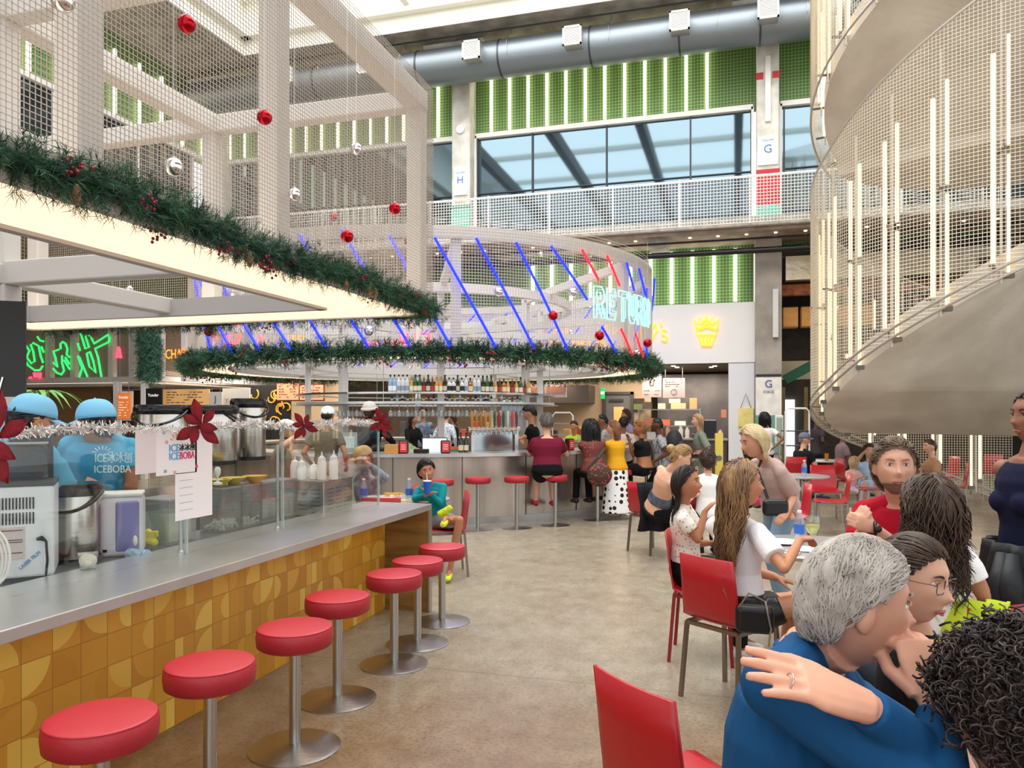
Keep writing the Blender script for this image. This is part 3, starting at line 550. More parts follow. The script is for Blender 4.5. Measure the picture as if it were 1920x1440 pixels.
for i in range(8):
    a=R(-62+45*i); c,s_=cos(a),sin(a)
    MB().bar((CX+(CR-.12)*c,CY+(CR-.12)*s_,CZ+.1),(CX+(CR-.12)*c,CY+(CR-.12)*s_,CT-.1),.14,.14,(c,s_,0)).build('post',TUBE,t)
    MB().bar((CX+2.3*c,CY+2.3*s_,1.03),(CX+2.3*c,CY+2.3*s_,CT-.6),.11,.11,(c,s_,0)).build('post',TUBE,t)
    MB().bar((CX+2.3*c,CY+2.3*s_,CT-.62),(CX+(CR-.1)*c,CY+(CR-.1)*s_,CT-.2),.11,.13).build('radial_beam',TUBE,t)
    MB().bar((CX+.8*c,CY+.8*s_,CT-1.1),(CX+(CR-.1)*c,CY+(CR-.1)*s_,CT-1.1),.1,.12).build('radial_beam',TUBE,t)
    MB().bar((CX+2.3*c,CY+2.3*s_,CZ+.12),(CX+(CR-.6)*c,CY+(CR-.6)*s_,CZ+.08),.1,.12).build('radial_beam',TUBE,t)
m=MB(); nw=620
for i in range(nw):
    a=2*pi*i/nw; m.bar((CX+(CR+.04)*cos(a),CY+(CR+.04)*sin(a),CZ+.1),(CX+(CR+.04)*cos(a),CY+(CR+.04)*sin(a),CT),.006,.006,(cos(a),sin(a),0))
for i in range(43): m.tube(circ(CR+.045,CZ+.1+i*.044,97)[:-1],.0032,3,closed=True)
m.build('wire_mesh',mat('#c0b6ac',.5,.1),t)
# neon tubes on the cylinder : angle measured about the bar centre
def ang_px(px,front=True):
    a,b_=ray(px); L=sqrt(a*a+b_*b_); ux,uy=a/L,b_/L; bq=ux*CX+uy*CY; cq=CX*CX+CY*CY-(CR+.1)**2; D=bq-sqrt(max(bq*bq-cq,0)); x,y=ux*D,uy*D; return atan2(y-CY,x-CX),D/L
def cylpt(px,py):
    a,Dl=ang_px(px); q=P(px,py,Dl); return a,q.z
def cylp(px,py):
    a,Dl=ang_px(px); q=P(px,py,Dl-.05); return q
tubes=[((815,445),(930,651),'b'),((893,446),(1003,655),'b'),((968,454),(1066,658),'b'),((1034,461),(1102,562),'b'),((1092,468),(1124,526),'r'),((1139,479),(1163,536),'r'),((1176,492),(1190,545),'b'),((1199,503),(1211,553),'b'),((1129,612),(1156,660),'b'),((1165,616),(1187,667),'r'),((1192,625),(1207,670),'r'),
((730,442),(845,650),'b'),((640,430),(768,648),'b'),((560,440),(690,650),'b'),((500,460),(610,650),'b'),((440,480),(545,655),'b'),((400,500),(485,655),'b'),((372,520),(435,662),'b'),((363,520),(398,670),'b'),((1214,540),(1214,560),'b'),((1213,640),(1214,672),'b')]
for (p0,p1,c) in tubes:
    a0,z0=cylpt(*p0); a1,z1=cylpt(*p1); z0=min(z0,CT-.05) ; n=9
    MB().tube([(CX+(CR+.09)*cos(a0+(a1-a0)*k/n),CY+(CR+.09)*sin(a0+(a1-a0)*k/n),z0+(z1-z0)*k/n) for k in range(n+1)],.02,8).build('neon_tube',NB if c=='b' else NRB,t,smooth=True)
for i in range(17):
    a0=R(8+11*i); a1=a0+R(20)
    MB().tube([(CX+(CR+.09)*cos(a0+(a1-a0)*k/9),CY+(CR+.09)*sin(a0+(a1-a0)*k/9),CT-.1-(CT-CZ-.25)*k/9) for k in range(10)],.02,8).build('neon_tube',NB,t,smooth=True)
# RETURN sign bent round the cylinder
sg=thing('return_neon_sign','pale blue neon sign reading RETURN on the round canopy','neon sign',(CX+CR,CY-1,3))
aL,_=ang_px(1108); aR=ang_px(1212)[0]; word='RETURN'
# glyph strokes as outline
GL={'R':[[(0,0),(0,1),(.7,1),(.9,.85),(.9,.6),(.7,.45),(1,0),(.7,0),(.4,.42),(.25,.42),(.25,0),(0,0)],[(.25,.62),(.6,.62),(.6,.82),(.25,.82),(.25,.62)]],
'E':[[(0,0),(0,1),(.8,1),(.8,.8),(.25,.8),(.25,.6),(.65,.6),(.65,.42),(.25,.42),(.25,.2),(.8,.2),(.8,0),(0,0)]],
'T':[[(.35,0),(.35,.8),(0,.8),(0,1),(.95,1),(.95,.8),(.6,.8),(.6,0),(.35,0)]],
'U':[[(0,1),(0,.25),(.2,0),(.7,0),(.9,.25),(.9,1),(.65,1),(.65,.25),(.25,.25),(.25,1),(0,1)]],
'N':[[(0,0),(0,1),(.25,1),(.65,.45),(.65,1),(.9,1),(.9,0),(.65,0),(.25,.55),(.25,0),(0,0)]]}
_,zt=cylpt(1110,537); _,zb=cylpt(1110,596)
for k,ch_ in enumerate(word):
    m=MB()
    for st in GL[ch_]:
        pts=[]
        for (x,y) in st:
            a=aL+(aR-aL)*((k+x*.85)/len(word)); pts.append((CX+(CR+.16)*cos(a),CY+(CR+.16)*sin(a),zb+(zt-zb)*y))
        m.tube(pts,.012,6)
    for st in GL[ch_][:1]:
        m.tube([(CX+(CR+.2)*cos(aL+(aR-aL)*((k+.42+(x-.5)*.6)/len(word))),CY+(CR+.2)*sin(aL+(aR-aL)*((k+.42+(x-.5)*.6)/len(word))),zb+(zt-zb)*(.5+(y-.5)*.78)) for x,y in st],.005,5)
    m.build('letter_'+ch_.lower(),NW,sg)
m=MB()
for k in range(5):
    a=aL+(aR-aL)*(k+.3)/5; m.bar((CX+(CR+.03)*cos(a),CY+(CR+.03)*sin(a),zb+.1),(CX+(CR+.16)*cos(a),CY+(CR+.16)*sin(a),zb+.1),.015)
m.build('sign_bracket',TUBED,sg)
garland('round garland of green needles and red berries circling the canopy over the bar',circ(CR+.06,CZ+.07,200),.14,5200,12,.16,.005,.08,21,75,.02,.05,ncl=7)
# hanging ornaments
OR_R=mat('#b3081c',.12,.75); OR_S=mat('#e6e4e4',.06,.95)
def ornament(px,py,r,D,red,i=[0]):
    if D<5.5: q=PX(px,py,-2.385)
    elif px<70: q=PX(px,py,-6.69)
    elif px<350: q=PY(px,py,6.05)
    elif D<12.5 and px<1213: q=cylp(px,py)
    else: q=P(px,py,D)
    D=q.x*VX+q.y*VY; rw=r*D/F; side='over the bar' if D>8 else 'in the near canopy'
    t=thing('ornament_ball','%s ball ornament hanging %s'%('shiny red' if red else 'mirrored silver',side),'ornament',q,group=('red' if red else 'silver')+' ball ornaments '+side)
    MB().ell((0,0,0),rw,20,12).build('ball',OR_R if red else OR_S,t,local=True,smooth='all'); MB().lathe([(rw*.22,rw*.93),(rw*.22,rw*1.15),(rw*.05,rw*1.2)],n=10).build('cap',SSB,t,local=True)
    top=max(CT-.1-q.z,.2) if q.z<CT-.3 else .9
    MB().tube([(0,0,rw*1.1),(0,0,top)],.0012,4).build('string',WHITE,t,local=True); return t
for a in[(350,45,17,2.95,1),(496,220,14,3.7,1),(326,313,17,2.95,0),(668,279,11,4.9,0),(552,364,12,4.3,0),(740,391,11,5.2,1),(651,443,12,4.6,1),(118,2,21,2.7,0),
 (626,407,8,9.2,1),(765,452,8,9.5,1),(74,434,9,6.6,0),(202,463,8,7.2,1),(243,543,7,8.2,0),(436,556,7,9,0),(211,577,6,9,1),(1037,592,9,10.3,1),(935,547,9,10.6,0),(1074,548,9,10.3,0),(1124,629,9,10.1,1),(1071,623,5,13,0),(1214,643,8,11.6,1),(692,620,10,10,0),(392,622,9,11.6,1),(1016,647,4,14,1),(1194,662,7,10.6,0),(1014,477,5,14,0)]: ornament(*a)
# ---- canopy B far left with neon words ----
cb=box_canopy('far left mesh canopy with coloured neon words behind the first counter',-24,-14.6,16.4,21.8,CZ,4.34,[16.5,19,21.7],[PY(q,660,16.5).x for q in (94,140,211,250,302,348)],.05,.006,w=.5,ww=.16,faces='SE')
YN=16.345
def zn(l): return [(x/8,600+y/8) for x,y in l]
neon('green_neon','green neon lettering on the far left mesh canopy, at the left post',[zn([(380,370),(440,460),(400,560),(470,650),(520,620),(500,480),(460,370),(500,345),(580,390),(610,540),(645,640)]),zn([(350,570),(420,680),(520,755),(600,750),(640,690)]),zn([(560,250),(600,310),(655,320)]),zn([(620,400),(655,485)])],YN,NG,.024)
neon('green_neon','green neon hooked outline in the second bay of the far left canopy',[zn([(880,445),(800,470),(830,560),(860,705),(800,640)]),zn([(910,435),(905,360),(940,328),(980,350),(1010,430),(1000,520),(1045,560)]),zn([(930,530),(930,640),(960,760),(920,820),(850,790),(800,730)]),zn([(980,560),(1040,660)]),zn([(960,600),(1045,740)])],YN,NG,.024)
neon('green_neon','green neon large T and strokes in the third bay of the far left canopy',[zn([(1205,190),(1240,300),(1280,430),(1335,410),(1280,240),(1330,225),(1380,290),(1410,355),(1620,220),(1645,280),(1630,330),(1425,430),(1470,560),(1520,850)]),zn([(1350,480),(1400,620),(1435,790),(1340,700),(1300,500),(1350,480)]),zn([(1165,350),(1200,460)]),zn([(1170,540),(1230,720),(1190,855)]),zn([(1190,560),(1310,850)])],YN,NG,.024)
neon('red_neon','small red neon strokes below the green neon',[zn([(510,790),(520,860)]),zn([(545,790),(550,860)]),zn([(575,790),(580,860)]),zn([(610,790),(600,870)]),zn([(440,870),(470,860)])],YN,NR,.03)
neon('red_neon','small red neon flame right of the green neon',[zn([(1780,400),(1750,570)]),zn([(1790,430),(1810,560)]),zn([(1760,540),(1820,560)])],YN,NR,.03)
neon('red_neon','tangled red neon scribble seen through the left side of the round canopy',[[(398,640),(408,628),(420,640),(430,612),(440,600),(450,618),(446,640),(430,648),(424,630),(438,618)],[(470,655),(478,640),(486,630),(492,640)]],YB-.2,NR,.03)
neon('yellow_neon','yellow neon scribble seen through the left side of the round canopy',[[(534,646),(538,630),(548,628),(550,646),(558,630),(568,630),(566,648),(576,634),(590,648),(536,648)]],YB-.2,NY,.03)
xo=PY(340,660,YN); o=text('CHATTI','neon_word',NO,PY(336,672,YN),U,Z,.34,fit=.82); tag(o,'orange neon word on the far left canopy beside the hanging garland','neon sign')
m=MB(); m.b2(-14.55,-14.5,16.6,21.6,2.75,4.2)
tag(MB().b2(-23.6,-14.7,18.2,18.26,2.7,4.2).build('brown_backdrop',mat('#806c5c',.8)),'brown panel behind the green neon in the far left canopy','panel')
t=thing('hanging_garland','three green garland tails hanging from the corner of the far left canopy','garland',(PY(278,660,16.2).x,16.2,2.3))
for i,(px,y0,y1) in enumerate(((264,618,708),(281,618,716),(292,620,712))):
    a=PY(px,y0,16.2); b_=PY(px,y1,16.2); m,_=needles([a,(a+b_)/2+V((.05,0,0)),b_],.1,260,8,.14,.008,40+i,.1,droop=.6); m.build('garland_tail',mat('#5a8a74',.7,h2='#345c48',vs=8),t)
t=thing('potted_palm','green leafy palm behind the blue caps','plant',PZ(70,0,0) if 0 else FL(72,8.5)); m=MB()
for i in range(16):
    a=i*2.4; L=.35+.02*i; m.grid([[V((cos(a)*s*L,sin(a)*s*L,1.85+.35*s-.5*s*s))+V((-sin(a),cos(a),0))*w for w in(-.03*sin(pi*min(s+.08,1)),.03*sin(pi*min(s+.08,1)))] for s in np.linspace(0,1,6)])
m.build('leaves',mat('#4f8f3a',.6,h2='#7fb85a',vs=5),t,local=True); MB().lathe([(.16,0),(.2,.45),(.18,.45),(.03,.44),(.025,1.9)],n=16).build('pot_and_stem',mat('#7a5a3a',.7),t,local=True)
# signage behind on left
def vsign(name,lab,px0,px1,py0,py1,D,m,**k):
    Y=PY((px0+px1)/2,py0,1).y; Y=ray((px0+px1)/2)[1]*D; return panel(name,lab,'sign',px0,px1,py0,py1,Y,m,**k)
WTX=mat('#f4f1ea',.6,emit=.3)
o,b_=hpanel('menu_screen','orange menu sign in a white frame on the post behind the second blue cap','sign',220,244,737,785,16.0,mat('#e07a35',.5,emit=.25),ceil=5.43); Yq=16.0
scrawl(o,(b_[0],b_[1],b_[2],b_[3]-.15),Yq,WTX,6,9,.015); text('Yonder','lettering',WTX,((b_[0]+b_[1])/2,Yq-.01,b_[3]-.14),U,Z,.1,o)
MB().b2(b_[0]-.05,b_[1]+.05,Yq+.04,Yq+.06,b_[2]-.05,b_[3]+.05).build('frame',TUBE,o)
for x in(b_[0]-.16,b_[1]+.3): tag(MB().b2(x-.07,x+.07,Yq+.1,Yq+.25,0,CZ).build('steel_post',TUBE),'light grey steel post beside the orange menu sign, %s one'%('left' if x<b_[0] else 'right'),'post')
o,b_=hpanel('menu_screen','black screen with small white lettering behind the urns','sign',273,303,728,763,13.5,BLK); text('Yonder','lettering',WTX,((b_[0]+b_[1])/2,13.49,b_[2]+.22),U,Z,.09,o)
o,b_=hpanel('menu_board','wide tan wooden menu board above the urns','menu board',304,392,730,760,17,mat('#d9a86a',.6,emit=.15)); scrawl(o,b_,17,INK,5,12,.02)
o,b_=hpanel('menu_board','small grey letter J sign left of the mural','sign',393,416,735,762,17,mat('#c6c2ba',.6)); text('J','lettering',INK,((b_[0]+b_[1])/2,16.98,b_[2]+.12),U,Z,.22,o)
o,b_=panel('lettered_panel','pale panel with faint sketched lettering left of the mural','sign',417,468,728,910,17.4,mat('#c9c4bb',.7)); text('You Full','lettering',mat('#8f8a84'),((b_[0]+b_[1])/2,17.38,b_[3]-.4),U,Z,.2,o)
o,b_=panel('mural','black and golden yellow swirling mural behind the bar','mural',470,545,722,906,18.2,spots('#17120f','#c8942e',2.2,.22,c3='#e2c27a')); 
m=MB(); rnd=random.Random(3)
for i in range(16):
    x=rnd.uniform(b_[0]+.1,b_[1]-.1); z=rnd.uniform(b_[3]-1.1,b_[3]-.1); m.tube([(x+.16*cos(a+i)*(.4+a/6),18.17,z+.16*sin(a+i)*(.4+a/6)) for a in np.linspace(0,4.2,10)],.02,5)
m.build('swirls',mat('#d9a63c',.6),o)
for px0,px1,py0,py1,l in((519,559,719,750,'orange menu sign with dark lines right of the mural, left of its twin'),(562,605,722,750,'orange menu sign with dark lines, right of its twin beside the bar')):
    o,b_=hpanel('menu_sign',l,'sign',px0,px1,py0,py1,17.6,mat('#f0a078',.6,emit=.3)); scrawl(o,b_,17.6,mat('#8a3a2a'),5,int(px0),.022); MB().b2(b_[0]-.03,b_[1]+.03,17.64,17.66,b_[2]-.03,b_[3]+.03).build('frame',mat('#7a1f1c'),o)
struct(MB().b2(-24,PY(205,800,20).x,20,20.1,0,2.6).build('wall_corrugated',mat('#a07c52',.6,bump=1,bs=3,stretch=(.2,1,30))))
struct(MB().b2(PY(545,800,20).x,PY(640,800,20).x,20,20.2,0,2.8).build('wall_tan',mat('#b8a080',.7)))
area('stall_lamp_left',(-12,18,2.8),(6,2),120,(1,.88,.72)); area('stall_lamp_mid',(-9,19.8,2.8),(4,1.5),90,(1,.88,.72))
o=MB().box((0,0,0),(.02,.40,.54),M=Matrix.Rotation(0,3,'Z')).build('black_menu_screen',BLK,origin=(0,0,-.36))
# black menu board near left
o.rotation_euler=(0,0,R(-55)); q=P(-28,660,4.3); o.location=(q.x,q.y,q.z-.36+.02); tag(o,'black drinks menu screen at the left edge beside the grey post','sign')
MB().lathe([(.045,-.12),(.06,.05),(.06,.06)],(.02,-.1,.3),14).build('drink_picture',mat('#c9b93a',.4,emit=.3),o,local=True); MB().tube([(.02,.05,.2),(.02,.0,.05)],.004,5).tube([(.02,.09,.2),(.02,.05,.03)],.004,5).build('white_print',WTX,o,local=True)
# ---------- near counter ----------
def tile_mat():
    m=bpy.data.materials.new('yellow_tiles'); m.use_nodes=True; nt=m.node_tree; b=nt.nodes['Principled BSDF']; L=nt.links; b.inputs['Roughness'].default_value=.3
    tc=nd(nt,'ShaderNodeTexCoord'); s=nd(nt,'ShaderNodeSeparateXYZ'); L.new(tc.outputs['Object'],s.inputs[0])
    def mth(op,*a):
        n=nd(nt,'ShaderNodeMath',operation=op)
        for i,x in enumerate(a):
            if hasattr(x,'links'): L.new(x,n.inputs[i])
            else: n.inputs[i].default_value=x
        return n.outputs[0]
    T=.152
    u=mth('DIVIDE',s.outputs['Y'],T); v=mth('DIVIDE',s.outputs['Z'],T); iu,iv=mth('FLOOR',u),mth('FLOOR',v); fu,fv=mth('FRACT',u),mth('FRACT',v)
    cb=nd(nt,'ShaderNodeCombineXYZ'); L.new(iu,cb.inputs[0]); L.new(iv,cb.inputs[1]); wn=nd(nt,'ShaderNodeTexWhiteNoise'); L.new(cb.outputs[0],wn.inputs['Vector']); sc=nd(nt,'ShaderNodeSeparateColor'); L.new(wn.outputs['Color'],sc.inputs[0])
    r1,r2,r3=sc.outputs[0],sc.outputs[1],sc.outputs[2]
    fl=mth('GREATER_THAN',r1,.5); fu2=mth('ABSOLUTE',mth('SUBTRACT',fu,fl)); fl2=mth('GREATER_THAN',r2,.5); fv2=mth('ABSOLUTE',mth('SUBTRACT',fv,fl2))
    d=mth('SQRT',mth('ADD',mth('POWER',fu2,2),mth('POWER',mth('SUBTRACT',fv,.5),2))); half=mth('LESS_THAN',d,.5)
    q=mth('LESS_THAN',mth('SQRT',mth('ADD',mth('POWER',fu2,2),mth('POWER',fv2,2))),.93)
    st=mth('LESS_THAN',fu2,.42)
    sel1=mth('LESS_THAN',r3,.38); sel2=mth('LESS_THAN',r3,.68); 
    pat=mth('ADD',mth('MULTIPLY',sel1,half),mth('MULTIPLY',mth('SUBTRACT',1,sel1),mth('ADD',mth('MULTIPLY',sel2,q),mth('MULTIPLY',mth('SUBTRACT',1,sel2),st))))
    wn2=nd(nt,'ShaderNodeTexWhiteNoise'); ad=nd(nt,'ShaderNodeVectorMath',operation='ADD'); ad.inputs[1].default_value=(7.3,3.1,0); L.new(cb.outputs[0],ad.inputs[0]); L.new(ad.outputs[0],wn2.inputs['Vector']); s2=nd(nt,'ShaderNodeSeparateColor'); L.new(wn2.outputs['Color'],s2.inputs[0])
    val=mth('ADD',mth('MULTIPLY',s2.outputs[0],.35),mth('MULTIPLY',pat,mth('SUBTRACT',s2.outputs[1],.15)))
    rp=nd(nt,'ShaderNodeValToRGB'); e=rp.color_ramp.elements; e[0].position=0; e[0].color=(*lin('#d18e28'),1); e[1].position=.9; e[1].color=(*lin('#f7cb5a'),1); k=e.new(.35); k.color=(*lin('#e2a437'),1); L.new(val,rp.inputs[0])
    g=mth('MAXIMUM',mth('LESS_THAN',mth('MINIMUM',fu,mth('SUBTRACT',1,fu)),.012),mth('LESS_THAN',mth('MINIMUM',fv,mth('SUBTRACT',1,fv)),.012))
    mx=nd(nt,'ShaderNodeMix',data_type='RGBA'); L.new(g,mx.inputs[0]); L.new(rp.outputs[0],mx.inputs[6]); mx.inputs[7].default_value=(*lin('#a8752a'),1); L.new(mx.outputs[2],b.inputs['Base Color']); return m
STEELTOP=mat('#d6d6d4',.3,.85,bump=.05,bs=3,h2='#c2c2c1',vs=2)
t=thing('tiled_counter','long counter with yellow patterned tiles and steel top','counter',(-3.0,2.5,0))
MB().b2(-3.4,-2.85,-2,5.95,0,.845).build('tiled_front',tile_mat(),t)
MB().b2(-3.08,-2.45,-2,6.02,.845,.895).build('steel_top',STEELTOP,t,bevel=.004)
MB().b2(-3.5,-2.45,5.95,5.99,0,.845).build('wood_end_panel',mat('#a07a3c',.45,h2='#7d5c2c',vs=2,stretch=(1,1,8)),t)
MB().b2(-3.5,-2.45,5.99,6.0,0,.845).b2(-2.455,-2.44,5.94,6.0,0,.845).build('panel_edge',SS,t)
MB().b2(-3.5,-3.085,-2,5.95,.80,.86).build('work_surface',mat('#8f8e8c',.3,.8),t)
MB().b2(-3.48,-3.4,-2,5.9,0,.8).build('back_body',mat('#55524e',.6),t)
# back shelf counter of the stall
t=thing('back_work_counter','steel work counter with ledge behind the drinks station','counter',(-5.3,3.9,0)); MB().b2(-5.7,-5.0,1.5,7.2,0,.85).build('body',mat('#4e4c4b',.5,.4),t); MB().b2(-5.72,-4.95,1.5,7.25,.85,.89).build('worktop',SSB,t); MB().b2(-5.4,-5.05,3.4,7.0,1.24,1.27).build('ledge',SSB,t)
for y in(3.45,5.2,6.95): MB().b2(-5.38,-5.34,y-.02,y+.02,.89,1.24).build('ledge_leg',SS,t)
# sneeze guard
GL1=glassm('#fbfdfc',.035,.01,.0)
t=thing('glass_guard','clear glass sneeze guard standing along the steel counter','glass screen',(-2.85,3,.9))
ys=[-1,2.0,3.85,5.0,5.85]
ys=[-1.2,.6,2.35,3.5,4.42,5.83]
for a,b_ in zip(ys,ys[1:]): MB().b2(-2.855,-2.845,a+.008,b_-.008,.9,1.57).build('glass_pane',GL1,t)
MB().b2(-3.6,-2.86,5.825,5.835,.9,1.57).build('glass_pane',GL1,t)
for y in ys[1:]:
    MB().b2(-2.858,-2.842,y-.005,y+.005,.895,1.575).build('pane_edge',glassm('#e6efea',.2,.1,.3),t)
for y in (3.52,4.44): MB().lathe([(.018,.86),(.018,.9),(.01,.91),(.01,1.45)],(-2.9,y,0),12).build('steel_rod',SS,t)
# tinsel
m=MB(); r=np.random.RandomState(3)
for i in range(5200):
    y=r.uniform(.8,5.85); c=V((-2.85,y,1.575+.012*sin(y*5))); d=V(r.randn(3)).normalized(); s_=d.cross(V(r.randn(3))).normalized()*.0025; L=r.uniform(.015,.042); m.add([c-s_,c+s_,c+d*L+s_,c+d*L-s_],[(0,1,2,3)])
for i in range(600):
    x=r.uniform(-3.6,-2.85); c=V((x,5.83,1.575)); d=V(r.randn(3)).normalized(); s_=d.cross(V(r.randn(3))).normalized()*.0025; m.add([c-s_,c+s_,c+d*.035+s_,c+d*.035-s_],[(0,1,2,3)])
tag(m.build('tinsel',mat('#e8e6e4',.2,.6)),'fluffy silver tinsel draped along the top of the glass guard','tinsel')
# poinsettias
PR=mat('#8e0d1c',.8,bump=.3,bs=60,h2='#6c0814',vs=12)
def poin(px,py,D,size,lab,roll=0):
    q=P(px,py,D); t=thing('poinsettia',lab,'artificial flower',q); rt=V((WX,WY,0)); up=V((0,0,1)); fw=V((-VX,-VY,0))
    for k in range(7):
        a=roll+k*2*pi/7+.25*sin(k*3); L=size*(1.15 if k%2 else .85); d=rt*cos(a)+up*sin(a); s_=d.cross(fw); rows=[]
        for j in range(7):
            u=j/6; w=.25*size*(1 if k%2 else .8)*sin(pi*min(1,u*.95+.03)**1.25)**1.1; c=d*L*u+fw*(.25*size*u*(1-u*.9)+.01*k)
            rows.append([c-s_*w,c+fw*(-.06*size),c+s_*w])
        MB().grid(rows).build('petal',PR,t,local=True,smooth='all',solid=.002)
    m=MB(); rnd=random.Random(2)
    for k in range(7): m.ell(fw*.07*size+rt*rnd.gauss(0,.05)*size+up*rnd.gauss(0,.05)*size,.03*size,6,4)
    m.build('flower_centre',mat('#d8b4a0',.5),t,local=True)
poin(379,797,4.05,.125,'dark red poinsettia on the glass guard above the paper sign',.9)
poin(-6,822,2.75,.15,'dark red poinsettia cut by the left edge on the glass guard',.5)
poin(572,798,4.95,.09,'dark red poinsettia on the glass guard right of the urns',1.3)
poin(716,790,6.2,.10,'dark red poinsettia at the far end of the glass guard beside the bartender',1.0)
# stools
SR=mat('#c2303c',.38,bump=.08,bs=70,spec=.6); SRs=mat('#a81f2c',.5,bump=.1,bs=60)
def stool(h,lab,loc,grp,thick=.105):
    t=thing('bar_stool',lab,'stool',loc,group=grp)
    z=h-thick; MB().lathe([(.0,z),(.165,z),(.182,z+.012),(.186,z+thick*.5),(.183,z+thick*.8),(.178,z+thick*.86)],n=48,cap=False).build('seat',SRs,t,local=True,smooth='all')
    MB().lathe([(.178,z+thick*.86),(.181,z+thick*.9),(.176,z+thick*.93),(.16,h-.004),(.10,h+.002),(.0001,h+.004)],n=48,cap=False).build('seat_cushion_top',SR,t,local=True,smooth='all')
    MB().lathe([(.028,.02),(.028,z+.002)],n=24).build('pole',SS,t,local=True,smooth=True)
    MB().lathe([(.222,0),(.222,.008),(.2,.014),(.06,.026),(.03,.034),(.0001,.034)],n=48).build('base_plate',SS,t,local=True,smooth=True); return t
st=[(190,1345,0,.61),(394,1245,1,0),(553,1403,2,0),(633,1312,2,0),(739,1246,2,0),(783,1207,2,0),(829,1166,2,0)]
LB=['nearest red stool at the tiled counter, its base below the picture','second red stool from the near end, its base out of view','third red stool from the near end at the tiled counter, with full base','fourth red stool from the near end at the tiled counter','fifth red stool from the near end, standing clear of the tiles','sixth red stool from the near end, before the wooden end panel','farthest red stool of the row, at the corner of the counter']
s0=None
for (px,py,k,_),l in zip(st,LB):
    if k==2: q=PZ(px,py)
    else: q=PZ(px,{190:1338,394:1238}[px],.61)
    q=(q.x,q.y,0)
    if s0 is None: s0=stool(.61,l,q,'red stools along the tiled counter')
    else: dup(s0,q,rz=px*.7,label=l)
bsl=[(896,993,'lone empty red bar stool left of the maroon shirt'),(969,990,'red bar stool by the maroon shirt and his left knee'),(1041,985,'red bar stool under the man in maroon'),(1120,975,'red bar stool under the woman with long black hair'),(1166,966,'red bar stool under the polka dot skirt'),(1212,958,'red bar stool behind the bun-haired woman'),(826,1000,'red bar stool behind the boy in teal')]
b0=None
for px,py,l in bsl:
    q=PZ(px,py); q=(q.x,q.y,0)
    if b0 is None: b0=stool(.75,l,q,'red stools round the bar',.09)
    else: dup(b0,q,label=l)
# ---------- round bar ----------
t=thing('round_bar','circular stainless steel bar with curved brushed front','bar',(CX,CY,0)); BR=4.2
BSt=mat('#d3c8bb',.33,.85,h2='#a99f94',vs=1.1,stretch=(3,3,.25))
ringbox(MB(),BR-.7,BR-.27,.0,1.0,96).build('steel_front',BSt,t,smooth=True); ringbox(MB(),BR-.72,BR,1.02,1.07,96).build('bar_top',STEELTOP,t,smooth=True)
ringbox(MB(),BR-.26,BR-.245,.0,.1,96).build('kick_plate',SS,t,smooth=True); ringbox(MB(),BR-1.25,BR-.73,.82,.88,96).build('inner_worktop',SSB,t,smooth=True); ringbox(MB(),BR-1.2,BR-.78,.0,.82,96).build('inner_cabinet',mat('#5d5a58',.5,.4),t,smooth=True)
m=MB()
for i in range(24): a=2*pi*i/24; m.bar((CX+(BR-.262)*cos(a),CY+(BR-.262)*sin(a),0.02),(CX+(BR-.262)*cos(a),CY+(BR-.262)*sin(a),1.0),.012,.006,(cos(a),sin(a),0))
m.build('panel_seam',mat('#6b6660',.4,.6),t)
m=MB().tube(circ(BR-.12,.28,97)[:-1],.02,8,closed=True)
for i in range(24): a=2*pi*(i+.5)/24; m.bar((CX+(BR-.3)*cos(a),CY+(BR-.3)*sin(a),.28),(CX+(BR-.12)*cos(a),CY+(BR-.12)*sin(a),.28),.02)
# shelves of bottles
t=thing('bottle_shelf','round steel bottle shelf with hanging glass rack above the bar','shelf',(CX,CY,1.9)); SZ=1.99
ringbox(MB(),2.12,2.5,SZ,SZ+.02,72).build('upper_shelf',glassm('#e8f0ee',.1,.02,.25),t); ringbox(MB(),2.08,2.52,SZ-.17,SZ-.13,72).build('lower_shelf',mat('#d8dadb',.3,.5),t); ringbox(MB(),2.5,2.52,SZ+.0,SZ+.03,72).build('shelf_edge',SSB,t); 
m=MB()
for i in range(72): a=2*pi*i/72; m.bar((CX+1.85*cos(a),CY+1.85*sin(a),SZ-.18),(CX+2.6*cos(a),CY+2.6*sin(a),SZ-.18),.008)
m.build('glass_rack',SS,t)
for i in range(8): a=R(-40+45*i); MB().tube([(CX+2.45*cos(a),CY+2.45*sin(a),SZ-.15),(CX+2.45*cos(a),CY+2.45*sin(a),CZ+.1)],.006,6).build('hanging_rod',SS,t)
def bottle(kind,c1,lab,c2='#d9cfae'):
    t=thing('liquor_bottle',lab,'bottle'); g=mat(c1,.08,spec=.8)
    pr={0:[(.036,0),(.037,.01),(.037,.17),(.03,.2),(.014,.225),(.013,.27)],1:[(.045,0),(.046,.01),(.046,.13),(.038,.16),(.015,.18),(.014,.225)],2:[(.03,0),(.031,.01),(.031,.13),(.02,.17),(.012,.2),(.012,.235)]}[kind]
    MB().lathe(pr,n=12).build('glass',g,t,local=True,smooth=True); h=pr[-1][1]; MB().lathe([(.015,h-.005),(.015,h+.03)],n=8).build('cap',mat('#1a1a1a' if kind!=2 else '#b98a2e',.4),t,local=True)
    r_=pr[2][0]+.001; MB().lathe([(r_,.03),(r_,.11)],n=12,cap=False).build('paper_label',mat(c2,.6),t,local=True); return t
kinds=[(0,'#2c5a2c','green','#e6e0c0'),(1,'#9a5a1c','amber','#e8d9a0'),(0,'#d9dee0','clear','#8fa3b8'),(0,'#1c1a18','black','#d8cfc0'),(2,'#5a2c14','brown','#c43a30'),(1,'#e6e6e4','clear squat','#2c2c2c'),(2,'#d9a03a','golden','#f0e6c8'),(0,'#8fb4d8','pale blue','#f4f4f4')]
protos={}
n=0; rnd=random.Random(11)
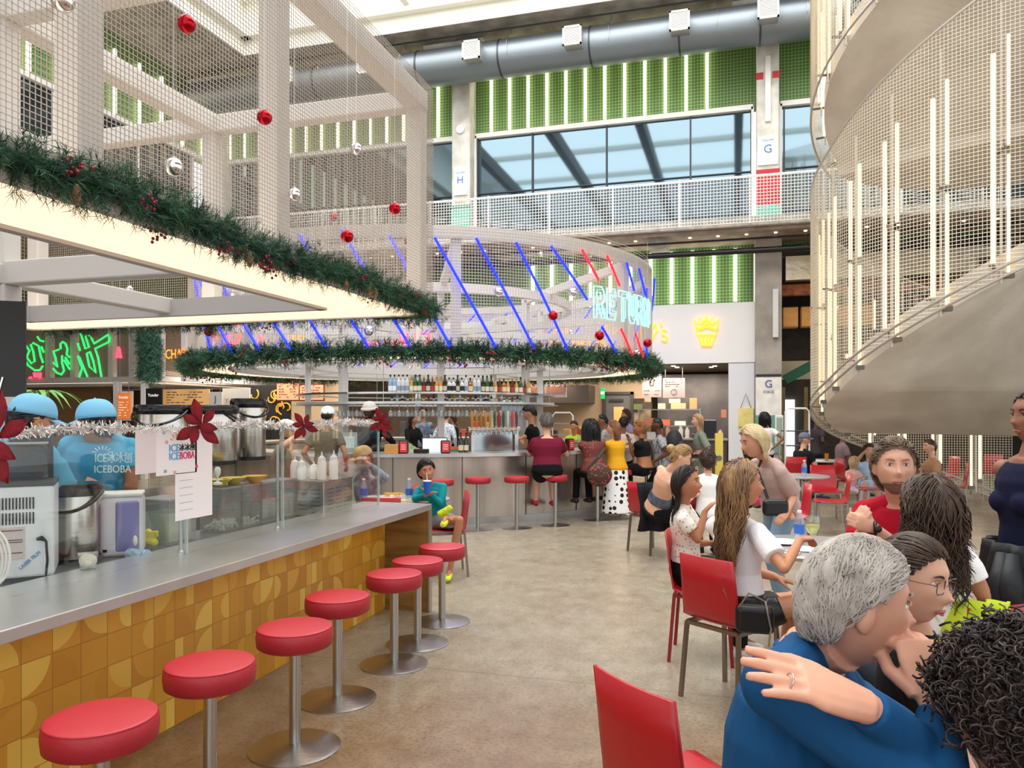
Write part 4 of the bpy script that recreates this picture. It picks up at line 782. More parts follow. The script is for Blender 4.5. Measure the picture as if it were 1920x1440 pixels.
seq=[7,7,2,2,2,6,0,0,4,3,4,6,6,3,5,5,3,5,2,1,2,2,3,0,3,6,4,1,6,4,6,0,4,6]
a_start=ang=None
def angR(px,Rr):
    a,b_=ray(px); L=sqrt(a*a+b_*b_); ux,uy=a/L,b_/L; bq=ux*CX+uy*CY; cq=CX*CX+CY*CY-Rr*Rr; D=bq-sqrt(max(bq*bq-cq,0)); return atan2(uy*D-CY,ux*D-CX)
def putb(k,x,y,z,grp,where):
    kd=kinds[k]; lab='%s bottle standing %s'%(kd[2],where)
    key=(k)
    if key not in protos: o=bottle(kd[0],kd[1],lab,kd[3]); o.location=(x,y,z); o['group']=grp+', '+kd[2]; protos[key]=o; return o
    o=dup(protos[key],(x,y,z),rz=rnd.uniform(0,6),label=lab,group=grp+', '+kd[2]); return o
for i,k in enumerate(seq):
    px=732+ (992-732)*i/(len(seq)-1)
    if abs(px-718)<8: continue
    a=angR(px,2.38); putb(k,CX+2.38*cos(a),CY+2.38*sin(a),SZ+.021,'bottles on the glass shelf above the bar','on the glass shelf above the bar')
for i in range(26):
    px=735+i*9.8; a=angR(px,2.24); rr=2.24; k=[3,2,5,4,6,7,1,0][(i*5)%8]; o=putb(k,CX+rr*cos(a),CY+rr*sin(a),SZ-.129,'bottles on the low steel shelf above the bar','on the low steel shelf above the bar'); o.scale=(.62,.62,.47)
# hanging wine glasses
GW=glassm('#eef2f3',.16,.03,.12)
t=thing('wine_glass','clear stemmed glass hanging upside down from the rack over the bar','glass',(0,0,0),group='stemmed glasses hanging over the bar')
MB().lathe([(.035,-.0),(.034,-.004),(.004,-.01),(.004,-.09),(.03,-.11),(.042,-.15),(.036,-.2)],n=14,cap=False).build('glass_body',GW,t,local=True,smooth='all')
g0=t; first=True
for i in range(46):
    px=630+i*7.9
    if abs(px-722)<7: continue
    for rr in ((2.45,2.25) if i%2 else (2.4,)):
        a=angR(px,rr); L=(CX+rr*cos(a),CY+rr*sin(a),SZ-.185)
        if first: g0.location=L; first=False
        else: dup(g0,L)
# things on the bar
def on_bar(px,rr=3.85,z=1.07): a=angR(px,rr); return V((CX+rr*cos(a),CY+rr*sin(a),z)),a
q,a=on_bar(926,3.45); q.z=.885; t=thing('beer_tap_tower','steel beer tap tower with a row of wooden and coloured handles','beer tap',q,rz=a+pi/2)
MB().b2(-.42,.42,-.06,.06,.0,.04).b2(-.4,-.34,-.05,.05,.04,.5).b2(.34,.4,-.05,.05,.04,.5).build('stand',SSB,t,local=True); MB().tube([(-.44,0,.52),(.44,0,.52)],.045,16).build('manifold',SSB,t,local=True,smooth=True); MB().b2(-.32,.32,.0,.05,.05,.48).build('backplate',mat('#aab4b8',.15,.9),t,local=True)
for i in range(11):
    x=-.38+i*.076; MB().tube([(x,-.02,.53),(x,-.09,.50),(x,-.1,.44)],.009,6).build('spout',SS,t,local=True)
    MB().lathe([(.008,.55),(.02,.6),(.024,.74),(.014,.8),(.004,.81)],(x,-.03,0),8).build('tap_handle',mat(['#c98a3a','#b87a30','#b0762c','#c08a40','#c98a3a','#2f5a34','#b5202c','#1e5b38','#d6d0c4','#c9423a','#8a2a24'][i],.5),t,local=True,smooth=True)
q,a=on_bar(815,3.4); q.z=.885; t=thing('point_of_sale_screen','white till screen on a stand facing across the bar','screen',q,rz=a+pi/2)
MB().b2(-.2,.2,-.01,.02,.1,.4).build('housing',mat('#3a3c40',.4),t,local=True,bevel=.008); MB().b2(-.185,.185,-.013,-.01,.115,.385).build('display',mat('#dfeaf0',.3,emit=.5),t,local=True); MB().b2(-.04,.04,.0,.05,.0,.12).b2(-.12,.12,-.08,.1,0,.015).build('stand',mat('#c9c9c9',.4),t,local=True)
for px,l in((757,'red napkin dispenser on the bar left of the till screen'),(835,'red napkin dispenser on the bar in front of the till screen'),(1068,'red napkin dispenser on the bar right of the maroon shirt')):
    q,a=on_bar(px,4.0); t=thing('napkin_dispenser',l,'napkin dispenser',q,rz=a+pi/2); MB().b2(-.07,.07,-.05,.05,0,.19).build('black_housing',BLK,t,local=True,bevel=.02); MB().b2(-.055,.055,-.054,-.05,.02,.17).build('red_face',mat('#e0303a',.4),t,local=True,bevel=.001); MB().b2(-.035,.035,-.056,-.054,.06,.07).b2(-.035,.035,-.056,-.054,.09,.1).b2(-.035,.035,-.056,-.054,.12,.13).build('white_lines',WHITE,t,local=True)
q,a=on_bar(736,3.98); tag(MB().b2(-.12,.12,-.1,.1,0,.13).build('wooden_caddy',mat('#c98d4e',.6),origin=(0,0,0),bevel=.005),'plain wooden box on the bar below the bartender','box'); bpy.context.view_layer.update; ob=COL.objects['wooden_caddy']; ob.location=q; ob.rotation_euler=(0,0,a)
for px in(864,874):
    q,a=on_bar(px,3.8); o=bottle(0,'#1f2a1c','dark wine bottle standing on the bar left of the taps','#d8cda8'); o.location=q; o['group']='two wine bottles on the bar'
q,a=on_bar(850,3.55,.885); o=MB().b2(-.15,.15,-.04,.04,0,.26).build('teal_box',mat('#2f8a72',.5),origin=(0,0,0)); o.location=q; o.rotation_euler=(0,0,a+pi/2); tag(o,'teal carton with pale lettering and orange top right of the till screen','box'); MB().b2(-.152,.152,-.042,.042,.22,.262).build('orange_top',mat('#d8653a',.5),o,local=True); x=text('Can','lettering',mat('#b5e08a',.5),(0,0,0),(1,0,0),Z,.16,None)
if 1:
    x.parent=o; x.matrix_parent_inverse=Matrix.Identity(4); x.location=(0,-.044,.05); x.rotation_euler=(0,0,0)
q,a=on_bar(760,3.45,.885); o=MB().ell((0,0,.16),(.17,.07,.17),16,10).build('salad_bag',mat('#d9e6c8',.3,h2='#5f9a3a',vs=9),origin=(0,0,0),smooth=True); o.location=q; o.rotation_euler=(0,0,a+pi/2); tag(o,'clear bag of green limes behind the bar','bag')
q,a=on_bar(790,3.9); o=MB().b2(-.1,.1,-.07,.07,0,.06).build('card_reader',BLK,origin=(0,0,0),bevel=.01); o.location=q; tag(o,'small black card reader on the bar left of the till screen','card reader')
q,a=on_bar(1087,4.0); t=thing('wine_glass','empty stemmed wine glass standing on the bar by the woman with black hair','glass',q); MB().lathe([(.035,0),(.034,.004),(.004,.01),(.004,.09),(.03,.11),(.042,.15),(.036,.2)],n=16,cap=False).build('glass_body',GW,t,local=True,smooth='all')
q,a=on_bar(650,3.7,1.07); o=MB().b2(-.16,.16,-.01,.01,0,.3).build('sign_stand',mat('#aebab8',.4),origin=(0,0,0)); o.location=(q.x,q.y,q.z); o.rotation_euler=(0,0,TH); tag(o,'grey green sign holder on the bar left of the bartender','sign'); MB().b2(-.12,.12,-.014,-.01,.06,.24).build('white_card',mat('#e2eef0',.4),o,local=True)
# fridge / ice unit behind taps
o=MB().b2(-.25,.25,-.2,.2,0,1.9).build('glass_fridge',mat('#aab6bc',.25,.6),origin=(0,0,0),bevel=.02); a,b_=ray(965); o.location=(a*14.2,b_*14.2,0); o.rotation_euler=(0,0,TH); tag(o,'tall pale steel fridge behind the beer taps','fridge')
# ================= SPIRAL STAIR =================
def camxy(r,D): return V((WX*r+VX*D,WY*r+VY*D,0))
def cd(a,b): v=V((WX*a+VX*b,WY*a+VY*b,0)); return v.normalized()
SC=camxy(7.6,11.2)
def sp(phi,Rr,z): a=R(phi); q=camxy(7.6-Rr*sin(a),11.2+Rr*cos(a)); return V((q.x,q.y,z))
ZP,ZV=[-60,-28,20,91,143,300],[-.63,.02,1.0,2.0,3.3,6.3]
zb=lambda ph: float(np.interp(ph,ZP,ZV))
zu=lambda ph: 5.93+.0195*(ph-405)
t=thing('spiral_stair','large concrete spiral stair wrapped in curved wire mesh with vertical light strips','staircase',SC)
SCN=mat('#dcd2c2',.7,bump=.1,bs=6,h2='#c4b9a8',vs=1.3)
def ramp(name,f,p0,p1,th,ri=.05,ro=2.83,flat=None,n=90):
    rows=[]
    for i in range(n+1):
        ph=p0+(p1-p0)*i/n; z=f(ph); rows.append([sp(ph,ri,z),sp(ph,ro,z),sp(ph,ro,z+th),sp(ph,ri,z+th)])
    m=MB().grid(rows,closed=True); k=len(rows)*4; m.f+=[(3,2,1,0),(k-4,k-3,k-2,k-1)]; m.mi+=[0,0]; return m.build(name,SCN,t,smooth=True)
ramp('lower_flight',zb,43,268,.32); ramp('landing',lambda p:5.74,268,405,.2); ramp('upper_flight',zu,405,640,.32)
m=MB()
for i in range(30):
    ph=45+i*7.4; m.grid([[sp(ph,.3,zb(ph)+.3),sp(ph+7.6,.3,zb(ph)+.3),sp(ph+7.6,.3,zb(ph)+.47),sp(ph,.3,zb(ph)+.47)],[sp(ph,2.8,zb(ph)+.3),sp(ph+7.6,2.8,zb(ph)+.3),sp(ph+7.6,2.8,zb(ph)+.47),sp(ph,2.8,zb(ph)+.47)]],closed=True)
m.build('treads',mat('#c7c0b4',.6),t)
WM=mat('#cfc4b0',.45,.2); WR=3.03
def smesh(f,p0,p1,H,topz=99):
    m=MB(); st=.046; dph=math.degrees(st/WR); ph=p0
    while ph<p1:
        z0=f(ph); z1=min(z0+H,topz); 
        if z1>z0: a,b_=sp(ph,WR,z0),sp(ph,WR,z1); m.bar(a,b_,.0058,.0058,(a-V((SC.x,SC.y,a.z))))
        ph+=dph
    z=f(p0)+.02; PG=np.linspace(p0,p1,500); ZG=np.array([f(q) for q in PG])
    while z<min(f(p1)+H,topz):
        a1=float(np.interp(z,ZG,PG)); a0=float(np.interp(z-H,ZG,PG))
        n=max(2,int((a1-a0)/4))
        if a1-a0>1: m.tube([sp(a0+(a1-a0)*k/n,WR+.005,z) for k in range(n+1)],.0037,3)
        z+=st
    return m.build('wire_mesh',WM,t)
smesh(zb,-28,262,3.42,9.5); smesh(lambda p:zu(p)-.1,398,600,3.4,10.9)
def edge(f,p0,p1,off,nm='edge_rail'): 
    MB().tube([sp(p0+(p1-p0)*k/60,WR,f(p0+(p1-p0)*k/60)+off) for k in range(61)],.018,6).build(nm,mat('#b9b2a6',.4,.4),t,smooth=True)
edge(zb,-28,262,0); edge(zb,-28,200,3.42); edge(zu,398,600,-.1); edge(zb,-28,262,.12)
ST=mat('#ffedc8',.5,emit=.85,ecol='#ffdfae')
def bk(a,b_,w,h): MB().bar(a,b_,w,h).build('mounting_bracket',mat('#6f6a62',.5,.4),t)
def up_(ph,z,h): MB().bar(sp(ph+1.5,2.87,z),sp(ph+1.5,2.87,z+h),.025).build('mesh_upright',mat('#c9c1b4',.4,.3),t)
def strip(ph,Rr,z0,z1,w=.03): 
    a,b_=sp(ph,Rr,z0),sp(ph,Rr,z1); MB().bar(a,b_,w*2,.03,(a-V((SC.x,SC.y,a.z)))).build('led_strip',ST,t)
ph=-18
while ph<200:
    z=zb(ph); strip(ph,2.91,z+.25,z+2.7,.024); 
    strip(ph+3,2.87,z+.12,z+1.5,.018)
    if ph>40: strip(ph+3,2.87,z+1.62,z+2.9,.018)
    bk(sp(ph,2.82,z+.2),sp(ph,WR,z+.2),.05,.02); bk(sp(ph+3,2.86,z+.06),sp(ph+3,2.86,z+.12),.1,.08); up_(ph,z,3.3)
    bk(sp(ph,2.82,z+1.55),sp(ph+3,WR,z+1.55),.05,.03); ph+=13
ph=402
while ph<560:
    z=zu(ph); strip(ph,2.91,z+.25,z+2.7,.024); strip(ph+3,2.87,z+.12,z+1.6,.018); bk(sp(ph,2.82,z+.15),sp(ph,WR,z+.15),.05,.02); up_(ph,z,3); ph+=13
# ================= CHAIRS & TABLES =================
RC=mat('#b0121f',.35,spec=.5,coat=.2); LEGM=mat('#8d8276',.35,.9); LEGR=mat('#8d1018',.4)
def red_chair(label,q,face,legs=LEGM,group='red plywood shell chairs'):
    t=thing('dining_chair',label,'chair',q,atan2(face.y,face.x)-pi/2,group)
    pr=[(.225,.452),(.18,.462),(.08,.458),(-.05,.452),(-.13,.458),(-.175,.48),(-.2,.525),(-.212,.6),(-.225,.7),(-.245,.845)]
    rows=[]
    for i,(y,z) in enumerate(pr):
        w=.205 if i<5 else .205-.012*(i-4)/5*1.5; rows.append([V((w*u,y-(.02*(u*u) if i>5 else 0)*-1,z+(.008*u*u if i<6 else 0))) for u in(-1,-.9,-.5,0,.5,.9,1)])
    MB().grid(rows).build('shell',RC,t,local=True,smooth='all',solid=.011)
    for sx in(-1,1):
        for sy,yy in((1,.17),(-1,-.17)): MB().bar((sx*.18,yy,.44),(sx*.2,yy*1.2,0),.022).build('leg',legs,t,local=True)
    MB().bar((-.18,.17,.437),(.18,.17,.437),.022).bar((-.18,-.17,.437),(.18,-.17,.437),.022).bar((-.18,-.17,.437),(-.18,.17,.437),.022).bar((.18,-.17,.437),(.18,.17,.437),.022).build('seat_frame',legs,t,local=True); return t
def FLq(px,D): return FL(px,D)
ch1=red_chair('red chair under the long-haired woman in the white tee, its back to the camera',camxy(1.27,4.46),cd(.8,.6))
chR=red_chair('red chair with red legs under the girl in the dotted top',camxy(1.3,5.25),cd(.93,-.3),LEGR)
def cpy(src,label,px,D,a,b): f=cd(a,b); return dup(src,FL(px,D),atan2(f.y,f.x)-pi/2,label)
cpy(ch1,'empty red chair in the foreground left of the grey-haired man',1290,2.42,.85,.5)
cpy(ch1,'red chair hung with a lime jacket under the curly-haired person in white',1790,3.45,-.25,1)
cpy(chR,'red chair under the man in the red shirt',1668,4.75,-.8,-.2)
for px,D,a,b,l,lg in [(1560,10.5,-1,.3,'empty red chair standing sideways in front of the stair, its back on the right',0),(1548,11.9,-.2,-1,'empty red chair facing the camera behind the sideways one',0),(1478,8.9,-1,.15,'red chair beside the jeans of the blonde woman',1),(1487,14.6,.1,1,'red chair by the man in the grey cap',0),(1640,12.2,-1,.1,'red chair left of the red-shirted man, behind his shoulder',0),(1597,13.8,1,0,'red chair edge-on behind the woman in pale blue',1),
 (1785,12.6,-.9,.4,'red chair under the raised mesh of the spiral stair',0),(836,7.95,-1,-.2,'red chair under the boy in teal',0),(722,7.6,0,1,'red chair with its back to the glass guard end',0),(1222,9.2,.8,.5,'red chair under the woman with the blonde bun',0),(1308,9.0,.2,1,'red chair of the curly-haired child in white',1),(1700,14.4,0,-1,'red chair behind the wire mesh beside the light strips, left one',0),(1768,14.6,-1,0,'red chair behind the wire mesh, middle one',0),(1850,15.5,0,1,'red chair behind the wire mesh at the right',0),(742,8.8,-1,.1,'red chair under the man in the tan cap',0)]:
    cpy(chR if lg else ch1,l,px,D,a,b)
for pt,a,b,l in((camxy(.64,1.5),.78,-.62,'red chair under the grey-haired man, mostly below the picture'),(camxy(1.08,2.06),.75,-.4,'red chair under the girl with glasses'),(camxy(.84,1.28),-.4,.9,'red chair under the curly-haired person at the corner')): f_=cd(a,b); dup(ch1,pt,atan2(f_.y,f_.x)-pi/2,l)
TT=mat('#a9a7a4',.35,.3)
def table(label,px,D,rr,h=.74,grp=None):
    t=thing('round_table',label,'table',FL(px,D),group=grp); MB().lathe([(rr-.01,h-.025),(rr,h-.02),(rr,h-.004),(rr-.006,h)],n=48).build('table_top',TT,t,local=True,smooth=True)
    MB().lathe([(.03,.02),(.03,h-.03)],n=16).build('pole',SS,t,local=True,smooth=True); MB().lathe([(.25,0),(.25,.012),(.05,.03),(.03,.05)],n=32).build('base',SS,t,local=True,smooth=True); return t
table('round grey table in front of the long-haired woman with food and drinks',1520,5.3,.5); table('round grey cafe table with a water bottle behind the blonde woman',1495,11.4,.45); table('round grey table with beer glass at the far right',1530,15.2,.5); table('round table of the boy in teal with paper food trays',765,8.3,.45)
def water(px,D,z,label,sc=1):
    q=FL(px,D); q.z=z; t=thing('water_bottle',label,'bottle',q); g=glassm('#dfeefa',.15,.05,.15)
    MB().lathe([(.03,0),(.033,.01),(.033,.12),(.032,.15),(.013,.19),(.013,.2)],n=16).build('bottle_body',g,t,local=True,smooth=True); MB().lathe([(.0345,.06),(.0345,.12)],n=16,cap=False).build('blue_label',mat('#2f6bc9',.4),t,local=True,smooth=True); MB().lathe([(.015,.2),(.015,.217)],n=12).build('cap',WHITE,t,local=True); t.scale=(sc,)*3; return t
water(1499,5.45,.74,'water bottle with blue label on the near round table',1.05); water(1508,11.2,.74,'water bottle on the cafe table behind the blonde woman',1.1); water(767,8.0,.74,'water bottle beside the boy in teal',1.1); water(682,8.0,.74,'water bottle seen through the glass guard, left of the boys',1.1)
q=FL(1523,5.25); q.z=.74; t=thing('wine_glass','large glass of white wine on the near round table','glass',q)
MB().lathe([(.04,0),(.038,.004),(.005,.01),(.005,.08),(.03,.1),(.048,.14),(.047,.18),(.04,.215)],n=24,cap=False).build('glass_body',glassm('#eef3ee',.14,.02,.08),t,local=True,smooth='all'); MB().lathe([(.003,.083),(.028,.101),(.045,.14),(.045,.152)],n=24).build('white_wine',mat('#e3dc5a',.1,alpha=.75),t,local=True,smooth=True)
def flat(name,label,cat,px,D,z,pts,m,th=.004,rz=0):
    q=FL(px,D); q.z=z; o=MB().prism(pts,0,th).build(name,m,origin=(0,0,0)); o.location=q; o.rotation_euler=(0,0,rz); return tag(o,label,cat)
o=MB().lathe([(.08,0),(.12,.012),(.125,.014),(.12,.016),(.08,.005),(.001,.005)],n=32).build('plate',WHITE,origin=(0,0,0),smooth=True); q=FL(1470,5.4); o.location=(q.x,q.y,.742); tag(o,'white plate on the near round table left of the bottle','plate')
flat('paper_tray','open white paper tray at the middle of the near table','tray',1535,5.1,.742,[(-.16,-.1),(.14,-.12),(.18,.09),(-.12,.12)],WHITE,.01); flat('paper_napkin','crumpled white napkin beside the fork on the near table','napkin',1478,5.0,.742,[(-.06,-.05),(.05,-.07),(.08,.02),(0,.07)],WHITE,.012)
o=flat('black_fork','black plastic fork on the near table','fork',1492,4.98,.757,[(-.08,-.004),(.05,-.004),(.08,-.012),(.08,.012),(.05,.004),(-.08,.004)],BLK,.003)
flat('yellow_tray','yellow food paper on the table by the boy in teal','tray',782,8.05,.742,[(-.15,-.12),(.18,-.14),(.16,.1),(-.12,.12)],mat('#e6cf8a',.6),.01); flat('food_box','open pink and white food box on the boy table','box',722,8.2,.742,[(-.2,-.12),(.14,-.12),(.14,.12),(-.2,.12)],mat('#e6d2cc',.6),.03)
m=MB(); rnd=random.Random(4)
for i in range(30): m.box((rnd.uniform(-.08,.08),rnd.uniform(-.06,.06),.01+rnd.uniform(0,.03)),(.06,.008,.008),rnd.uniform(0,3))
o=m.build('french_fries',mat('#e8b95a',.6),origin=(0,0,0)); q=FL(738,8.15); o.location=(q.x,q.y,.775); tag(o,'heap of french fries in the food box','food',kind='stuff')
q=FL(1550,15.0); q.z=.74; o=MB().lathe([(.03,0),(.04,.14)],n=12).build('beer_glass',mat('#b5731c',.1),origin=(0,0,0)); o.location=q; tag(o,'glass of amber beer on the far table','glass')
# ================= PEOPLE =================
def ik(a,t,l1,l2,pole):
    a,t=V(a),V(t); d=t-a; L=min(max(d.length,.02),(l1+l2)*.998); u=d.normalized(); x=(l1*l1-l2*l2+L*L)/(2*L); h=sqrt(max(l1*l1-x*x,0)); p=V(pole); p=p-u*p.dot(u); p=p.normalized() if p.length>1e-4 else V((0,0,-1)); return a+u*x+p*h, a+u*L
def skel(q,face,h=1.7,pose='stand',seat=.45,lean=4,side=0,feet=None,tw=0):
    s=h/1.75; fw=V(face).normalized(); rt=V((fw.y,-fw.x,0)); up=V((0,0,1)); j=dict(s=s,fw=fw,rt=rt,q=V(q))
    H=V(q)+up*((.94*s) if pose=='stand' else seat+.1*s); sd=(up*cos(R(lean))+fw*sin(R(lean))+rt*sin(R(side))).normalized(); C=H+sd*.52*s
    sr=(rt*cos(R(tw))+fw*sin(R(tw))); sr=(sr-sd*sr.dot(sd)).normalized()
    j.update(H=H,C=C,sd=sd,sr=sr,hd=C+(sd*.5+up*.5)*.215*s+fw*.035*s)
    for k,sg in(('R',1),('L',-1)):
        j['sh'+k]=C+sr*sg*.165*s-sd*.055*s; j['hip'+k]=H+rt*sg*.088*s-up*.03*s
        if pose=='stand': an=V(q)+rt*sg*.1*s+up*.09*s+fw*(0 if feet is None else feet*sg)
        else: an=V(q)+rt*sg*.12*s+fw*(.42*s if feet is None else feet)+up*(.09 if seat<.6 else .33)
        j['an'+k]=an; j['hand'+k]=H+rt*sg*.25*s+up*.0+fw*.12 if pose=='stand' else H+rt*sg*.15*s+fw*.35*s+up*.08
    return j
HX,HY,HZ_=.076,.096,.118
def headpts(n=40,k=30,male=True):
    ph=np.linspace(.03,pi-.03,k+1)[:,None]; th=np.linspace(0,2*pi,n+1)[:-1][None,:]; z=-np.cos(ph)*np.ones_like(th); rr=np.sin(ph)
    x=rr*np.sin(th); y=rr*np.cos(th)
    x=np.sign(x)*np.abs(x)**.92; X=x*HX; Y=y*HY; Zz=z*HZ_
    low=np.clip(-Zz/.118,0,1); X=X*(1-.33*low**1.6); back=(Y<0); Y=np.where(back,Y*(1-.45*np.clip((-Zz-.02)/.1,0,1)),Y*(1-.05*low)); Y=np.where(~back,np.minimum(Y,.088+.0*Y),Y*1.04)
    Y=Y+np.where(~back,.012*low*np.exp(-(X/.04)**2),0)
    g=lambda cx,cz,sx,sz:np.exp(-((X-cx)/sx)**2-((Zz-cz)/sz)**2)
    f=np.where(Y>.02,1,0.)
    Y=Y+f*(.004*g(0,.038,.05,.014)-.013*(g(.032,.012,.017,.013)+g(-.032,.012,.017,.013))+.012*g(0,.012,.009,.016)+.02*g(0,-.012,.010,.017)+.026*g(0,-.027,.013,.012)+.004*(g(.013,-.031,.008,.007)+g(-.013,-.031,.008,.007))
       +.008*g(0,-.058,.022,.006)+.008*g(0,-.070,.018,.006)-.004*g(0,-.064,.024,.003)+.008*g(0,-.098,.02,.014)+.005*(g(.045,-.018,.02,.02)+g(-.045,-.018,.02,.02)))
    return np.stack([X,Y,Zz],-1)
def hmat(look,tilt=0,pitch=0):
    fw=V(look).normalized(); fw=(fw+V((0,0,sin(R(pitch))))).normalized(); rt=V((fw.y,-fw.x,0)).normalized(); rt=(Matrix.Rotation(R(tilt),3,fw)@rt); up=rt.cross(fw); return Matrix((rt,fw,up)).transposed()
def zline(az,kind=0):
    a=abs(math.degrees(az)); xs=[0,25,45,62,78,95,115,140,180]; zs=[.62,.6,.52,.4,.3,.34,-.05,-.42,-.46] if MEN[0] else [.66,.64,.56,.36,.1,.08,-.42,-.68,-.74]
    return float(np.interp(a,xs,zs))
MEN=[0]
def hair(root,M,c,s,style,m,n=260,seed=1,L=.3,thick=.014,name='hair',wave=.006,w=.006,hl=0,part=0,men=0):
    MEN[0]=men
    r=random.Random(seed); mb=MB(); c=V(c)
    rows=[]; nn,kk=36,22
    for i in range(kk+1):
        ph=.03+(pi-.06)*i/kk; row=[]
        for k in range(nn):
            th=2*pi*k/nn; z=-cos(ph); x=sin(ph)*sin(th); y=sin(ph)*cos(th); zl=zline(th if th<pi else th-2*pi)-hl
            f=1/(1+math.exp(-(z-zl)*28)); nz=.0035*sin(th*7+z*5)+.003*sin(th*13-z*11); sc=.86+(.14)*f; X,Y,Z_=x*(HX*sc+(thick+nz)*f),y*(HY*sc+(thick+nz)*f)-.004*f,z*(HZ_*sc+(thick*.8+nz)*f)
            if y<0 and z<0: Y*=(1-.28*min(-z,1)) 
            row.append(c+M@(V((X,Y,Z_))*s))
        rows.append(row)
    if style!='buzz0': mb.grid(rows,closed=True); k0=(kk)*nn; mb.f.append(tuple(k0+q for q in range(nn))); mb.mi.append(0)
    Mi=M.transposed(); g=Mi@V((0,0,-1)); ro=V((HX+thick,HY+thick,HZ_+thick*.8))
    for i in range(n):
        while 1:
            d=V((r.gauss(0,1),r.gauss(0,1),r.gauss(.3,1))).normalized(); az=atan2(d.x,d.y)
            if d.z>zline(az)-hl+.02: break
        p=V((d.x*ro.x,d.y*ro.y,d.z*ro.z)); LL=L*r.uniform(.7,1.1); N=10; st=LL/N; pts=[p.copy()]; ph=r.uniform(0,6); rs=[]
        if style=='curly':
            o=d*.5+V((r.gauss(0,.6),r.gauss(0,.6),r.gauss(-.1,.6))); o.normalize(); a=o.orthogonal().normalized(); b=o.cross(a); cr=r.uniform(.006,.013); pts=[p-d*.012+o*(LL*t_/14)+(a*cos(t_*.9+ph)+b*sin(t_*.9+ph))*cr for t_ in range(12)]; rs=[w*s*.55]*12
        else:
            for t_ in range(N):
                q=pts[-1]; nrm=V((q.x/ro.x**2,q.y/ro.y**2,q.z/ro.z**2)).normalized(); e=(q.x/ro.x)**2+(q.y/ro.y)**2+(q.z/ro.z)**2
                if style=='short': dr=V((q.x*5+.25,-.5,0))+g*(.75 if q.y<.02 else .12)
                elif style=='comb': dr=V((q.x*2+.15*math.copysign(1,q.x),-1,0))+g*.5
                elif style=='back': dr=V((-q.x*3,-1.,.1))+g*.3
                else: dr=g*1.0+V(((.9 if q.x>part*.02 else -.9)*max(0,q.z)*8,-max(0,q.y+.03)*18*(1 if q.z<.09 else .5),0))*1.0
                if e<1.25: dr=dr-nrm*dr.dot(nrm)
                dr=dr.normalized(); q2=q+dr*st+V((sin(ph+t_*1.15),cos(ph*2+t_*1.0),0))*wave*(t_/N)
                e2=sqrt((q2.x/ro.x)**2+(q2.y/ro.y)**2+(q2.z/ro.z)**2); mn=1.0+.03*(t_/N)
                if style in('short','comb','back'): q2=q2*((mn+.02*sin(ph))/e2)
                elif e2<mn: q2=q2*(mn/e2)
                if style in('short','comb','back'):
                    az=atan2(q2.x,q2.y)
                    if q2.z/ro.z<zline(az)-hl-.13: pts.append(q.copy()); continue
                if style=='long' and q2.z<-.07: 
                    if q2.y>-.05 and abs(q2.x)<.06: q2.x=math.copysign(.07,q2.x) 
                    if q2.z<-.16 and q2.y>-.085 and abs(q2.x)<.16 and q2.y<.06: q2.y-=.012
                pts.append(q2)
            rs=[w*s*(1.0 if t_<N*.6 else 1-.8*(t_-N*.6)/(N*.4)) for t_ in range(N+1)]
        mb.tube([c+M@(q*s) for q in pts],[(x,x*.55) for x in rs],5,ax=tuple(M@d) if style!='curly' else None)
    return mb.build(name,m,root,smooth='all')
def hand(mb,wr,d,nrm,s,curl=.35,side=1,spread=.05,fc=None,thumb=.9):
    """wrist point, pointing dir, palm normal (palm faces nrm)"""
    d=V(d).normalized(); n_=V(nrm); n_=(n_-d*n_.dot(d)).normalized(); x=d.cross(n_)*side   # toward thumb side
    mb.tube([wr-d*.01*s,wr+d*.03*s,wr+d*.065*s,wr+d*.092*s],[(.026*s,.018*s),(.036*s,.017*s),(.041*s,.014*s),(.036*s,.011*s)],12,ax=tuple(x))
    for i,(o,L,r0) in enumerate(((.029,.078,.0088),(.010,.087,.009),(-.009,.082,.0086),(-.027,.065,.0078))):
        dd=(d+x*spread*(o/.03)*.6).normalized(); p=wr+d*.082*s+x*o*s; cu=fc[i] if fc else curl; a=cu*.7; pts=[p-d*.01*s,p]
        for k,l in enumerate((.45,.3,.25)):
            a+=cu*(.55 if k else .3); v=dd*cos(a)+n_*sin(a); p=p+v*L*l*s; pts.append(p)
        mb.tube(pts,[r0*s*.95,r0*s,r0*s*.95,r0*s*.88,r0*s*.66],8)
    tp=wr+d*.022*s+x*.026*s+n_*.006*s; t1=tp+(d*.6+x*thumb+n_*.35).normalized()*.042*s; t2=t1+(d*.95+x*(thumb-.45)+n_*.35).normalized()*.03*s; t3=t2+(d*1+x*(thumb-.7)+n_*.45).normalized()*.024*s
    mb.tube([tp-d*.01*s,tp,t1,t2,t3],[.013*s,.0135*s,.0105*s,.0098*s,.0065*s],8)
def loft(mb,st,sr,fw): 
    mb.tube([p for p,_,_ in st],[(a,b) for _,a,b in st],20,ax=tuple(sr))
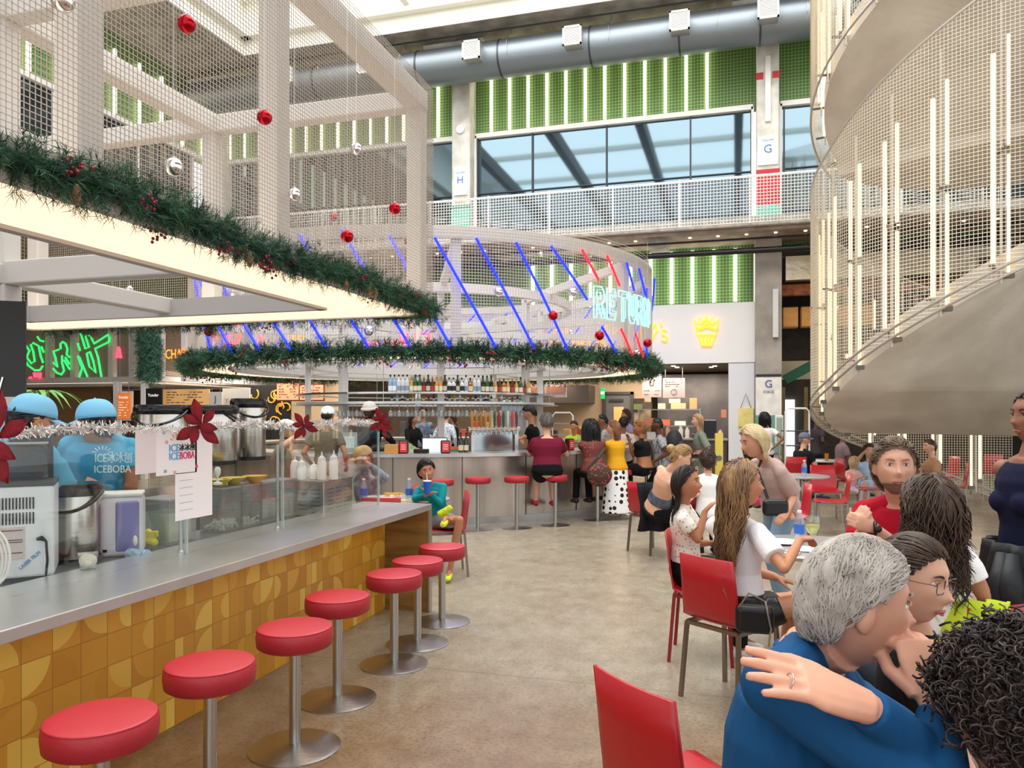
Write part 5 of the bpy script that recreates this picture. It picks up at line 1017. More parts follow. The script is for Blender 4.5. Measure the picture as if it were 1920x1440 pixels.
def person(label,j,skin='#c98f70',g=1.0,fem=False,look=None,pitch=0,tilt=0,res=.011,face=True,hairs=None,top=None,bottom=None,shoes='#222222',hn=None,legs=True,cap=None,curl=(.4,.4),hs=1.0,name='person',fcR=None,fcL=None,grp=None,beard=None,bust=0,arms=True,extra=None,spreadR=.13,hdirR=None,hdirL=None,eyes='#3a2a1e',brow=None):
    s=j['s']; fw,rt,sr,sd=j['fw'],j['rt'],j['sr'],j['sd']; up=V((0,0,1)); H,C=j['H'],j['C']; tf=(sr.cross(sd))*-1 if (sr.cross(sd)).dot(fw)<0 else sr.cross(sd)
    root_loc=V((H.x,H.y,0)); M=hmat(look if look else fw,tilt,pitch); hd=j['hd']; hs_=s*hs*1.02 if hs else s
    for k,sg in(('R',1),('L',-1)):
        e,hd_=ik(j['sh'+k],j['hand'+k],.285*s,.255*s,j.get('pole'+k,-fw*.6-up*.6+rt*sg*.5)); j.setdefault('el'+k,e); j['wr'+k]=hd_ if 'fix' not in j else j['hand'+k]
        kn,an=ik(j['hip'+k],j['an'+k],.43*s,.42*s,fw+up*.3); j.setdefault('kn'+k,kn); j['an'+k]=an
    L=(C-H).length; P_=lambda t,o=0: H+sd*L*t+tf*o
    def torso(e,lo=-.12,hi=1.0,bu=bust):
        w=g; S_=[(-.17,.07,.06,0),(-.1,.135,.105,-.01),(0,.165 if not fem else .172,.115,-.012),(.2,.15 if not fem else .14,.108,-.004),(.42,.138 if not fem else .118,.095,.004),(.62,.155 if not fem else .132,.108,.008),(.78,.168 if not fem else .142,.108,.0),(.9,.155 if not fem else .132,.088,-.008),(.98,.1,.066,-.006),(1.04,.06,.056,0)]
        return [(P_(t,o*s),a*s*w+e,b*s*w+e) for t,a,b,o in S_ if lo<=t<=hi+.001]
    mb=MB(); loft(mb,torso(0,-.2,1.05),sr,tf)
    for k,sg in(('R',1),('L',-1)):
        sh,el,wr=j['sh'+k],j['el'+k],j['wr'+k]; aw=1.0 if not fem else .85
        if arms:
            mb.cap(C-sd*.05*s,sh,.055*s,.052*s*aw); mb.cap(C+sd*.015*s,sh+sd*.005*s,.042*s,.036*s*aw); mb.tube([sh,sh.lerp(el,.3),el],[.05*s*aw*g,.046*s*aw*g,.036*s*aw],12); mb.ell(sh,.052*s*aw*g,12,8); mb.ell(el,.036*s*aw,10,8)
            mb.tube([el,el.lerp(wr,.3),wr],[.035*s*aw,.039*s*aw*g,.024*s],12)
            df=(wr-el).normalized(); hn_=j.get('pn'+k, -up*.7-rt*sg*.6); dd=j.get('hd'+k,df); hand(mb,wr,dd,hn_,s*.98*j.get('hsc',1),curl[0 if k=='R' else 1],side=(1 if k=='R' else -1)*j.get('ts'+k,1),fc=fcR if k=='R' else fcL,thumb=j.get('th'+k,.9))
        if legs:
            hp,kn,an=j['hip'+k],j['kn'+k],j['an'+k]; mb.tube([hp,hp.lerp(kn,.4),kn],[.082*s*g,.075*s*g,.052*s],14); mb.ell(hp,.083*s*g,12,8); mb.ell(kn,.052*s,12,8); mb.tube([kn,kn.lerp(an,.3),an],[.05*s,.054*s,.034*s],12)
            mb.cap(an,an+fw*.12*s-up*.05*s,.034*s,.026*s)
    # neck and head
    nk=C.lerp(hd,.0); mb.tube([C-sd*.04*s,C+sd*.02*s,hd-M@V((0,.012,.075))*s],[.068*s*(1 if not fem else .88),.056*s*(1 if not fem else .84),.052*s*(1 if not fem else .86)],16)
    hp_=headpts(); rows=[[hd+M@(V(hp_[a][b])*hs_) for b in range(hp_.shape[1])] for a in range(hp_.shape[0])]; n0=len(mb.v); mb.grid(rows,closed=True); nn=hp_.shape[1]; kk=hp_.shape[0]; mb.f+=[tuple(n0+q for q in range(nn-1,-1,-1)),tuple(n0+(kk-1)*nn+q for q in range(nn))]; mb.mi+=[0,0]
    for sg in(1,-1): mb.ell(hd+M@(V((sg*.079,-.02,-.002))*hs_),(.012*hs_,.02*hs_,.032*hs_),12,8,M@Matrix.Rotation(R(sg*-18),3,'Z')); mb.ell(hd+M@(V((sg*.077,-.016,-.026))*hs_),(.009*hs_,.011*hs_,.012*hs_),8,6,M)
    root=MBroot(mb,name,mat(skin,.5,spec=.35,var=.06,vs=9),root_loc,res); tag(root,label,'person',grp)
    # face parts
    if face:
        for sg in(1,-1):
            e=hd+M@(V((sg*.0325,.0748,.0125))*hs_); o=MB().ell(e,(.0128*hs_,.0085*hs_,.0062*hs_),14,10,M).build('eye',mat('#e9e4df',.25),root,smooth='all'); MB().ell(e+M@V((0,.0056*hs_,.0003)),(.0062*hs_,.0045*hs_,.0062*hs_),10,8,M).build('iris',mat(eyes,.15),o,smooth='all')
            if res<.009:
                m=MB(); m.tube([hd+M@(V((sg*x,y,z))*hs_) for x,y,z in((.02,.083,.016),(.026,.0865,.0205),(.033,.0872,.0222),(.04,.085,.0205),(.046,.080,.0155))],.0022*hs_,6); m.build('eyelid',mat(skin,.5,spec=.3),root,smooth='all')
            m=MB(); m.tube([hd+M@(V((sg*x,y,z))*hs_) for x,y,z in((.014,.0895,.030),(.026,.0905,.0355),(.038,.087,.0365),(.05,.078,.032))],[.0022*hs_,.0034*hs_,.003*hs_,.0012*hs_],6); m.build('eyebrow',mat(brow or beard or '#3a2820',.8),root,smooth='all')
        m=MB(); m.tube([hd+M@(V((x,y,z))*hs_) for x,y,z in((-.023,.0885,-.064),(-.012,.096,-.0605),(0,.0985,-.062),(.012,.096,-.0605),(.023,.0885,-.064))],[.0015*hs_,.0035*hs_,.0035*hs_,.0035*hs_,.0015*hs_],8); m.tube([hd+M@(V((x,y,z))*hs_) for x,y,z in((-.02,.089,-.066),(0,.0965,-.0695),(.02,.089,-.066))],[.0015*hs_,.0042*hs_,.0015*hs_],8); m.build('lips',mat('#b0605a' if not beard else '#a8685c',.45),root,smooth='all')
    if beard and face:
        bd=[]
        for a in range(2,10):
            row=[]
            for b in range(-10,11): q=hp_[a][b%hp_.shape[1]]; off=.006 if not (abs(q[0])<.018 and -.075<q[2]<-.055) else -.004; row.append(hd+M@(V((q[0]*1.03,q[1]+off,q[2]-.003))*hs_))
            bd.append(row)
        MB().grid(bd).build('beard',mat(beard,.9,bump=1,bs=300),root,smooth='all')
    if hairs:
        for i,hh in enumerate(hairs): hair(root,M,hd,hs_,**hh)
    if cap: make_cap(root,M,hd,hs_,**cap)
    # clothing
    if top:
        c=top; m=c['m'] if not isinstance(c['m'],str) else mat(c['m'],.85,bump=.5,bs=7,spec=.2); mb=MB(); e=c.get('e',.012); loft(mb,torso(e*s,c.get('lo',-.1),c.get('hi',.98)),sr,tf); sl=c.get('sl',.5); n2=c.get('loose',1.3)
        if bust:
            for sg in(1,-1): mb.ell(P_(.62)+sr*sg*.065*s+tf*.085*s*g,(.062*s,.055*s*bust,.06*s),12,8)
        for k,sg in(('R',1),('L',-1)):
            sh,el,wr=j['sh'+k],j['el'+k],j['wr'+k]
            if sl<=0: continue
            mb.cap(C-sd*.065*s,sh,.06*s*g,.056*s*g); mb.cap(C+sd*.008*s-tf*.004*s,sh+sd*.008*s,.058*s,.048*s*g); mb.ell(sh,.06*s*g,14,10)
            q=sh.lerp(el,min(sl,1)); mb.tube([sh,sh.lerp(q,.5),q],[.057*s*g,.055*s*g*(n2+1)/2,.044*s*g*n2 if sl<1 else .045*s*g],14)
            if sl>1: mb.ell(el,.045*s*g,12,8); mb.tube([el,el.lerp(wr,.4*(sl-1)),el.lerp(wr,(sl-1))],[.044*s*g,.043*s*g,.034*s],14)
        MBroot(mb,c.get('name','shirt'),m,root_loc,max(res,.006),root)
    if bottom:
        c=bottom; m=c['m'] if not isinstance(c['m'],str) else mat(c['m'],.85,bump=.5,bs=8,spec=.2); mb=MB(); kd=c.get('kind','trousers'); ln=c.get('len',2); e=c.get('e',.01)
        loft(mb,torso((e+.003)*s,-.12,c.get('hi',.2),0),sr,tf)
        if kd=='skirt' and 'sit' not in c:
            n_=H-up*c.get('drop',.55)*s; mb.tube([H+sd*.1*s,H,H.lerp(n_,.5),n_],[(.15*s*g,.12*s*g),(.185*s*g,.14*s*g),(.21*s*g,.18*s*g),(c.get('hem',.26)*s,c.get('hem',.26)*.85*s)],24,ax=tuple(sr))
        else:
            for k in 'RL':
                hp,kn,an=j['hip'+k],j['kn'+k],j['an'+k]; mb.ell(hp,(.083*g+e)*s,14,10); q=hp.lerp(kn,min(ln,1)); r1=(.082*g+e)*s; r2=(.055+e)*s
                mb.tube([hp,q],[r1,(r1+(r2-r1)*min(ln,1))*(1.12 if ln<1 else 1)],16)
                if ln>1: mb.ell(kn,(.054+e)*s,12,8); mb.tube([kn,kn.lerp(an,ln-1)],[(.054+e)*s,(.045+e)*s],14)
            if kd=='skirt': a=j['hipR'].lerp(j['knR'],ln); b=j['hipL'].lerp(j['knL'],ln); mb.tube([H,(a+b)/2],[(.17*s*g,.1*s),(.17*s*g,.085*s)],20,ax=tuple(rt))
        MBroot(mb,kd,m,root_loc,max(res,.008),root)
    if shoes and legs:
        for k in 'RL':
            an=j['an'+k]; mb=MB(); mb.tube([an-fw*.05*s-up*.045*s,an-up*.045*s+fw*.04*s,an+fw*.13*s-up*.06*s,an+fw*.18*s-up*.068*s],[(.034*s,.04*s),(.04*s,.045*s),(.044*s,.03*s),(.03*s,.02*s)],12,ax=tuple(rt)); mb.build('shoe',mat(shoes,.5),root,smooth='all')
    return root,M,hd,hs_
def MBroot(mb,name,m,loc,res,parent=None):
    me=bpy.data.meshes.new(name); me.from_pydata([(x-loc[0],y-loc[1],z-loc[2]) for x,y,z in mb.v],[],mb.f); me.materials.append(m)
    t=bpy.data.objects.new('tmp',me); COL.objects.link(t); r=t.modifiers.new('r','REMESH'); r.mode='VOXEL'; r.voxel_size=res; r.use_smooth_shade=True; sm=t.modifiers.new('s','SMOOTH'); sm.iterations=3 if res>.006 else 4; sm.factor=.5
    dg=TMPV(t); me2=bpy.data.meshes.new_from_object(t.evaluated_get(dg)); bpy.data.objects.remove(t); bpy.data.meshes.remove(me)
    me2.name=name; o=bpy.data.objects.new(name,me2); COL.objects.link(o)
    if not me2.materials: me2.materials.append(m)
    if parent is None: o.location=loc
    else: o.parent=parent
    me2.polygons.foreach_set('use_smooth',[True]*len(me2.polygons)); return o
TS=bpy.data.scenes.new('work')
def TMPV(t):
    COL.objects.unlink(t); TS.collection.objects.link(t); vl=TS.view_layers[0]; dg=vl.depsgraph; vl.update(); return vl.depsgraph
def make_cap(root,M,c,s,m,brim=True,back=False,kind='cap',opening=False,lift=.018,mesh=None):
    mb=MB(); rows=[]; cc=V(c)
    for i in range(9):
        a=pi/2*i/8; row=[]
        for k in range(28): th=2*pi*k/28; row.append(cc+M@(V(((HX+.016)*cos(th)*cos(a)**.7,(HY+.014)*sin(th)*cos(a)**.7-.004,.028+(HZ_-.012)*sin(a)))*s))
        rows.append(row)
    mb.grid(rows,closed=True)
    if kind=='beanie':
        mb.tube([cc+M@(V(((HX+.02)*cos(t_),(HY+.018)*sin(t_),.035))*s) for t_ in np.linspace(0,2*pi,25)[:-1]],(.016*s),8,closed=True)
    o=mb.build('cap' if kind=='cap' else 'knitted_hat',m,root,smooth='all',solid=.003)
    if brim:
        sg=-1 if back else 1; rows=[]
        for i in range(5):
            u=i/4; rows.append([cc+M@(V(((HX+.006)*sin(th)*(1-.06*u),sg*((HY-.005)*cos(th)*.85+.02+.07*u*cos(th)**.6),.032-.016*u-.018*sin(th)**2))*s) for th in np.linspace(-1.25,1.25,13)])
        MB().grid(rows).build('brim',m,o,smooth='all',solid=.004)
    if opening: 
        mb=MB(); mb.grid([[cc+M@(V((x,-(HY+.013),.03))*s) for x in np.linspace(-.045,.045,9)],[cc+M@(V((x,-(HY+.011)*(1-.15*(1-(x/.045)**2)),.032+.045*sqrt(max(1-(x/.045)**2,0))))*s) for x in np.linspace(-.045,.045,9)]]); mb.build('back_opening',mat('#0c0a0a',.8),o,solid=.003)
    MB().ell(cc+M@V((0,-.004*s,(.028+HZ_-.012)*s)),.008*s,8,6).build('button',m,o,smooth='all')
    return o
def fixp(j,**k):
    j.update(k); j['sd']=(j['C']-j['H']).normalized(); j['sr']=(j['sr']-j['sd']*j['sr'].dot(j['sd'])).normalized(); s=j['s']
    for q,sg in(('R',1),('L',-1)):
        if 'sh'+q not in k: j['sh'+q]=j['C']+j['sr']*sg*.165*s-j['sd']*.055*s
        if 'hip'+q not in k: j['hip'+q]=j['H']+j['rt']*sg*.088*s-V((0,0,.03*s))
    return j
HG=mat('#8f867c',.65,h2='#b8afa5',vs=18); HDK=mat('#1d1410',.45,h2='#2e1f17',vs=30); HBR=mat('#4d3524',.5,h2='#a57e52',vs=5,stretch=(3,3,1)); HB2=mat('#33241a',.5,h2='#4d3725',vs=20); HBL=mat('#b8925c',.5,h2='#8a6a44',vs=14); HBLW=mat('#d8c49a',.5,h2='#b59b6a',vs=10); HBK=mat('#0e0c0c',.4)
# --- grey-haired man in blue
fw=cd(.78,-.62); j=skel(FL(1430,1.55),fw,1.86,'sit',lean=18)
j=fixp(j,H=P(1415,1800,1.62),C=P(1520,1238,1.56),hd=P(1604,1132,1.5),shR=P(1455,1284,1.40),shL=P(1600,1325,1.68))
j['sr']=(j['shR']-j['shL']).normalized()
j.update(fix=1,elR=P(1765,1500,1.28),handR=P(1758,1322,1.38),elL=P(1760,1440,1.36),hsc=1.22,thR=.25,handL=P(1616,1320,1.27),hdR=P(1706,1190,1.43)-P(1752,1322,1.36),pnR=P(1690,1240,1.47)-P(1745,1260,1.40),hdL=P(1440,1250,1.25)-P(1616,1320,1.27),pnL=(-V((0,0,1))-cd(0,-.6)*.5),anR=V((.9*WX,.9*WY,.1))+FL(1500,1.6),anL=FL(1800,1.9)+V((0,0,.1)))
BLU=mat('#174a76',.8,bump=.9,bs=6,spec=.15,stretch=(1,1,.45))
r_,M_,h_,s_=person('grey-haired man in a blue long-sleeved top, chin on hand, other hand on his shoulder',j,skin='#d69c80',look=cd(1,.02),pitch=-6,tilt=2,res=.0038,hs=.93,brow='#8f877e',hairs=[dict(style='short',men=1,m=HG,n=1700,seed=3,L=.06,thick=.016,w=.0034,wave=.008,hl=.0)],
 top=dict(m=BLU,sl=1.93,e=.012,hi=1.0,loose=1.1),bottom=dict(m='#26262c',len=2),fcR=(.95,.8,.7,.7),fcL=(.1,.12,.16,.22),beard=None,eyes='#5a6b7a',legs=True)
mb=MB(); cc=j['C']; mb.tube([cc+M_.col[0]*0+V((cos(a)*.062,sin(a)*.062,.022+.0*a)) for a in np.linspace(0,2*pi,24)[:-1]],.011,8,closed=True); mb.build('shirt_collar',BLU,r_,smooth='all')
q=j['handL']+(j['hdL'].normalized())*.118; mb=MB(); ax=j['hdL'].normalized(); 
xx=ax.cross(j['pnL']-ax*j['pnL'].dot(ax)).normalized()*-1; q=j['handL']+ax*.142+xx*-.015
mb.tube([q+(xx*cos(a)+ax.cross(xx)*sin(a))*.0128 for a in np.linspace(0,2*pi,20)[:-1]],.0016,6,closed=True); o=mb.build('silver_ring',SSB,smooth='all'); tag(o,'plain silver ring on the finger of the hand on the blue shoulder','ring')
# --- girl with glasses
j=skel(FL(1715,2.05),cd(.75,-.4),1.6,'sit',lean=6); j=fixp(j,C=P(1722,1205,2.06),H=P(1715,1570,2.1),hd=P(1708,1086,2.02))
r_,M_,h_,s_=person('girl with thin square glasses in a black tee beside the grey-haired man',j,skin='#d2a085',fem=True,look=cd(.62,-.78),pitch=-8,tilt=-4,res=.006,hs=1.0,top=dict(m='#0c0c0e',sl=.6,e=.01),bottom=dict(m='#1a1a1e'),hairs=[dict(style='back',m=HB2,n=650,seed=5,L=.11,thick=.012,w=.0045,wave=.002,hl=.03)])
mb=MB()
for sg in(1,-1):
    e=V((sg*.034,.099,.008)); mb.tube([h_+M_@(V((e.x+.024*a,e.y-.006*abs(a) if 1 else 0,e.z+.019*b_))*s_) for a,b_ in((-1,.8),(-.8,1),(.8,1),(1,.8),(1,-.6),(.7,-1),(-.7,-1),(-1,-.6))],.0012,6,closed=True); mb.tube([h_+M_@(V(q)*s_) for q in((sg*.058,.094,.014),(sg*.078,.06,.013),(sg*.083,-.005,.01))],.0011,6)
mb.tube([h_+M_@(V(q)*s_) for q in((-.01,.1,.012),(0,.104,.015),(.01,.1,.012))],.0011,6); o=mb.build('eyeglasses',mat('#6b5a55',.3,.7),smooth='all'); tag(o,'thin square wire glasses on the face of the girl in black','glasses')
mb=MB(); mb.tube([j['C']+V((cos(a)*.062,sin(a)*.062,.005-.02*sin(a))) for a in np.linspace(0,2*pi,30)[:-1]],.0035,5,closed=True); o=mb.build('beaded_necklace',mat('#b9c23a',.4),smooth='all'); tag(o,'yellow green beaded necklace of the girl with glasses','necklace')
# --- curly person in white, back to camera
j=skel(FL(1748,3.3),cd(-.25,1),1.66,'sit',lean=5); j=fixp(j,C=P(1745,1035,3.25),H=P(1752,1290,3.35),hd=P(1742,950,3.22)); j['handR']=P(1832,1075,3.5); j['elR']=P(1845,1120,3.25); j['handL']=P(1640,1040,3.7); j['fix']=1
person('person with long dark curly hair and white tee, back to the camera',j,skin='#a8714f',fem=True,face=False,res=.009,hs=1.08,look=cd(-.2,1),hairs=[dict(style='long',m=HB2,n=800,seed=8,L=.34,thick=.016,w=.0045,wave=.035,hl=.02)],top=dict(m='#f2f0ee',sl=.62,e=.014,loose=1.35),bottom=dict(m='#2a2f3a'))
# lime jacket on chair
mb=MB(); rows=[]
q0=FL(1825,3.2)
for i in range(14):
    z=.88-.5*i/13; rows.append([q0+V((0,0,z))+cd(1,.0)*(x*(.12+.05*i/13))+cd(0,-1)*(.03+.03*sin(x*9+i*.5)+.02*i/13) for x in np.linspace(-1,1,22)])
o=mb.grid(rows).build('lime_jacket',mat('#c8dc2a',.7),smooth='all',solid=.012); tag(o,'lime yellow jacket draped over the red chair behind the girl with glasses','jacket')
# --- curly dark head bottom right
j=skel(FL(1885,1.3),cd(-.4,.9),1.7,'sit',lean=8); j=fixp(j,C=P(1905,1490,1.28),H=P(1920,2000,1.3),hd=P(1908,1335,1.27))
person('person with short dark curly hair at the bottom right corner, back to the camera',j,skin='#b98262',face=False,res=.01,look=cd(-.6,.8),hairs=[dict(style='curly',m=mat('#1a1210',.5,h2='#3a2a22',vs=30),n=2300,seed=9,L=.065,thick=.026,w=.004,hl=.55)],top=dict(m='#2b4a86',sl=.6,e=.014),bottom=dict(m='#222226'))
# --- navy woman at right edge
j=skel(FL(1938,3.6),cd(-1,-.15),1.72,'stand',lean=2); j=fixp(j,hd=P(1940,782,3.6)); j['handR']=P(1950,1000,3.5); j['handL']=P(1960,990,3.8)
r_,M_,h_,s_=person('woman in a navy top and white trousers standing at the right edge',j,skin='#8a5a44',fem=True,look=cd(-1,-.12),res=.008,g=1.12,bust=1.25,hs=1.03,hairs=[dict(style='back',m=HDK,n=350,seed=10,L=.1,thick=.01,w=.005)],top=dict(m='#10132e',sl=0,e=.012,lo=0),bottom=dict(m='#eeeceb',len=1.8,e=.012),shoes='#dddddd')
mb=MB(); H=j['H']
mb.grid([[H+cd(-cos(a_),-sin(a_))*(.185+.018*sin(a_*11+i*.6)+.012*i*.3)+V((0,0,.13-i*.038-(.07*i/9)*sin(a_*3+1))) for a_ in np.linspace(-2.0,2.0,60)] for i in range(10)])
for k_ in range(2): mb.tube([H+cd(-1,-.4-.25*k_)*.2+V((0,0,.08)),H+cd(-1,-.5-.25*k_)*.25+V((0,0,-.05)),H+cd(-1,-.6-.2*k_)*.24+V((0,0,-.32+.06*k_))],[(.03,.03),(.05,.03),(.035,.02)],10)
o=mb.build('tied_jacket',mat('#0e1216',.6,bump=.5,bs=9),smooth='all',solid=.012); tag(o,'black jacket tied round the waist of the woman in navy','jacket')
# --- man in red
j=skel(FL(1690,4.45),cd(-.55,-.8),1.86,'sit',lean=0); j=fixp(j,C=P(1684,942,4.25),H=P(1700,1150,4.4),hd=P(1677,876,4.16))
j.update(fix=1,elR=P(1607,1012,4.15),handR=P(1618,992,3.98),elL=P(1690,1035,4.0),handL=P(1640,990,3.9),hdR=cd(-.2,-.3)+V((0,0,.8)),hdL=cd(-.9,.1)+V((0,0,.35)),pnR=cd(.7,.6),pnL=cd(.2,.9))
j['elR']=P(1600,1030,4.25)
person('man in a red v-neck shirt with short brown hair and beard looking at the camera',j,skin='#cf9c82',look=cd(-.3,-1),pitch=3,res=.007,hs=1.13,beard='#9a745c',hairs=[dict(style='short',m=mat('#4a3a2c',.6,h2='#7d6850',vs=25),n=620,seed=12,L=.06,thick=.02,w=.0045,wave=.01,hl=.0)],top=dict(m='#a80f28',sl=.72,e=.015,loose=1.35),bottom=dict(m='#3a3a44'),curl=(.9,.8),eyes='#4a5a5a')
q=j['handL']; mb=MB().tube([q+(V((cos(a)*.0,0,0))+cd(.3,1)*cos(a)*.03+V((0,0,1))*sin(a)*.03) for a in np.linspace(0,2*pi,20)[:-1]],(.01),8,closed=True); o=mb.ell(q+cd(0,-1)*.034,(.02,.012,.02),12,8).build('wrist_watch',BLK,smooth='all'); tag(o,'black wristwatch of the man in red','watch')
# --- long brown hair woman, white tee
fw=cd(.8,.45); j=skel(FL(1400,4.42),fw,1.7,'sit',lean=6); j=fixp(j,C=P(1378,975,4.4),H=P(1392,1142,4.42),hd=P(1392,908,4.32))
j.update(fix=1,elR=P(1470,1066,4.05),handR=P(1500,1012,4.4),elL=P(1410,1070,4.55),handL=P(1455,1082,4.35),hdR=cd(.8,.5)+V((0,0,.0)),pnR=-V((0,0,1)),hdL=cd(.9,-.2)-V((0,0,.3)),pnL=-V((0,0,1)),knR=P(1500,1130,4.3),anR=P(1500,1270,4.5),knL=P(1490,1125,4.62),anL=P(1470,1240,4.7))
person('woman with long wavy brown hair, white tee and black leather skirt reaching over the table',j,skin='#c58a66',fem=True,look=cd(1,.05),res=.007,hs=1.07,bust=.8,hairs=[dict(style='long',m=HBR,n=900,seed=14,L=.48,thick=.014,w=.0042,wave=.03,hl=.0,part=1)],top=dict(m='#f4f1f2',sl=.68,e=.012,loose=1.45,lo=.05),bottom=dict(m=mat('#0d0d0e',.35,bump=.5,bs=9),kind='skirt',len=.6,sit=1,hi=.3),shoes='#161616',curl=(.6,.15))
t=thing('black_handbag','small black leather handbag with chain on the red chair behind the long-haired woman','bag',P(1415,1178,4.12)); MB().box((0,0,.05),(.2,.08,.15)).build('bag_body',mat('#0c0c0d',.35),t,local=True,bevel=.03,seg=4)
MB().tube([(-.08,-.04,.12),(-.03,-.06,.2),(.05,-.05,.16),(.08,-.05,.02),(.07,-.05,-.08)],.006,6).build('chain_strap',SSB,t,local=True)
# --- girl in dotted tee
j=skel(FL(1285,5.35),cd(.9,-.25),1.52,'sit',lean=3); j=fixp(j,C=P(1283,952,5.3),H=P(1287,1068,5.35),hd=P(1287,905,5.25)); j.update(fix=1,elR=P(1308,1012,5.15),handR=P(1322,958,5.2),elL=P(1300,1020,5.5),handL=P(1330,1018,5.3),hdR=V((0,0,1))+cd(.2,0),pnR=cd(.9,0),hdL=cd(.8,-.2))
person('girl with dark pulled-back hair in a white dotted tee sitting at the near table',j,skin='#b57a58',fem=True,look=cd(.85,-.5),pitch=2,res=.008,hs=1.06,hairs=[dict(style='long',m=HDK,n=260,seed=16,L=.22,thick=.01,w=.006,wave=.003,hl=.02)],top=dict(m=spots('#efe9dc','#a58a6a',42,.25),sl=.55,e=.012,loose=1.35,lo=0),bottom=dict(m='#141416'),shoes='#eeeeee')
# --- blonde standing woman
j=skel(FL(1445,6.3),cd(-.75,-.2),1.7,'stand',lean=14); j=fixp(j,C=P(1437,868,6.25),H=P(1462,950,6.35),hd=P(1413,828,6.15)); j.update(fix=1,elR=P(1435,925,6.5),handR=P(1470,955,6.1),elL=P(1490,928,6.15),handL=P(1476,958,5.95),hdL=cd(-.3,-.2)-V((0,0,.7)),anR=FL(1460,6.7)+V((0,0,.09)),anL=FL(1475,6.1)+V((0,0,.09)))
person('blonde woman in a loose mauve top and jeans bending forward between the tables',j,skin='#c98e70',fem=True,look=cd(-.95,-.2),pitch=-18,res=.008,hs=1.05,hairs=[dict(style='long',m=HBLW,n=420,seed=18,L=.13,thick=.02,w=.0075,wave=.002,hl=-.03)],top=dict(m='#b5988f',sl=.9,e=.03,loose=1.7,lo=-.2),bottom=dict(m='#7d95a8',len=1.9),shoes='#dddddd')
t=thing('crossbody_bag','black leather crossbody bag with long strap on the blonde woman','bag',P(1454,952,5.95)); MB().box((0,0,0),(.2,.06,.13),TH).build('bag_body',mat('#0b0b0c',.3),t,local=True,bevel=.03,seg=4)
a=P(1420,880,6.05)-t.location; b_=P(1440,935,5.98)-t.location; MB().tube([a,a.lerp(b_,.5)+V((0,0,-.0)),b_],(.012),6).build('strap',mat('#0b0b0c',.4),t,local=True); MB().tube([P(1420,880,6.05)-t.location,P(1428,862,6.2)-t.location],.011,6).build('strap',mat('#0b0b0c',.4),t,local=True)
# ---- generic far people
def gp(label,px,D,hy,fdir,pose='sit',seat=.45,h=1.68,lean=4,side=0,look=None,**k):
    j=skel(FL(px,D),cd(*fdir),h,pose,seat,lean,side,feet=k.pop('feet',None))
    if hy: 
        z=P(px,hy,D).z; dz=z-j['hd'].z
        for q in('H','C','hd','shR','shL','hipR','hipL'): j[q]=j[q]+V((0,0,dz*(1 if q not in('H','hipR','hipL') else (.5 if pose=='sit' else 1))))
        j['sd']=(j['C']-j['H']).normalized()
    ov=k.pop('ov',None)
    if ov: j.update(ov)
    k.setdefault('res',.012); return person(label,j,look=cd(*look) if look else None,**k)
sk=['#c68c6c','#8d5b41','#d9a68a','#5a3a2a','#b57a55']
gp('man in a maroon polo seated on a bar stool, back to the camera',1026,11.35,793,(-.05,1),seat=.75,h=1.88,g=1.22,lean=5,hs=1.1,skin=sk[2],face=False,hairs=[dict(style='short',men=1,m=mat('#5a5450',.6),n=150,seed=2,L=.06,thick=.012,w=.007)],top=dict(m='#6f1830',sl=.6,e=.02,loose=1.3),bottom=dict(m='#0c0c0e',len=.95,e=.02),shoes='#b3202a',ov=dict(handR=P(1050,842,11.85),handL=P(1002,842,11.85)))
gp('woman with long black hair in a red floral blouse on a bar stool',1113,11.75,803,(-.35,1),seat=.75,h=1.68,fem=True,g=1.2,lean=8,skin='#7d4f38',look=(-.3,1),hs=1.1,hairs=[dict(style='long',m=HBK,n=300,seed=4,L=.55,thick=.02,w=.009,wave=.008)],top=dict(m=spots('#6a2a22','#c43a34',26,.33,c3='#3a4a34'),sl=.45,e=.02),bottom=dict(m='#0e0e10'),ov=dict(handL=P(1095,845,12.3),handR=P(1130,845,12.5)))
q=P(1124,890,11.4); t=thing('floral_backpack','red floral patterned sling bag on the back of the woman with black hair','bag',q); MB().ell((0,0,0),(.19,.1,.18),20,12,Matrix.Rotation(TH,3,'Z')).build('bag_body',spots('#4a2a22','#c23a3a',22,.33,c3='#5a6a3a'),t,local=True,smooth='all'); MB().tube([P(1100,880,11.15)-q,P(1122,858,11.1)-q,P(1135,840,11.2)-q],.02,6).build('strap',mat('#3a332c',.7),t,local=True)
gp('woman in a mustard blouse and polka dot skirt at the bar',1156,12.1,803,(-.6,.8),seat=.75,h=1.66,fem=True,g=1.1,skin=sk[2],look=(-1,.3),hairs=[dict(style='long',m=mat('#9a6a42',.5,h2='#6a452c',vs=12),n=260,seed=6,L=.34,thick=.02,w=.009,wave=.006)],top=dict(m='#e0a320',sl=.6,e=.025,loose=1.5),bottom=dict(m=spots('#f3f1ee','#0c0c0c',11,.36),kind='skirt',drop=.72,hem=.28),ov=dict(handR=P(1140,832,12.4),handL=P(1132,840,12.5)))
gp('woman in a black crop top with hair tied back beside the bar',1208,12.5,803,(-.9,.4),seat=.75,h=1.7,fem=True,g=1.15,skin='#a06a48',look=(-1,.05),hs=1.08,hairs=[dict(style='back',m=mat('#6a4426',.5,h2='#a8763c',vs=14),n=200,seed=7,L=.12,thick=.014,w=.007)],top=dict(m='#17171a',sl=.5,lo=.25,e=.016),bottom=dict(m='#0d0d10',e=.02,hi=.12),ov=dict(handR=P(1180,828,12.6),handL=P(1178,832,12.9)))
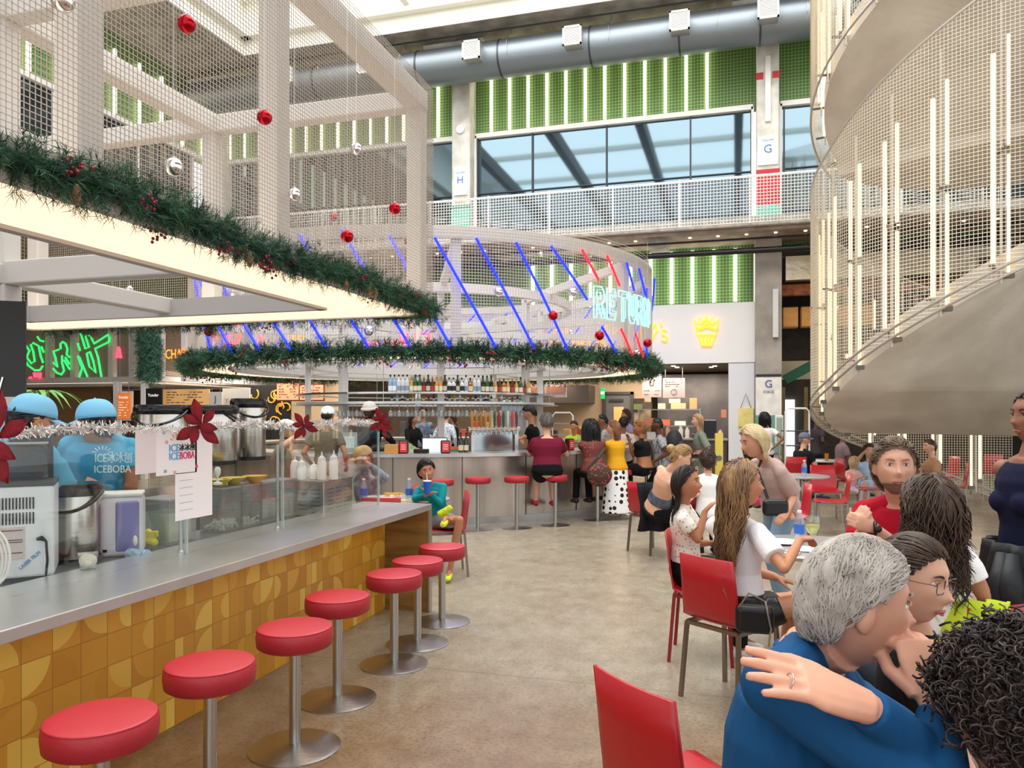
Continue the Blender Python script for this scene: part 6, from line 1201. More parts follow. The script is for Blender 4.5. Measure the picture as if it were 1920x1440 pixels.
gp('man in a black and white striped shirt with a backpack near the bar',1240,12.9,797,(-1,.1),'stand',h=1.62,skin='#5f3c2b',look=(-1,.2),g=1.15,hairs=[dict(style='short',men=1,m=HBK,n=80,L=.03,thick=.01,w=.006)],top=dict(m=mat('#1c1e22',.8,h2='#c9c9c9',vs=14,stretch=(8,8,.05)),sl=.6,e=.018),bottom=dict(m='#15161a'),ov=dict(handR=P(1250,838,12.6)))
t=thing('black_backpack','black backpack worn by the man in stripes','bag',P(1264,832,12.9)); MB().ell((0,0,0),(.15,.18,.24),16,12).build('bag_body',mat('#1c1c1f',.7),t,local=True,smooth='all'); MB().ell((.1,-.05,-.06),(.08,.12,.13),12,8).build('front_pocket',mat('#252529',.7),t,local=True,smooth='all')
gp('woman in a sage green cut-out dress standing in front of the cupcake kitchen',1316,13.6,789,(-1,.1),'stand',h=1.68,fem=True,skin=sk[2],look=(-1,0),hairs=[dict(style='long',m=mat('#b58f66',.5),n=120,L=.24,thick=.012,w=.008)],top=dict(m='#7a8272',sl=.95,e=.02,loose=1.5,lo=.25),bottom=dict(m='#7a8272',kind='skirt',drop=.8,hem=.24,hi=.1),shoes='#c9a98a')
# bare back woman
j=skel(FL(1240,8.6),cd(.85,.25),1.68,'sit',lean=25); j=fixp(j,C=P(1252,886,8.5),H=P(1232,955,8.7),hd=P(1277,857,8.4)); j.update(handR=P(1300,930,8.4),handL=P(1300,925,8.7))
r_,M_,h_,s_=person('woman with a blonde bun and bare back leaning over her table',j,skin='#dba98c',fem=True,look=cd(.9,-.1),pitch=-32,res=.009,g=1.15,hs=1.1,hairs=[dict(style='back',m=HBL,n=260,seed=20,L=.12,thick=.014,w=.006)],top=dict(m=mat('#5f6a7a',.7,h2='#2e3440',vs=9),sl=0,hi=.5,lo=.15,e=.012,name='strapless_top'),bottom=dict(m='#0d0d0f',e=.02,hi=.15),shoes='#222222')
mb=MB().ell(h_+M_@(V((0,-.13,.03))*s_),.045*s_,12,8); mb.build('hair_bun',HBL,r_,smooth='all'); MB().tube([h_+M_@(V((.03*cos(a),-.108,.03+.03*sin(a)))*s_) for a in np.linspace(0,2*pi,14)[:-1]],.009,6,closed=True).build('hair_tie',BLK,r_)
q=FL(1228,9.0); mb=MB(); mb.grid([[V((q.x,q.y,z))+cd(1,0)*x*(.22+.02*sin(z*9))+cd(0,-1)*(.15+.04*sin(x*7+z*3)) for x in np.linspace(-1,1,14)] for z in(.86,.75,.6,.45,.3)]); tag(mb.build('black_coat',mat('#0c0c0e',.85),smooth='all',solid=.02),'black garment draped low on the chair of the bun-haired woman','garment')
gp('child with short dark curly hair in a white tee, back to the camera',1328,8.7,864,(.15,1),h=1.45,skin=sk[2],face=False,hs=1.15,hairs=[dict(style='curly',m=HB2,n=420,seed=22,L=.05,thick=.016,w=.0055)],top=dict(m='#efeeec',sl=.6,e=.016),bottom=dict(m='#33363c'))
gp('man in a black tee with black hair working behind the bar taps',1001,12.9,775,(-1,.3),'stand',h=1.8,skin='#b98565',look=(-1,.25),pitch=-20,hairs=[dict(style='short',men=1,m=HBK,n=120,L=.06,thick=.022,w=.008)],top=dict(m='#101012',sl=.5,e=.016),bottom=dict(m='#17171a'),ov=dict(handR=P(975,822,12.6),handL=P(972,820,13)))
gp('person in a lime jacket holding a phone to the face across the bar',1078,17.2,800,(-.4,-.9),seat=.75,h=1.65,skin=sk[4],hs=1.05,hairs=[dict(style='short',men=1,m=HBK,n=70,L=.06,thick=.016,w=.009)],top=dict(m='#b9dc3a',sl=1.9,e=.02,loose=1.3),bottom=dict(m='#222222'),ov=dict(handL=P(1084,800,16.9)),res=.014)
gp('bartender in a white knit hat and black sweater with a red towel on the shoulder',693,12.2,771,(.15,-1),'stand',h=1.84,skin='#4a3024',look=(-.3,-1),pitch=-8,hs=1.08,beard='#140e0c',cap=dict(m=mat('#e9e6e2',.9,bump=.5,bs=80),brim=False,kind='beanie'),top=dict(m='#0e0e10',sl=1.85,e=.02,loose=1.1),bottom=dict(m='#15151a'),ov=dict(handL=P(727,818,11.9),handR=P(672,842,11.8)))
gp('man in a backwards white cap and olive tee standing left of the bar, back turned',611,10.6,780,(.1,1),'stand',h=1.76,skin='#b07a58',face=False,hairs=[dict(style='short',men=1,m=HBK,n=60,L=.03,thick=.008,w=.008)],cap=dict(m=mat('#ecebea',.8),brim=False,opening=True),top=dict(m='#6b6152',sl=.6,e=.02),bottom=dict(m='#33302c'))
gp('man in a white cap and olive tee eating behind the glass guard',524,9.4,808,(.85,.1),seat=.58,h=1.8,skin='#c08e70',look=(.95,-.2),pitch=-10,beard='#3a2a20',cap=dict(m=mat('#e9e9ea',.8),brim=True,back=True),hairs=[dict(style='short',men=1,m=HB2,n=60,L=.03,thick=.008,w=.008)],top=dict(m='#76705a',sl=.6,e=.02),bottom=dict(m='#33302c'),ov=dict(handR=P(558,815,9.2),handL=P(545,840,9.5)))
gp('man in a tan cap and plaid shirt seated with clasped hands behind the glass guard',692,8.55,858,(-.5,-.5),h=1.74,skin='#c08e70',look=(-.8,-.5),pitch=-15,cap=dict(m=mat('#c9a26e',.8,h2='#b58c58',vs=20)),hairs=[dict(style='short',men=1,m=HB2,n=60,L=.03,thick=.008,w=.008)],top=dict(m=mat('#5e6470',.8,h2='#8d949e',vs=16,stretch=(3,3,.3)),sl=1.85,e=.02,loose=1.15),bottom=dict(m='#2a2a30'),ov=dict(handR=P(682,865,8.2),handL=P(688,868,8.15)),curl=(.8,.8))
# boy in teal
j=skel(FL(808,8.0),cd(-.1,-1),1.38,'sit',lean=2); j=fixp(j,C=P(806,910,7.95),H=P(822,975,8.05),hd=P(800,884,7.85)); j.update(fix=1,elR=P(778,935,7.9),handR=P(800,928,7.72),elL=P(826,945,7.85),handL=P(806,925,7.75),hdR=cd(.3,0)+V((0,0,.5)),anR=FL(843,7.6)+V((0,0,.09)),knR=P(862,975,7.6),knL=P(855,985,7.9),anL=P(835,972,7.55))
r_,M_,h_,s_=person('boy in a teal long-sleeved shirt with dark hair drinking from a blue cup',j,skin='#b5785a',look=cd(.3,-1),tilt=12,pitch=2,res=.008,hs=1.16,hairs=[dict(style='short',men=1,m=HBK,n=300,seed=24,L=.09,thick=.024,w=.007,wave=.01,hl=.02)],top=dict(m='#118a90',sl=1.9,e=.018,loose=1.15),bottom=dict(m='#8d9098',len=.7,e=.02),shoes='#d7e01e')
q=P(801,914,7.7); t=thing('blue_cup','blue paper cup with straw held by the boy in teal','cup',q-V((0,0,.06))); MB().lathe([(.03,0),(.042,.12)],n=20).build('cup_body',mat('#1f5fc4',.4),t,local=True,smooth=True); MB().lathe([(.044,.12),(.044,.13),(.01,.135)],n=20).build('lid',WHITE,t,local=True); MB().tube([(0,0,.13),(0,-.01,.2)],.004,6).build('straw',WHITE,t,local=True)
t=P(835,960,7.4); mb=MB(); o=MBroot(mb.tube([t+cd(-.3,0)*.07-V((0,0,.03)),t,t+cd(.9,0)*.06+V((0,0,.05))],[.035,.042,.03],12),'yellow_sock_shoe',mat('#d3dc20',.7,h2='#9aa818',vs=30),V((t.x,t.y,0)),.01); tag(o,'bright yellow patterned shoe of the boy in teal','shoe')
# far group
gp('dark-haired man in a checked shirt standing behind the till screen',793,17.2,774,(.1,-1),'stand',h=1.72,skin='#b98565',hairs=[dict(style='short',men=1,m=HBK,n=60,L=.06,thick=.018,w=.01)],top=dict(m=mat('#3a4656',.8,h2='#8a94a4',vs=10),sl=1.8,e=.02),bottom=dict(m='#222222'),res=.014)
gp('woman with long black hair seated across the bar left of the checked shirt',772,16.6,786,(.6,-.6),seat=.75,h=1.62,fem=True,skin=sk[4],look=(.9,-.3),hairs=[dict(style='long',m=HBK,n=120,L=.35,thick=.02,w=.01)],top=dict(m='#121214',sl=1.8,e=.02),bottom=dict(m='#111111'),res=.014)
gp('man in a blue gingham shirt with his back turned across the bar',832,17.0,780,(.3,1),'stand',h=1.66,skin=sk[2],face=False,lean=14,hairs=[dict(style='short',men=1,m=HB2,n=60,L=.05,thick=.014,w=.01)],top=dict(m=spots('#c9ced6','#6b7686',30,.35),sl=1.8,e=.02),bottom=dict(m='#333333'),res=.014)
gp('woman in a black tee with dark hair leaning toward the gingham shirt',853,17.4,784,(-.9,.1),'stand',h=1.62,fem=True,skin=sk[2],look=(-1,-.2),pitch=-20,hairs=[dict(style='long',m=HB2,n=100,L=.2,thick=.018,w=.01)],top=dict(m='#0f0f11',sl=.5,e=.02),bottom=dict(m='#111111'),res=.014)
gp('person in a lilac tee with a black face mask behind the bar guests',1180,16.4,778,(-1,-.1),'stand',h=1.7,skin=sk[4],look=(-1,-.1),hairs=[dict(style='long',m=HB2,n=100,L=.25,thick=.018,w=.01)],top=dict(m='#9a94c0',sl=.5,e=.02),bottom=dict(m='#222222'),res=.014)
gp('dark-haired person in a striped shirt behind the black-haired woman',1137,15.0,789,(-1,.2),seat=.75,h=1.66,skin=sk[1],look=(-1,.2),hairs=[dict(style='short',men=1,m=HBK,n=60,L=.04,thick=.014,w=.01)],top=dict(m=mat('#111114',.8,h2='#e0e0e0',vs=12,stretch=(.05,.05,9)),sl=.6,e=.02),bottom=dict(m='#111111'),res=.014)
gp('black-haired person behind the woman in mustard',1169,14.2,794,(.2,1),seat=.75,h=1.62,skin=sk[1],face=False,hairs=[dict(style='short',men=1,m=HBK,n=80,L=.08,thick=.02,w=.01)],top=dict(m='#d9d0cc',sl=.6,e=.02),bottom=dict(m='#111111'),res=.014)
gp('woman in a hot pink top half hidden behind the blonde woman',1411,10.2,848,(-.4,1),h=1.6,fem=True,skin=sk[1],face=False,hairs=[dict(style='long',m=HB2,n=140,L=.25,thick=.02,w=.009)],top=dict(m='#d8236f',sl=.4,e=.02),bottom=dict(m='#222222'))
gp('person with long black hair and white tee facing the menu stand by the column',1436,15.8,784,(-.1,1),'stand',h=1.68,fem=True,skin='#8a5a40',face=False,hairs=[dict(style='long',m=HBK,n=160,L=.4,thick=.016,w=.009)],top=dict(m='#eceae8',sl=.5,e=.02),bottom=dict(m='#1a1a1c'),ov=dict(handR=P(1452,838,15.7)))
gp('man in a grey cap and black tee seated at the far round table',1503,14.7,824,(.6,.3),h=1.76,skin=sk[2],look=(1,-.05),cap=dict(m=mat('#6a6e82',.8)),hairs=[dict(style='short',men=1,m=mat('#8a8078',.6),n=50,L=.03,thick=.008,w=.008)],top=dict(m='#17181b',sl=.55,e=.02),bottom=dict(m='#5f5a50'),shoes='#1e2a3a')
gp('waiter in a dark vest and white sleeves in the dim passage',1527,17.4,788,(.7,.4),'stand',h=1.78,skin='#3a2a22',look=(.8,-.3),hairs=[dict(style='short',men=1,m=HBK,n=40,L=.03,thick=.01,w=.01)],top=dict(m='#3a3236',sl=.5,e=.02),bottom=dict(m='#101012'),res=.014)
gp('man in a mauve shirt seated behind the light blue woman',1576,15.6,812,(.7,-.1),h=1.85,skin='#6a4434',look=(.9,.1),hairs=[dict(style='short',men=1,m=HBK,n=40,L=.03,thick=.01,w=.01)],top=dict(m='#7d646a',sl=.6,e=.02),bottom=dict(m='#222222'),res=.014)
gp('woman in a pale blue dress raising a hand to her face beside a child',1628,13.0,846,(-.3,-.9),h=1.68,fem=True,skin='#d9a68a',look=(-.2,-1),hairs=[dict(style='long',m=HB2,n=100,L=.2,thick=.016,w=.009)],top=dict(m='#b5d2ea',sl=.6,e=.02),bottom=dict(m='#b5d2ea',kind='skirt',len=.95,sit=1),ov=dict(handR=P(1618,850,12.6)))
gp('small blonde child in pink sitting beside the woman in pale blue',1597,12.9,866,(.3,-.9),h=1.15,fem=True,skin='#e0b090',face=False,look=(.6,.5),hairs=[dict(style='long',m=HBLW,n=120,L=.18,thick=.018,w=.008)],top=dict(m='#e7b7ae',sl=.5,e=.016),bottom=dict(m='#d9c8d0'),hs=1.15)
gp('person in light jeans and tan top sitting behind the lower edge of the stair mesh',1752,12.7,838,(-1,.1),h=1.7,skin=sk[2],look=(-1,0),hairs=[dict(style='short',men=1,m=HB2,n=60,L=.05,thick=.014,w=.008)],top=dict(m='#b98e6a',sl=.6,e=.02),bottom=dict(m='#7f9dbb',len=1.9,e=.02))
# workers behind the counter
TE=mat('#4fa9cf',.85,bump=.5,bs=6,spec=.2); CAPM=mat('#7fc4ea',.85,bump=.2,bs=200)
j=skel(FL(45,4.35),cd(.45,.9),1.8,'stand',lean=14); j=fixp(j,C=P(62,832,4.05),H=P(50,1005,4.35),hd=P(60,790,3.95)); j.update(handR=P(165,920,4.3),handL=P(80,930,4.7))
r_,M_,h_,s_=person('left of the two workers in blue caps and tees, bent over behind the counter',j,skin='#c68c6c',fem=True,look=cd(.55,.85),pitch=-12,res=.008,face=False,hs=1.0,g=1.1,hairs=[dict(style='back',m=HBK,n=260,seed=31,L=.14,thick=.012,w=.006)],cap=dict(m=CAPM,opening=True,mesh=1),top=dict(m=TE,sl=.62,e=.02,loose=1.45),bottom=dict(m='#202024'))
mb=MB(); 
for i in range(14): mb.tube([h_+M_@V((.03,-.1,-.02)),h_+M_@V((.07+.01*sin(i),-.12,-.12)),P(88+i*.8,850+i,3.85)+V((0,0,.01*i)),P(92+i*.6,905,3.85)],[.006,.006,.005,.002],5)
mb.build('ponytail',HBK,r_,smooth='all')
j=skel(FL(192,4.72),cd(-.2,1),1.74,'stand',lean=3); j=fixp(j,C=P(188,822,4.62),H=P(190,990,4.72),hd=P(180,794,4.55)); j.update(handR=P(240,930,4.6),handL=P(120,930,5.0),elR=P(247,905,4.6))
r_,M_,h_,s_=person('right one of the two workers in blue, lettered tee back to the camera',j,skin='#a8704e',look=cd(-1,.3),pitch=-5,res=.008,face=False,hs=1.06,g=1.12,hairs=[dict(style='back',m=HBK,n=220,seed=33,L=.12,thick=.012,w=.006)],cap=dict(m=CAPM),top=dict(m=TE,sl=.62,e=.02,loose=1.45),bottom=dict(m='#202024'))
LW=mat('#d9eef2',.7); b0=P(190,850,4.02); uu=cd(1,.12); 
SH=r_
text('ICE\u51b0\u51b0\u5228','shirt_lettering',LW,P(213,866,4.42),uu,Z,.067,SH,fit=.2); text('ICEBOBA','shirt_lettering',LW,P(211,886,4.42),uu,Z,.06,SH,fit=.2)
mb=MB()
for i in range(7): a=.35+i*.4; c=P(192,852,4.42); mb.bar(c+uu*cos(a)*.035+V((0,0,sin(a)*.03)),c+uu*cos(a)*.06+V((0,0,sin(a)*.05)),.005,.003)
mb.build('shirt_emblem',LW,SH)
# ================= THINGS BEHIND THE GLASS =================
ZW=.86
def at(px,py): return PZ(px,py,ZW)
PAPER=mat('#f3eceb',.7); INKB=mat('#5aa6d6',.6); INKP=mat('#d8447a',.6); INKO=mat('#e0925a',.6)
# ice machine
q=P(32,1060,3.6); t=thing('ice_machine','white boxy ice machine with black vent slots at the left end of the counter','appliance',(q.x,q.y,ZW),rz=R(27)+TH)
WB=mat('#dfe3e6',.4); MB().box((0,.15,.235),(.30,.3,.43)).build('housing',WB,t,local=True,bevel=.012); MB().box((0,.15,.46),(.305,.305,.02)).build('top_rim',mat('#3c3e42',.4),t,local=True)
m=MB(); m2=MB()
for r0 in(.30,.37):
    for i in range(11): m.box((-.03-.06+i*.0135+.02,-.001,r0),(.0065,.004,.055))
m.build('vent_slots',BLK,t,local=True); MB().box((-.02,-.002,.185),(.1,.004,.15)).build('rating_label',mat('#cfc0bf',.6),t,local=True)
for i,zz in enumerate((.245,.2,.19,.14)): MB().box((-.02,-.005,zz),(.085,.002,.004)).build('label_line',mat('#3a3334'),t,local=True)
MB().tube([(.085,-.01,.2),(.10,-.03,.205),(.12,-.04,.19),(.125,-.04,.1),(.115,-.03,.0),(.11,-.03,-.0)],[.01,.012,.006,.006,.006,.006],8).build('power_cord',BLK,t,local=True,smooth=True)
for x in(-.12,.12): MB().box((x,.03,.01),(.03,.03,.02)).build('foot',BLK,t,local=True)
a=t.rotation_euler.z; text('LASER FILM','blue_print',mat('#3f86c6',.6),(0,0,0),(cos(R(42)),0,sin(R(42))),(-sin(R(42)),0,cos(R(42))),.022,None); o=[x for x in COL.objects if x.name=='blue_print'][0]
o.parent=t; o.location=(.05,-.004,.06); o.rotation_euler=(0,0,0)
# grinder hood above
q=P(30,882,3.7); t=thing('smoked_hood','smoked clear hood on top of the white ice machine','cover',(q.x,q.y,ZW+.475),rz=TH+R(27)); MB().box((0,.1,.09),(.26,.24,.17)).build('hood',mat('#2a2826',.2,alpha=.75),t,local=True,bevel=.03); MB().box((0,-.025,.175),(.27,.01,.01)).build('rim',mat('#a9a5a0',.3),t,local=True)
# thermos urns
def urn(label,px,pyb,D,r,h,z,rz=0,group=None):
    q=FL(px,D); t=thing('thermal_urn',label,'urn',(q.x,q.y,z),rz,group)
    SU=mat('#c9c5bd',.22,1.0,bump=.05,bs=4,stretch=(1,1,20)); MB().lathe([(r*.97,.02),(r,.03),(r,h*.84),(r*.98,h*.86)],n=40).build('steel_body',SU,t,local=True,smooth=True); MB().lathe([(r*.9,0),(r*1.0,.0),(r,.03)],n=40).build('base_ring',BLK,t,local=True); MB().lathe([(r*1.02,h*.85),(r*1.07,h*.88),(r*1.07,h*.95),(r*.98,h),(.001,h)],n=40).build('black_lid',mat('#0c0c0d',.2),t,local=True,smooth=True)
    m=MB().tube([V((r*1.08*cos(a),r*1.08*sin(a)-.01,h*.9-.1*sin(-a if a<0 else a)*(1))) for a in np.linspace(-pi,0,16)],.009,8); m.build('handle',mat('#0c0c0d',.25),t,local=True,smooth=True); return t
urn('small steel thermos pot with black lid between the ice machine and water dispenser',140,1050,4.12,.135,.42,ZW,.4)
urn('large steel urn with black lid behind the paper sign, left of three',303,0,5.55,.175,.44,1.275,.3); urn('large steel urn with black lid, middle of three, behind the poinsettia',395,0,5.75,.19,.44,1.275,2.6); urn('tallest steel urn with black lid, right of three',466,0,6.3,.135,.5,1.275,1)
# water dispenser
q=FL(225,4.32); t=thing('water_dispenser','white and lilac counter water dispenser','dispenser',(q.x,q.y,ZW),rz=TH+R(22)); MB().box((0,0,.17),(.25,.2,.33)).build('body',mat('#e3e2ea',.35),t,local=True,bevel=.03,seg=4); MB().box((.045,-.095,.17),(.12,.03,.28)).build('lilac_tank',mat('#8a86c8',.15,alpha=.8),t,local=True,bevel=.02,seg=3); MB().box((0,-.0,.342),(.245,.2,.02)).build('lid',WHITE,t,local=True,bevel=.008); MB().ell((.085,-.115,.09),(.012,.01,.03),10,8).build('spout_lever',WHITE,t,local=True,smooth=True); MB().box((-.07,-.1,.04),(.03,.008,.015)).build('button',BLK,t,local=True)
# small clear tub on the counter with bag
q=PZ(118,1068,.895); q.y+=.05; t=thing('plastic_tub','clear plastic tub with a crumpled bag on the steel counter','tub',(-3.03,q.y,.895)); CLR=glassm('#f4f6f4',.05,.05,.12); MB().lathe([(.045,0),(.06,.075),(.063,.075)],n=4).build('tub_wall',CLR,t,local=True); MB().ell((0,0,.04),(.042,.04,.035),12,8).build('crumpled_bag',mat('#e6dccb',.6,bump=1,bs=30),t,local=True,smooth=True)
# clear bins row
bins=[(312,4.75,.24,.24,.26,'clear bin of pale syrup behind the hanging papers','#dbe0c4'),(415,5.25,.17,.22,.28,'clear lidded bin with white beads and red scoop','#e8e4da'),(455,5.45,.16,.22,.28,'clear lidded bin with white beads','#dedcd6'),(492,5.65,.15,.22,.28,'clear lidded bin with a grey tub inside','#b9b9b8'),(525,5.85,.15,.22,.28,'clear lidded bin nearest the steel box','#ddd6ca')]
for px,D,w,d,h,l,c in bins:
    q=FL(px,D); t=thing('clear_bin',l,'bin',(q.x,q.y,ZW),rz=0.0); m=MB()
    m.box((0,-d/2,h/2),(w,.004,h)).box((0,d/2,h/2),(w,.004,h)).box((-w/2,0,h/2),(.004,d,h)).box((w/2,0,h/2),(.004,d,h)).box((0,0,.004),(w,d,.004)); m.build('walls',CLR,t,local=True)
    MB().box((0,0,h+.008),(w+.01,d+.01,.016)).build('lid',mat('#9d9c9a',.4,alpha=.8),t,local=True,bevel=.004); m=MB(); rnd=random.Random(px)
    if 'beads' in l:
        for i in range(160): m.ell((rnd.uniform(-w/2+.015,w/2-.015),rnd.uniform(-d/2+.015,d/2-.015),.012+rnd.uniform(0,.05)),.011,6,4)
        m.build('white_beads',mat('#fbf9f4',.5),t,local=True,smooth='all')['kind']='stuff'
        if 'scoop' in l: MB().bar((-.03,0,.04),(.02,0,.22),.03,.01).build('red_scoop',mat('#c97a6a',.5),t,local=True)
    else: MB().box((0,0,.1),(w*.85,d*.85,.14 if 'grey' in l else .18)).build('contents',mat(c,.4),t,local=True,bevel=.01)
for px,D,l in((410,5.2,'yellow bowl on the bins, left of three'),(438,5.35,'yellow bowl on the bins, middle of three'),(478,5.5,'wide yellow bowl on the bins, right of three')):
    q=FL(px,D); o=MB().lathe([(.03,.0),(.085,.05),(.088,.052),(.08,.05),(.02,.008)],n=24).build('yellow_bowl',mat('#c9ae4e',.5),origin=(0,0,0),smooth=True); o.location=(q.x,q.y,ZW+.297); tag(o,l,'bowl')
# steel box with squeeze bottles
q=FL(625,6.05); t=thing('steel_heater_box','stainless steel box with louvre slots at the far end of the glass guard','appliance',(-3.28,5.35,ZW)); w,d,h=.34,.62,.27
q=P(597,930,6.12); t.location=(q.x,q.y,ZW); MB().box((0,0,.14),(.36,.46,.26)).build('housing',SS,t,local=True,bevel=.006); MB().box((0,0,.272),(.37,.47,.01)).build('top_edge',SSB,t,local=True); m=MB()
for i in range(6):
    for k in range(3): m.box((-.11+k*.11,-.232,.06+i*.03),(.08,.003,.006)); m.box((.182,-.13+k*.13,.06+i*.03),(.003,.09,.006))
m.build('louvre_slots',mat('#6b6a68',.4,.6),t,local=True); hb=t.location
MB().tube([(.1,-.235,.04),(.1,-.32,.02),(.0,-.4,.01)],.005,6).build('cord',BLK,t,local=True)
b0=None
for i,(dx,dy,h_,l) in enumerate([(-.15,-.1,1,'white squeeze bottle with cap, leftmost on the steel box'),(-.06,-.15,1,'white squeeze bottle second from the left on the steel box'),(.02,-.1,.8,'short white squeeze bottle in the middle of the steel box'),(.1,-.12,1.25,'tall white squeeze bottle leaning on the steel box'),(.17,-.06,1.3,'tallest white squeeze bottle at the right of the steel box')]):
    L=(hb.x+dx,hb.y+dy,ZW+.279)
    if b0 is None:
        b0=thing('squeeze_bottle',l,'bottle',L,group='white squeeze bottles'); MB().lathe([(.034,0),(.036,.01),(.036,.1),(.03,.12)],n=18).build('bottle_body',mat('#ece9e4',.4),b0,local=True,smooth=True); MB().lathe([(.031,.12),(.028,.135),(.008,.15),(.004,.175)],n=14).build('nozzle_cap',WHITE,b0,local=True,smooth=True)
    else: dup(b0,L,label=l,scale=(1,1,h_))
# yellow glove, blue roll
q=FL(278,4.5); o=MBroot(MB().cap(V((q.x-.04,q.y,ZW+.05)),V((q.x+.04,q.y,ZW+.04)),.025).cap(V((q.x,q.y,ZW+.07)),V((q.x+.06,q.y,ZW+.08)),.012).cap(V((q.x,q.y,ZW+.09)),V((q.x+.06,q.y,ZW+.1)),.012).cap(V((q.x-.03,q.y,ZW+.05)),V((q.x,q.y,ZW+.1)),.02),'yellow_cloth',mat('#d9cf3a',.8),V((q.x,q.y,ZW+.014)),.006); tag(o,'yellow rubber glove between the water dispenser and the clear bin','glove')
q=FL(288,4.12); o=MB().tube([(-.06,0,.03),(.06,0,.03)],.03,16).build('printed_roll',mat('#b9d3e0',.4,h2='#5f8fb0',vs=40),origin=(0,0,0)); o.location=(q.x-.1,q.y,.862); tag(o,'blue and white printed roll lying on the work surface','roll')
# papers on the glass
XG=-2.838
def sheet(label,px0,px1,py0,py1,m=PAPER):
    a=PX(px0,py0,XG); b=PX(px1,py0,XG); z1=max(a.z,b.z) if py0<776 else (a.z+b.z)/2; z0=(PX(px0,py1,XG).z+PX(px1,py1,XG).z)/2; z1=(a.z+b.z)/2
    o=MB().b2(XG-.002,XG,a.y,b.y,z0,z1).build('paper_sheet',m); tag(o,label,'paper'); return o,a.y,b.y,z0,z1
sheet('blank pinkish paper sheet on the glass left of the lettered sign',254,293,806,888,mat('#e6dad9',.7))
o,y0,y1,z0,z1=sheet('white paper sign with blue and pink lettering taped to the glass',293,369,803,889)
uy=(0,1,0); yc=(y0+y1)/2+.03; zc=(z0+z1)/2; ww=y1-y0
text('ICE','blue_lettering',INKB,(XG+.002,yc-.055,zc+.0),uy,Z,.055,o,fit=.075); text('ICE','blue_lettering',INKB,(XG+.002,yc-.055,zc-.043),uy,Z,.055,o,fit=.075); text('\u51b0\u51b0\u5228','dark_characters',mat('#2a2a2e'),(XG+.002,yc+.045,zc+.003),uy,Z,.042,o,fit=.12); text('BOBA','pink_lettering',INKP,(XG+.002,yc+.045,zc-.043),uy,Z,.055,o,fit=.115)
m=MB()
for i in range(5): a=.4+i*.58; m.bar((XG+.002,yc-.04+.03*cos(a),zc+.05+.025*sin(a)),(XG+.002,yc-.04+.05*cos(a),zc+.05+.045*sin(a)),.005,.002)
m.build('orange_sunburst',INKO,o)
for i,(dy,dz,c) in enumerate(((-.13,.1,'#b9b0c8'),(-.11,.05,'#e0a0a0'),(-.12,-.1,'#7ab0c8'),(-.05,-.11,'#e0a8b8'),(.12,-.09,'#d8447a'),(.1,.09,'#c8b0c0'))): MB().b2(XG,XG+.002,yc+dy-.01,yc+dy+.01,zc+dz-.008,zc+dz+.008).build('small_doodle',mat(c,.6),o)
sheet('long white paper notice hanging lower on the glass, right one',366,398,812,968); o,y0,y1,z0,z1=sheet('white paper notice on the glass below the lettered sign',329,366,886,974)
m=MB()
for i in range(5): m.b2(XG,XG+.001,y0+.03,y1-.02,z0+.05+i*.04,z0+.053+i*.04)
m.build('printed_lines',mat('#b8b0b0',.6),o)
# papers on ledge, black kit
q=FL(440,6.2); o=MB().box((0,0,.1),(.22,.004,.16)).build('white_notice',PAPER,origin=(0,0,0)); o.location=(q.x,q.y,.89); o.rotation_euler=(R(-10),0,TH); tag(o,'white printed notice propped below the urn ledge','paper')
q=FL(330,5.0); o=MB().box((0,0,.11),(.4,.22,.2)).build('black_machine',mat('#121213',.3),origin=(0,0,0),bevel=.02); o.location=(-4.15+.0,3.9,ZW); o.location=(q.x,q.y+.6,.89); tag(o,'low black machine behind the hanging papers','appliance')
q=FL(408,5.0); o=MB().lathe([(.03,0),(.03,.012),(.008,.02),(.006,.05),(.018,.07),(.02,.1),(.012,.115)],n=18).build('white_trophy_figure',WHITE,origin=(0,0,0),smooth=True); o.location=(q.x,q.y,ZW+.33); tag(o,'small white trophy-like figure above the clear bins','ornament')
MB().lathe([(.015,0),(.012,.33)],n=10)
q=FL(10,3.4); m=MB()
for k in range(3): m.tube([V((q.x+.02*k,q.y,0))+cd(1,0)*(.09*cos(a)-.1)+V((0,0,ZW+.14+.13*sin(a)+.008*k)) for a in np.linspace(-1.5,1.6,14)],.006,6)
tag(m.build('white_cable',WHITE,smooth='all'),'loops of white cable at the left edge','cable')
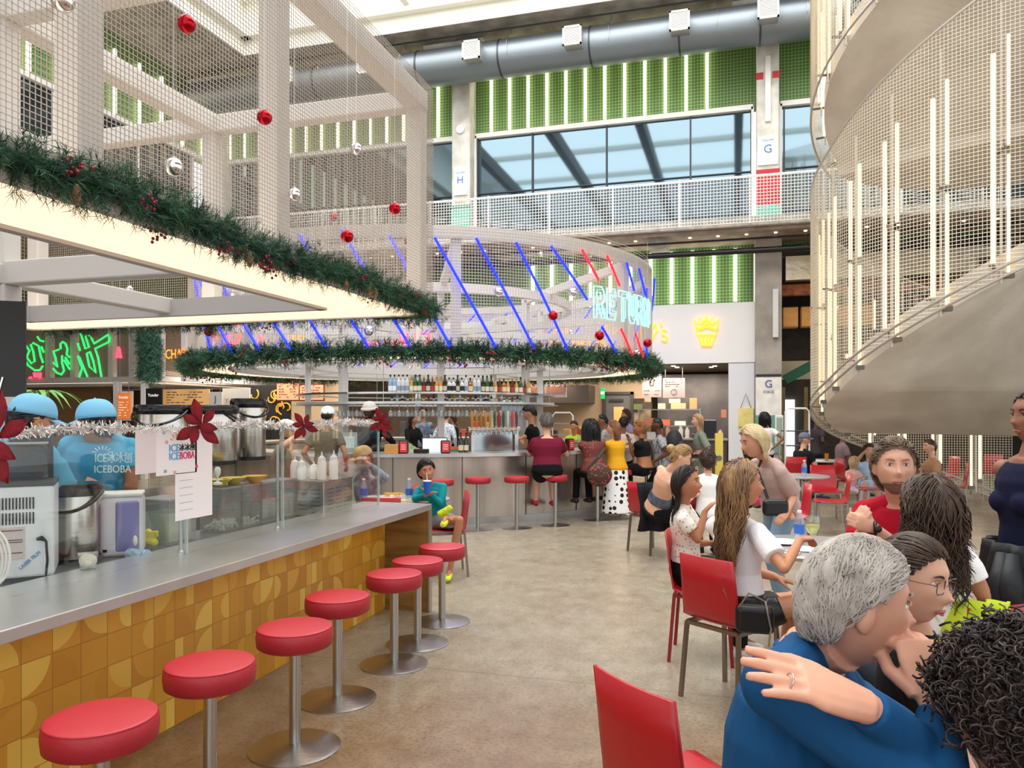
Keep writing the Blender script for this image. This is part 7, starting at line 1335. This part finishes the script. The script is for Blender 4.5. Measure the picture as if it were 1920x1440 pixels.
# white door banner by pillar, yellow menu stand, rack cart
o,b_=panel('yellow_tote','yellow checked hanging bag with string handles on the white pillar','bag',1384,1413,765,800,YB-.2,mat('#e3cf63',.6,h2='#f0e2a0',vs=5),th=.06); MB().tube([((b_[0]+b_[1])/2-.12,YB-.2,b_[3]),((b_[0]+b_[1])/2,YB-.2,b_[3]+.35),((b_[0]+b_[1])/2+.12,YB-.2,b_[3])],.01,6).build('string_handle',mat('#8a8070'),o)
q=FL(1348,13.9); t=thing('floor_sign','tall narrow yellow sign with a round grey badge standing by the queue','sign',q,rz=TH); MB().b2(-.07,.07,-.02,.02,.0,1.3).build('yellow_board',mat('#e8cf5a',.5),t,local=True); MB().lathe([(.05,0),(.05,.006)],(0,-.02,.85),20,Matrix.Rotation(R(90),3,'X')).build('round_badge',mat('#6b6b70',.5),t,local=True); MB().b2(-.14,.14,-.1,.1,0,.02).build('base',mat('#333333'),t,local=True)
p0=None
for px,D,l in((1278,13.4,'black queue barrier post, left one'),(1293,13.0,'black queue barrier post, right one')):
    q=FL(px,D)
    if p0 is None:
        p0=thing('barrier_post',l,'barrier',q,group='queue barrier posts'); MB().lathe([(.16,0),(.16,.015),(.03,.03),(.028,.95),(.04,.96),(.04,1.02)],n=20).build('post_and_foot',BLK,p0,local=True,smooth=True); MB().b2(.03,.36,-.003,.003,.9,.95).build('belt',BLK,p0,local=True)
    else: dup(p0,q,label=l)
q=FL(1495,15.6); t=thing('rack_cart','white tall rack cart with dark trays by the concrete column','rack',q,rz=TH); MB().tube([(-.24,0,.05),(-.24,0,1.7),(-.18,0,1.76),(.18,0,1.76),(.24,0,1.7),(.24,0,.05)],.02,8).build('frame',WHITE,t,local=True,smooth=True)
for z in(.35,.7,1.0,1.3): MB().box((0,.15,z),(.44,.36,.02)).build('tray',mat('#26282c',.4),t,local=True)
q=FL(1461,16.6); t=thing('menu_stand','white framed rounded menu stand in front of the concrete column','sign stand',q,rz=TH); MB().b2(-.09,.09,-.02,.02,1.0,1.62).build('frame',WHITE,t,local=True,bevel=.02); MB().b2(-.065,.065,-.024,-.02,1.05,1.57).build('print',mat('#9fb5a8',.6),t,local=True); MB().b2(-.015,.015,-.015,.015,0,1.0).b2(-.15,.15,-.1,.1,0,.02).build('stem',SS,t,local=True)
# red towel on bartender
q=P(712,790,11.85); o=MBroot(MB().tube([P(704,768,12.1),P(712,778,11.95),P(720,800,11.85),P(722,822,11.85)],[(.05,.03),(.07,.03),(.07,.03),(.05,.02)],10),'red_towel',mat('#a01020',.9,bump=.6,bs=20),V((q.x,q.y,q.z)),.015); tag(o,'red cloth hanging over the shoulder of the bartender','towel')
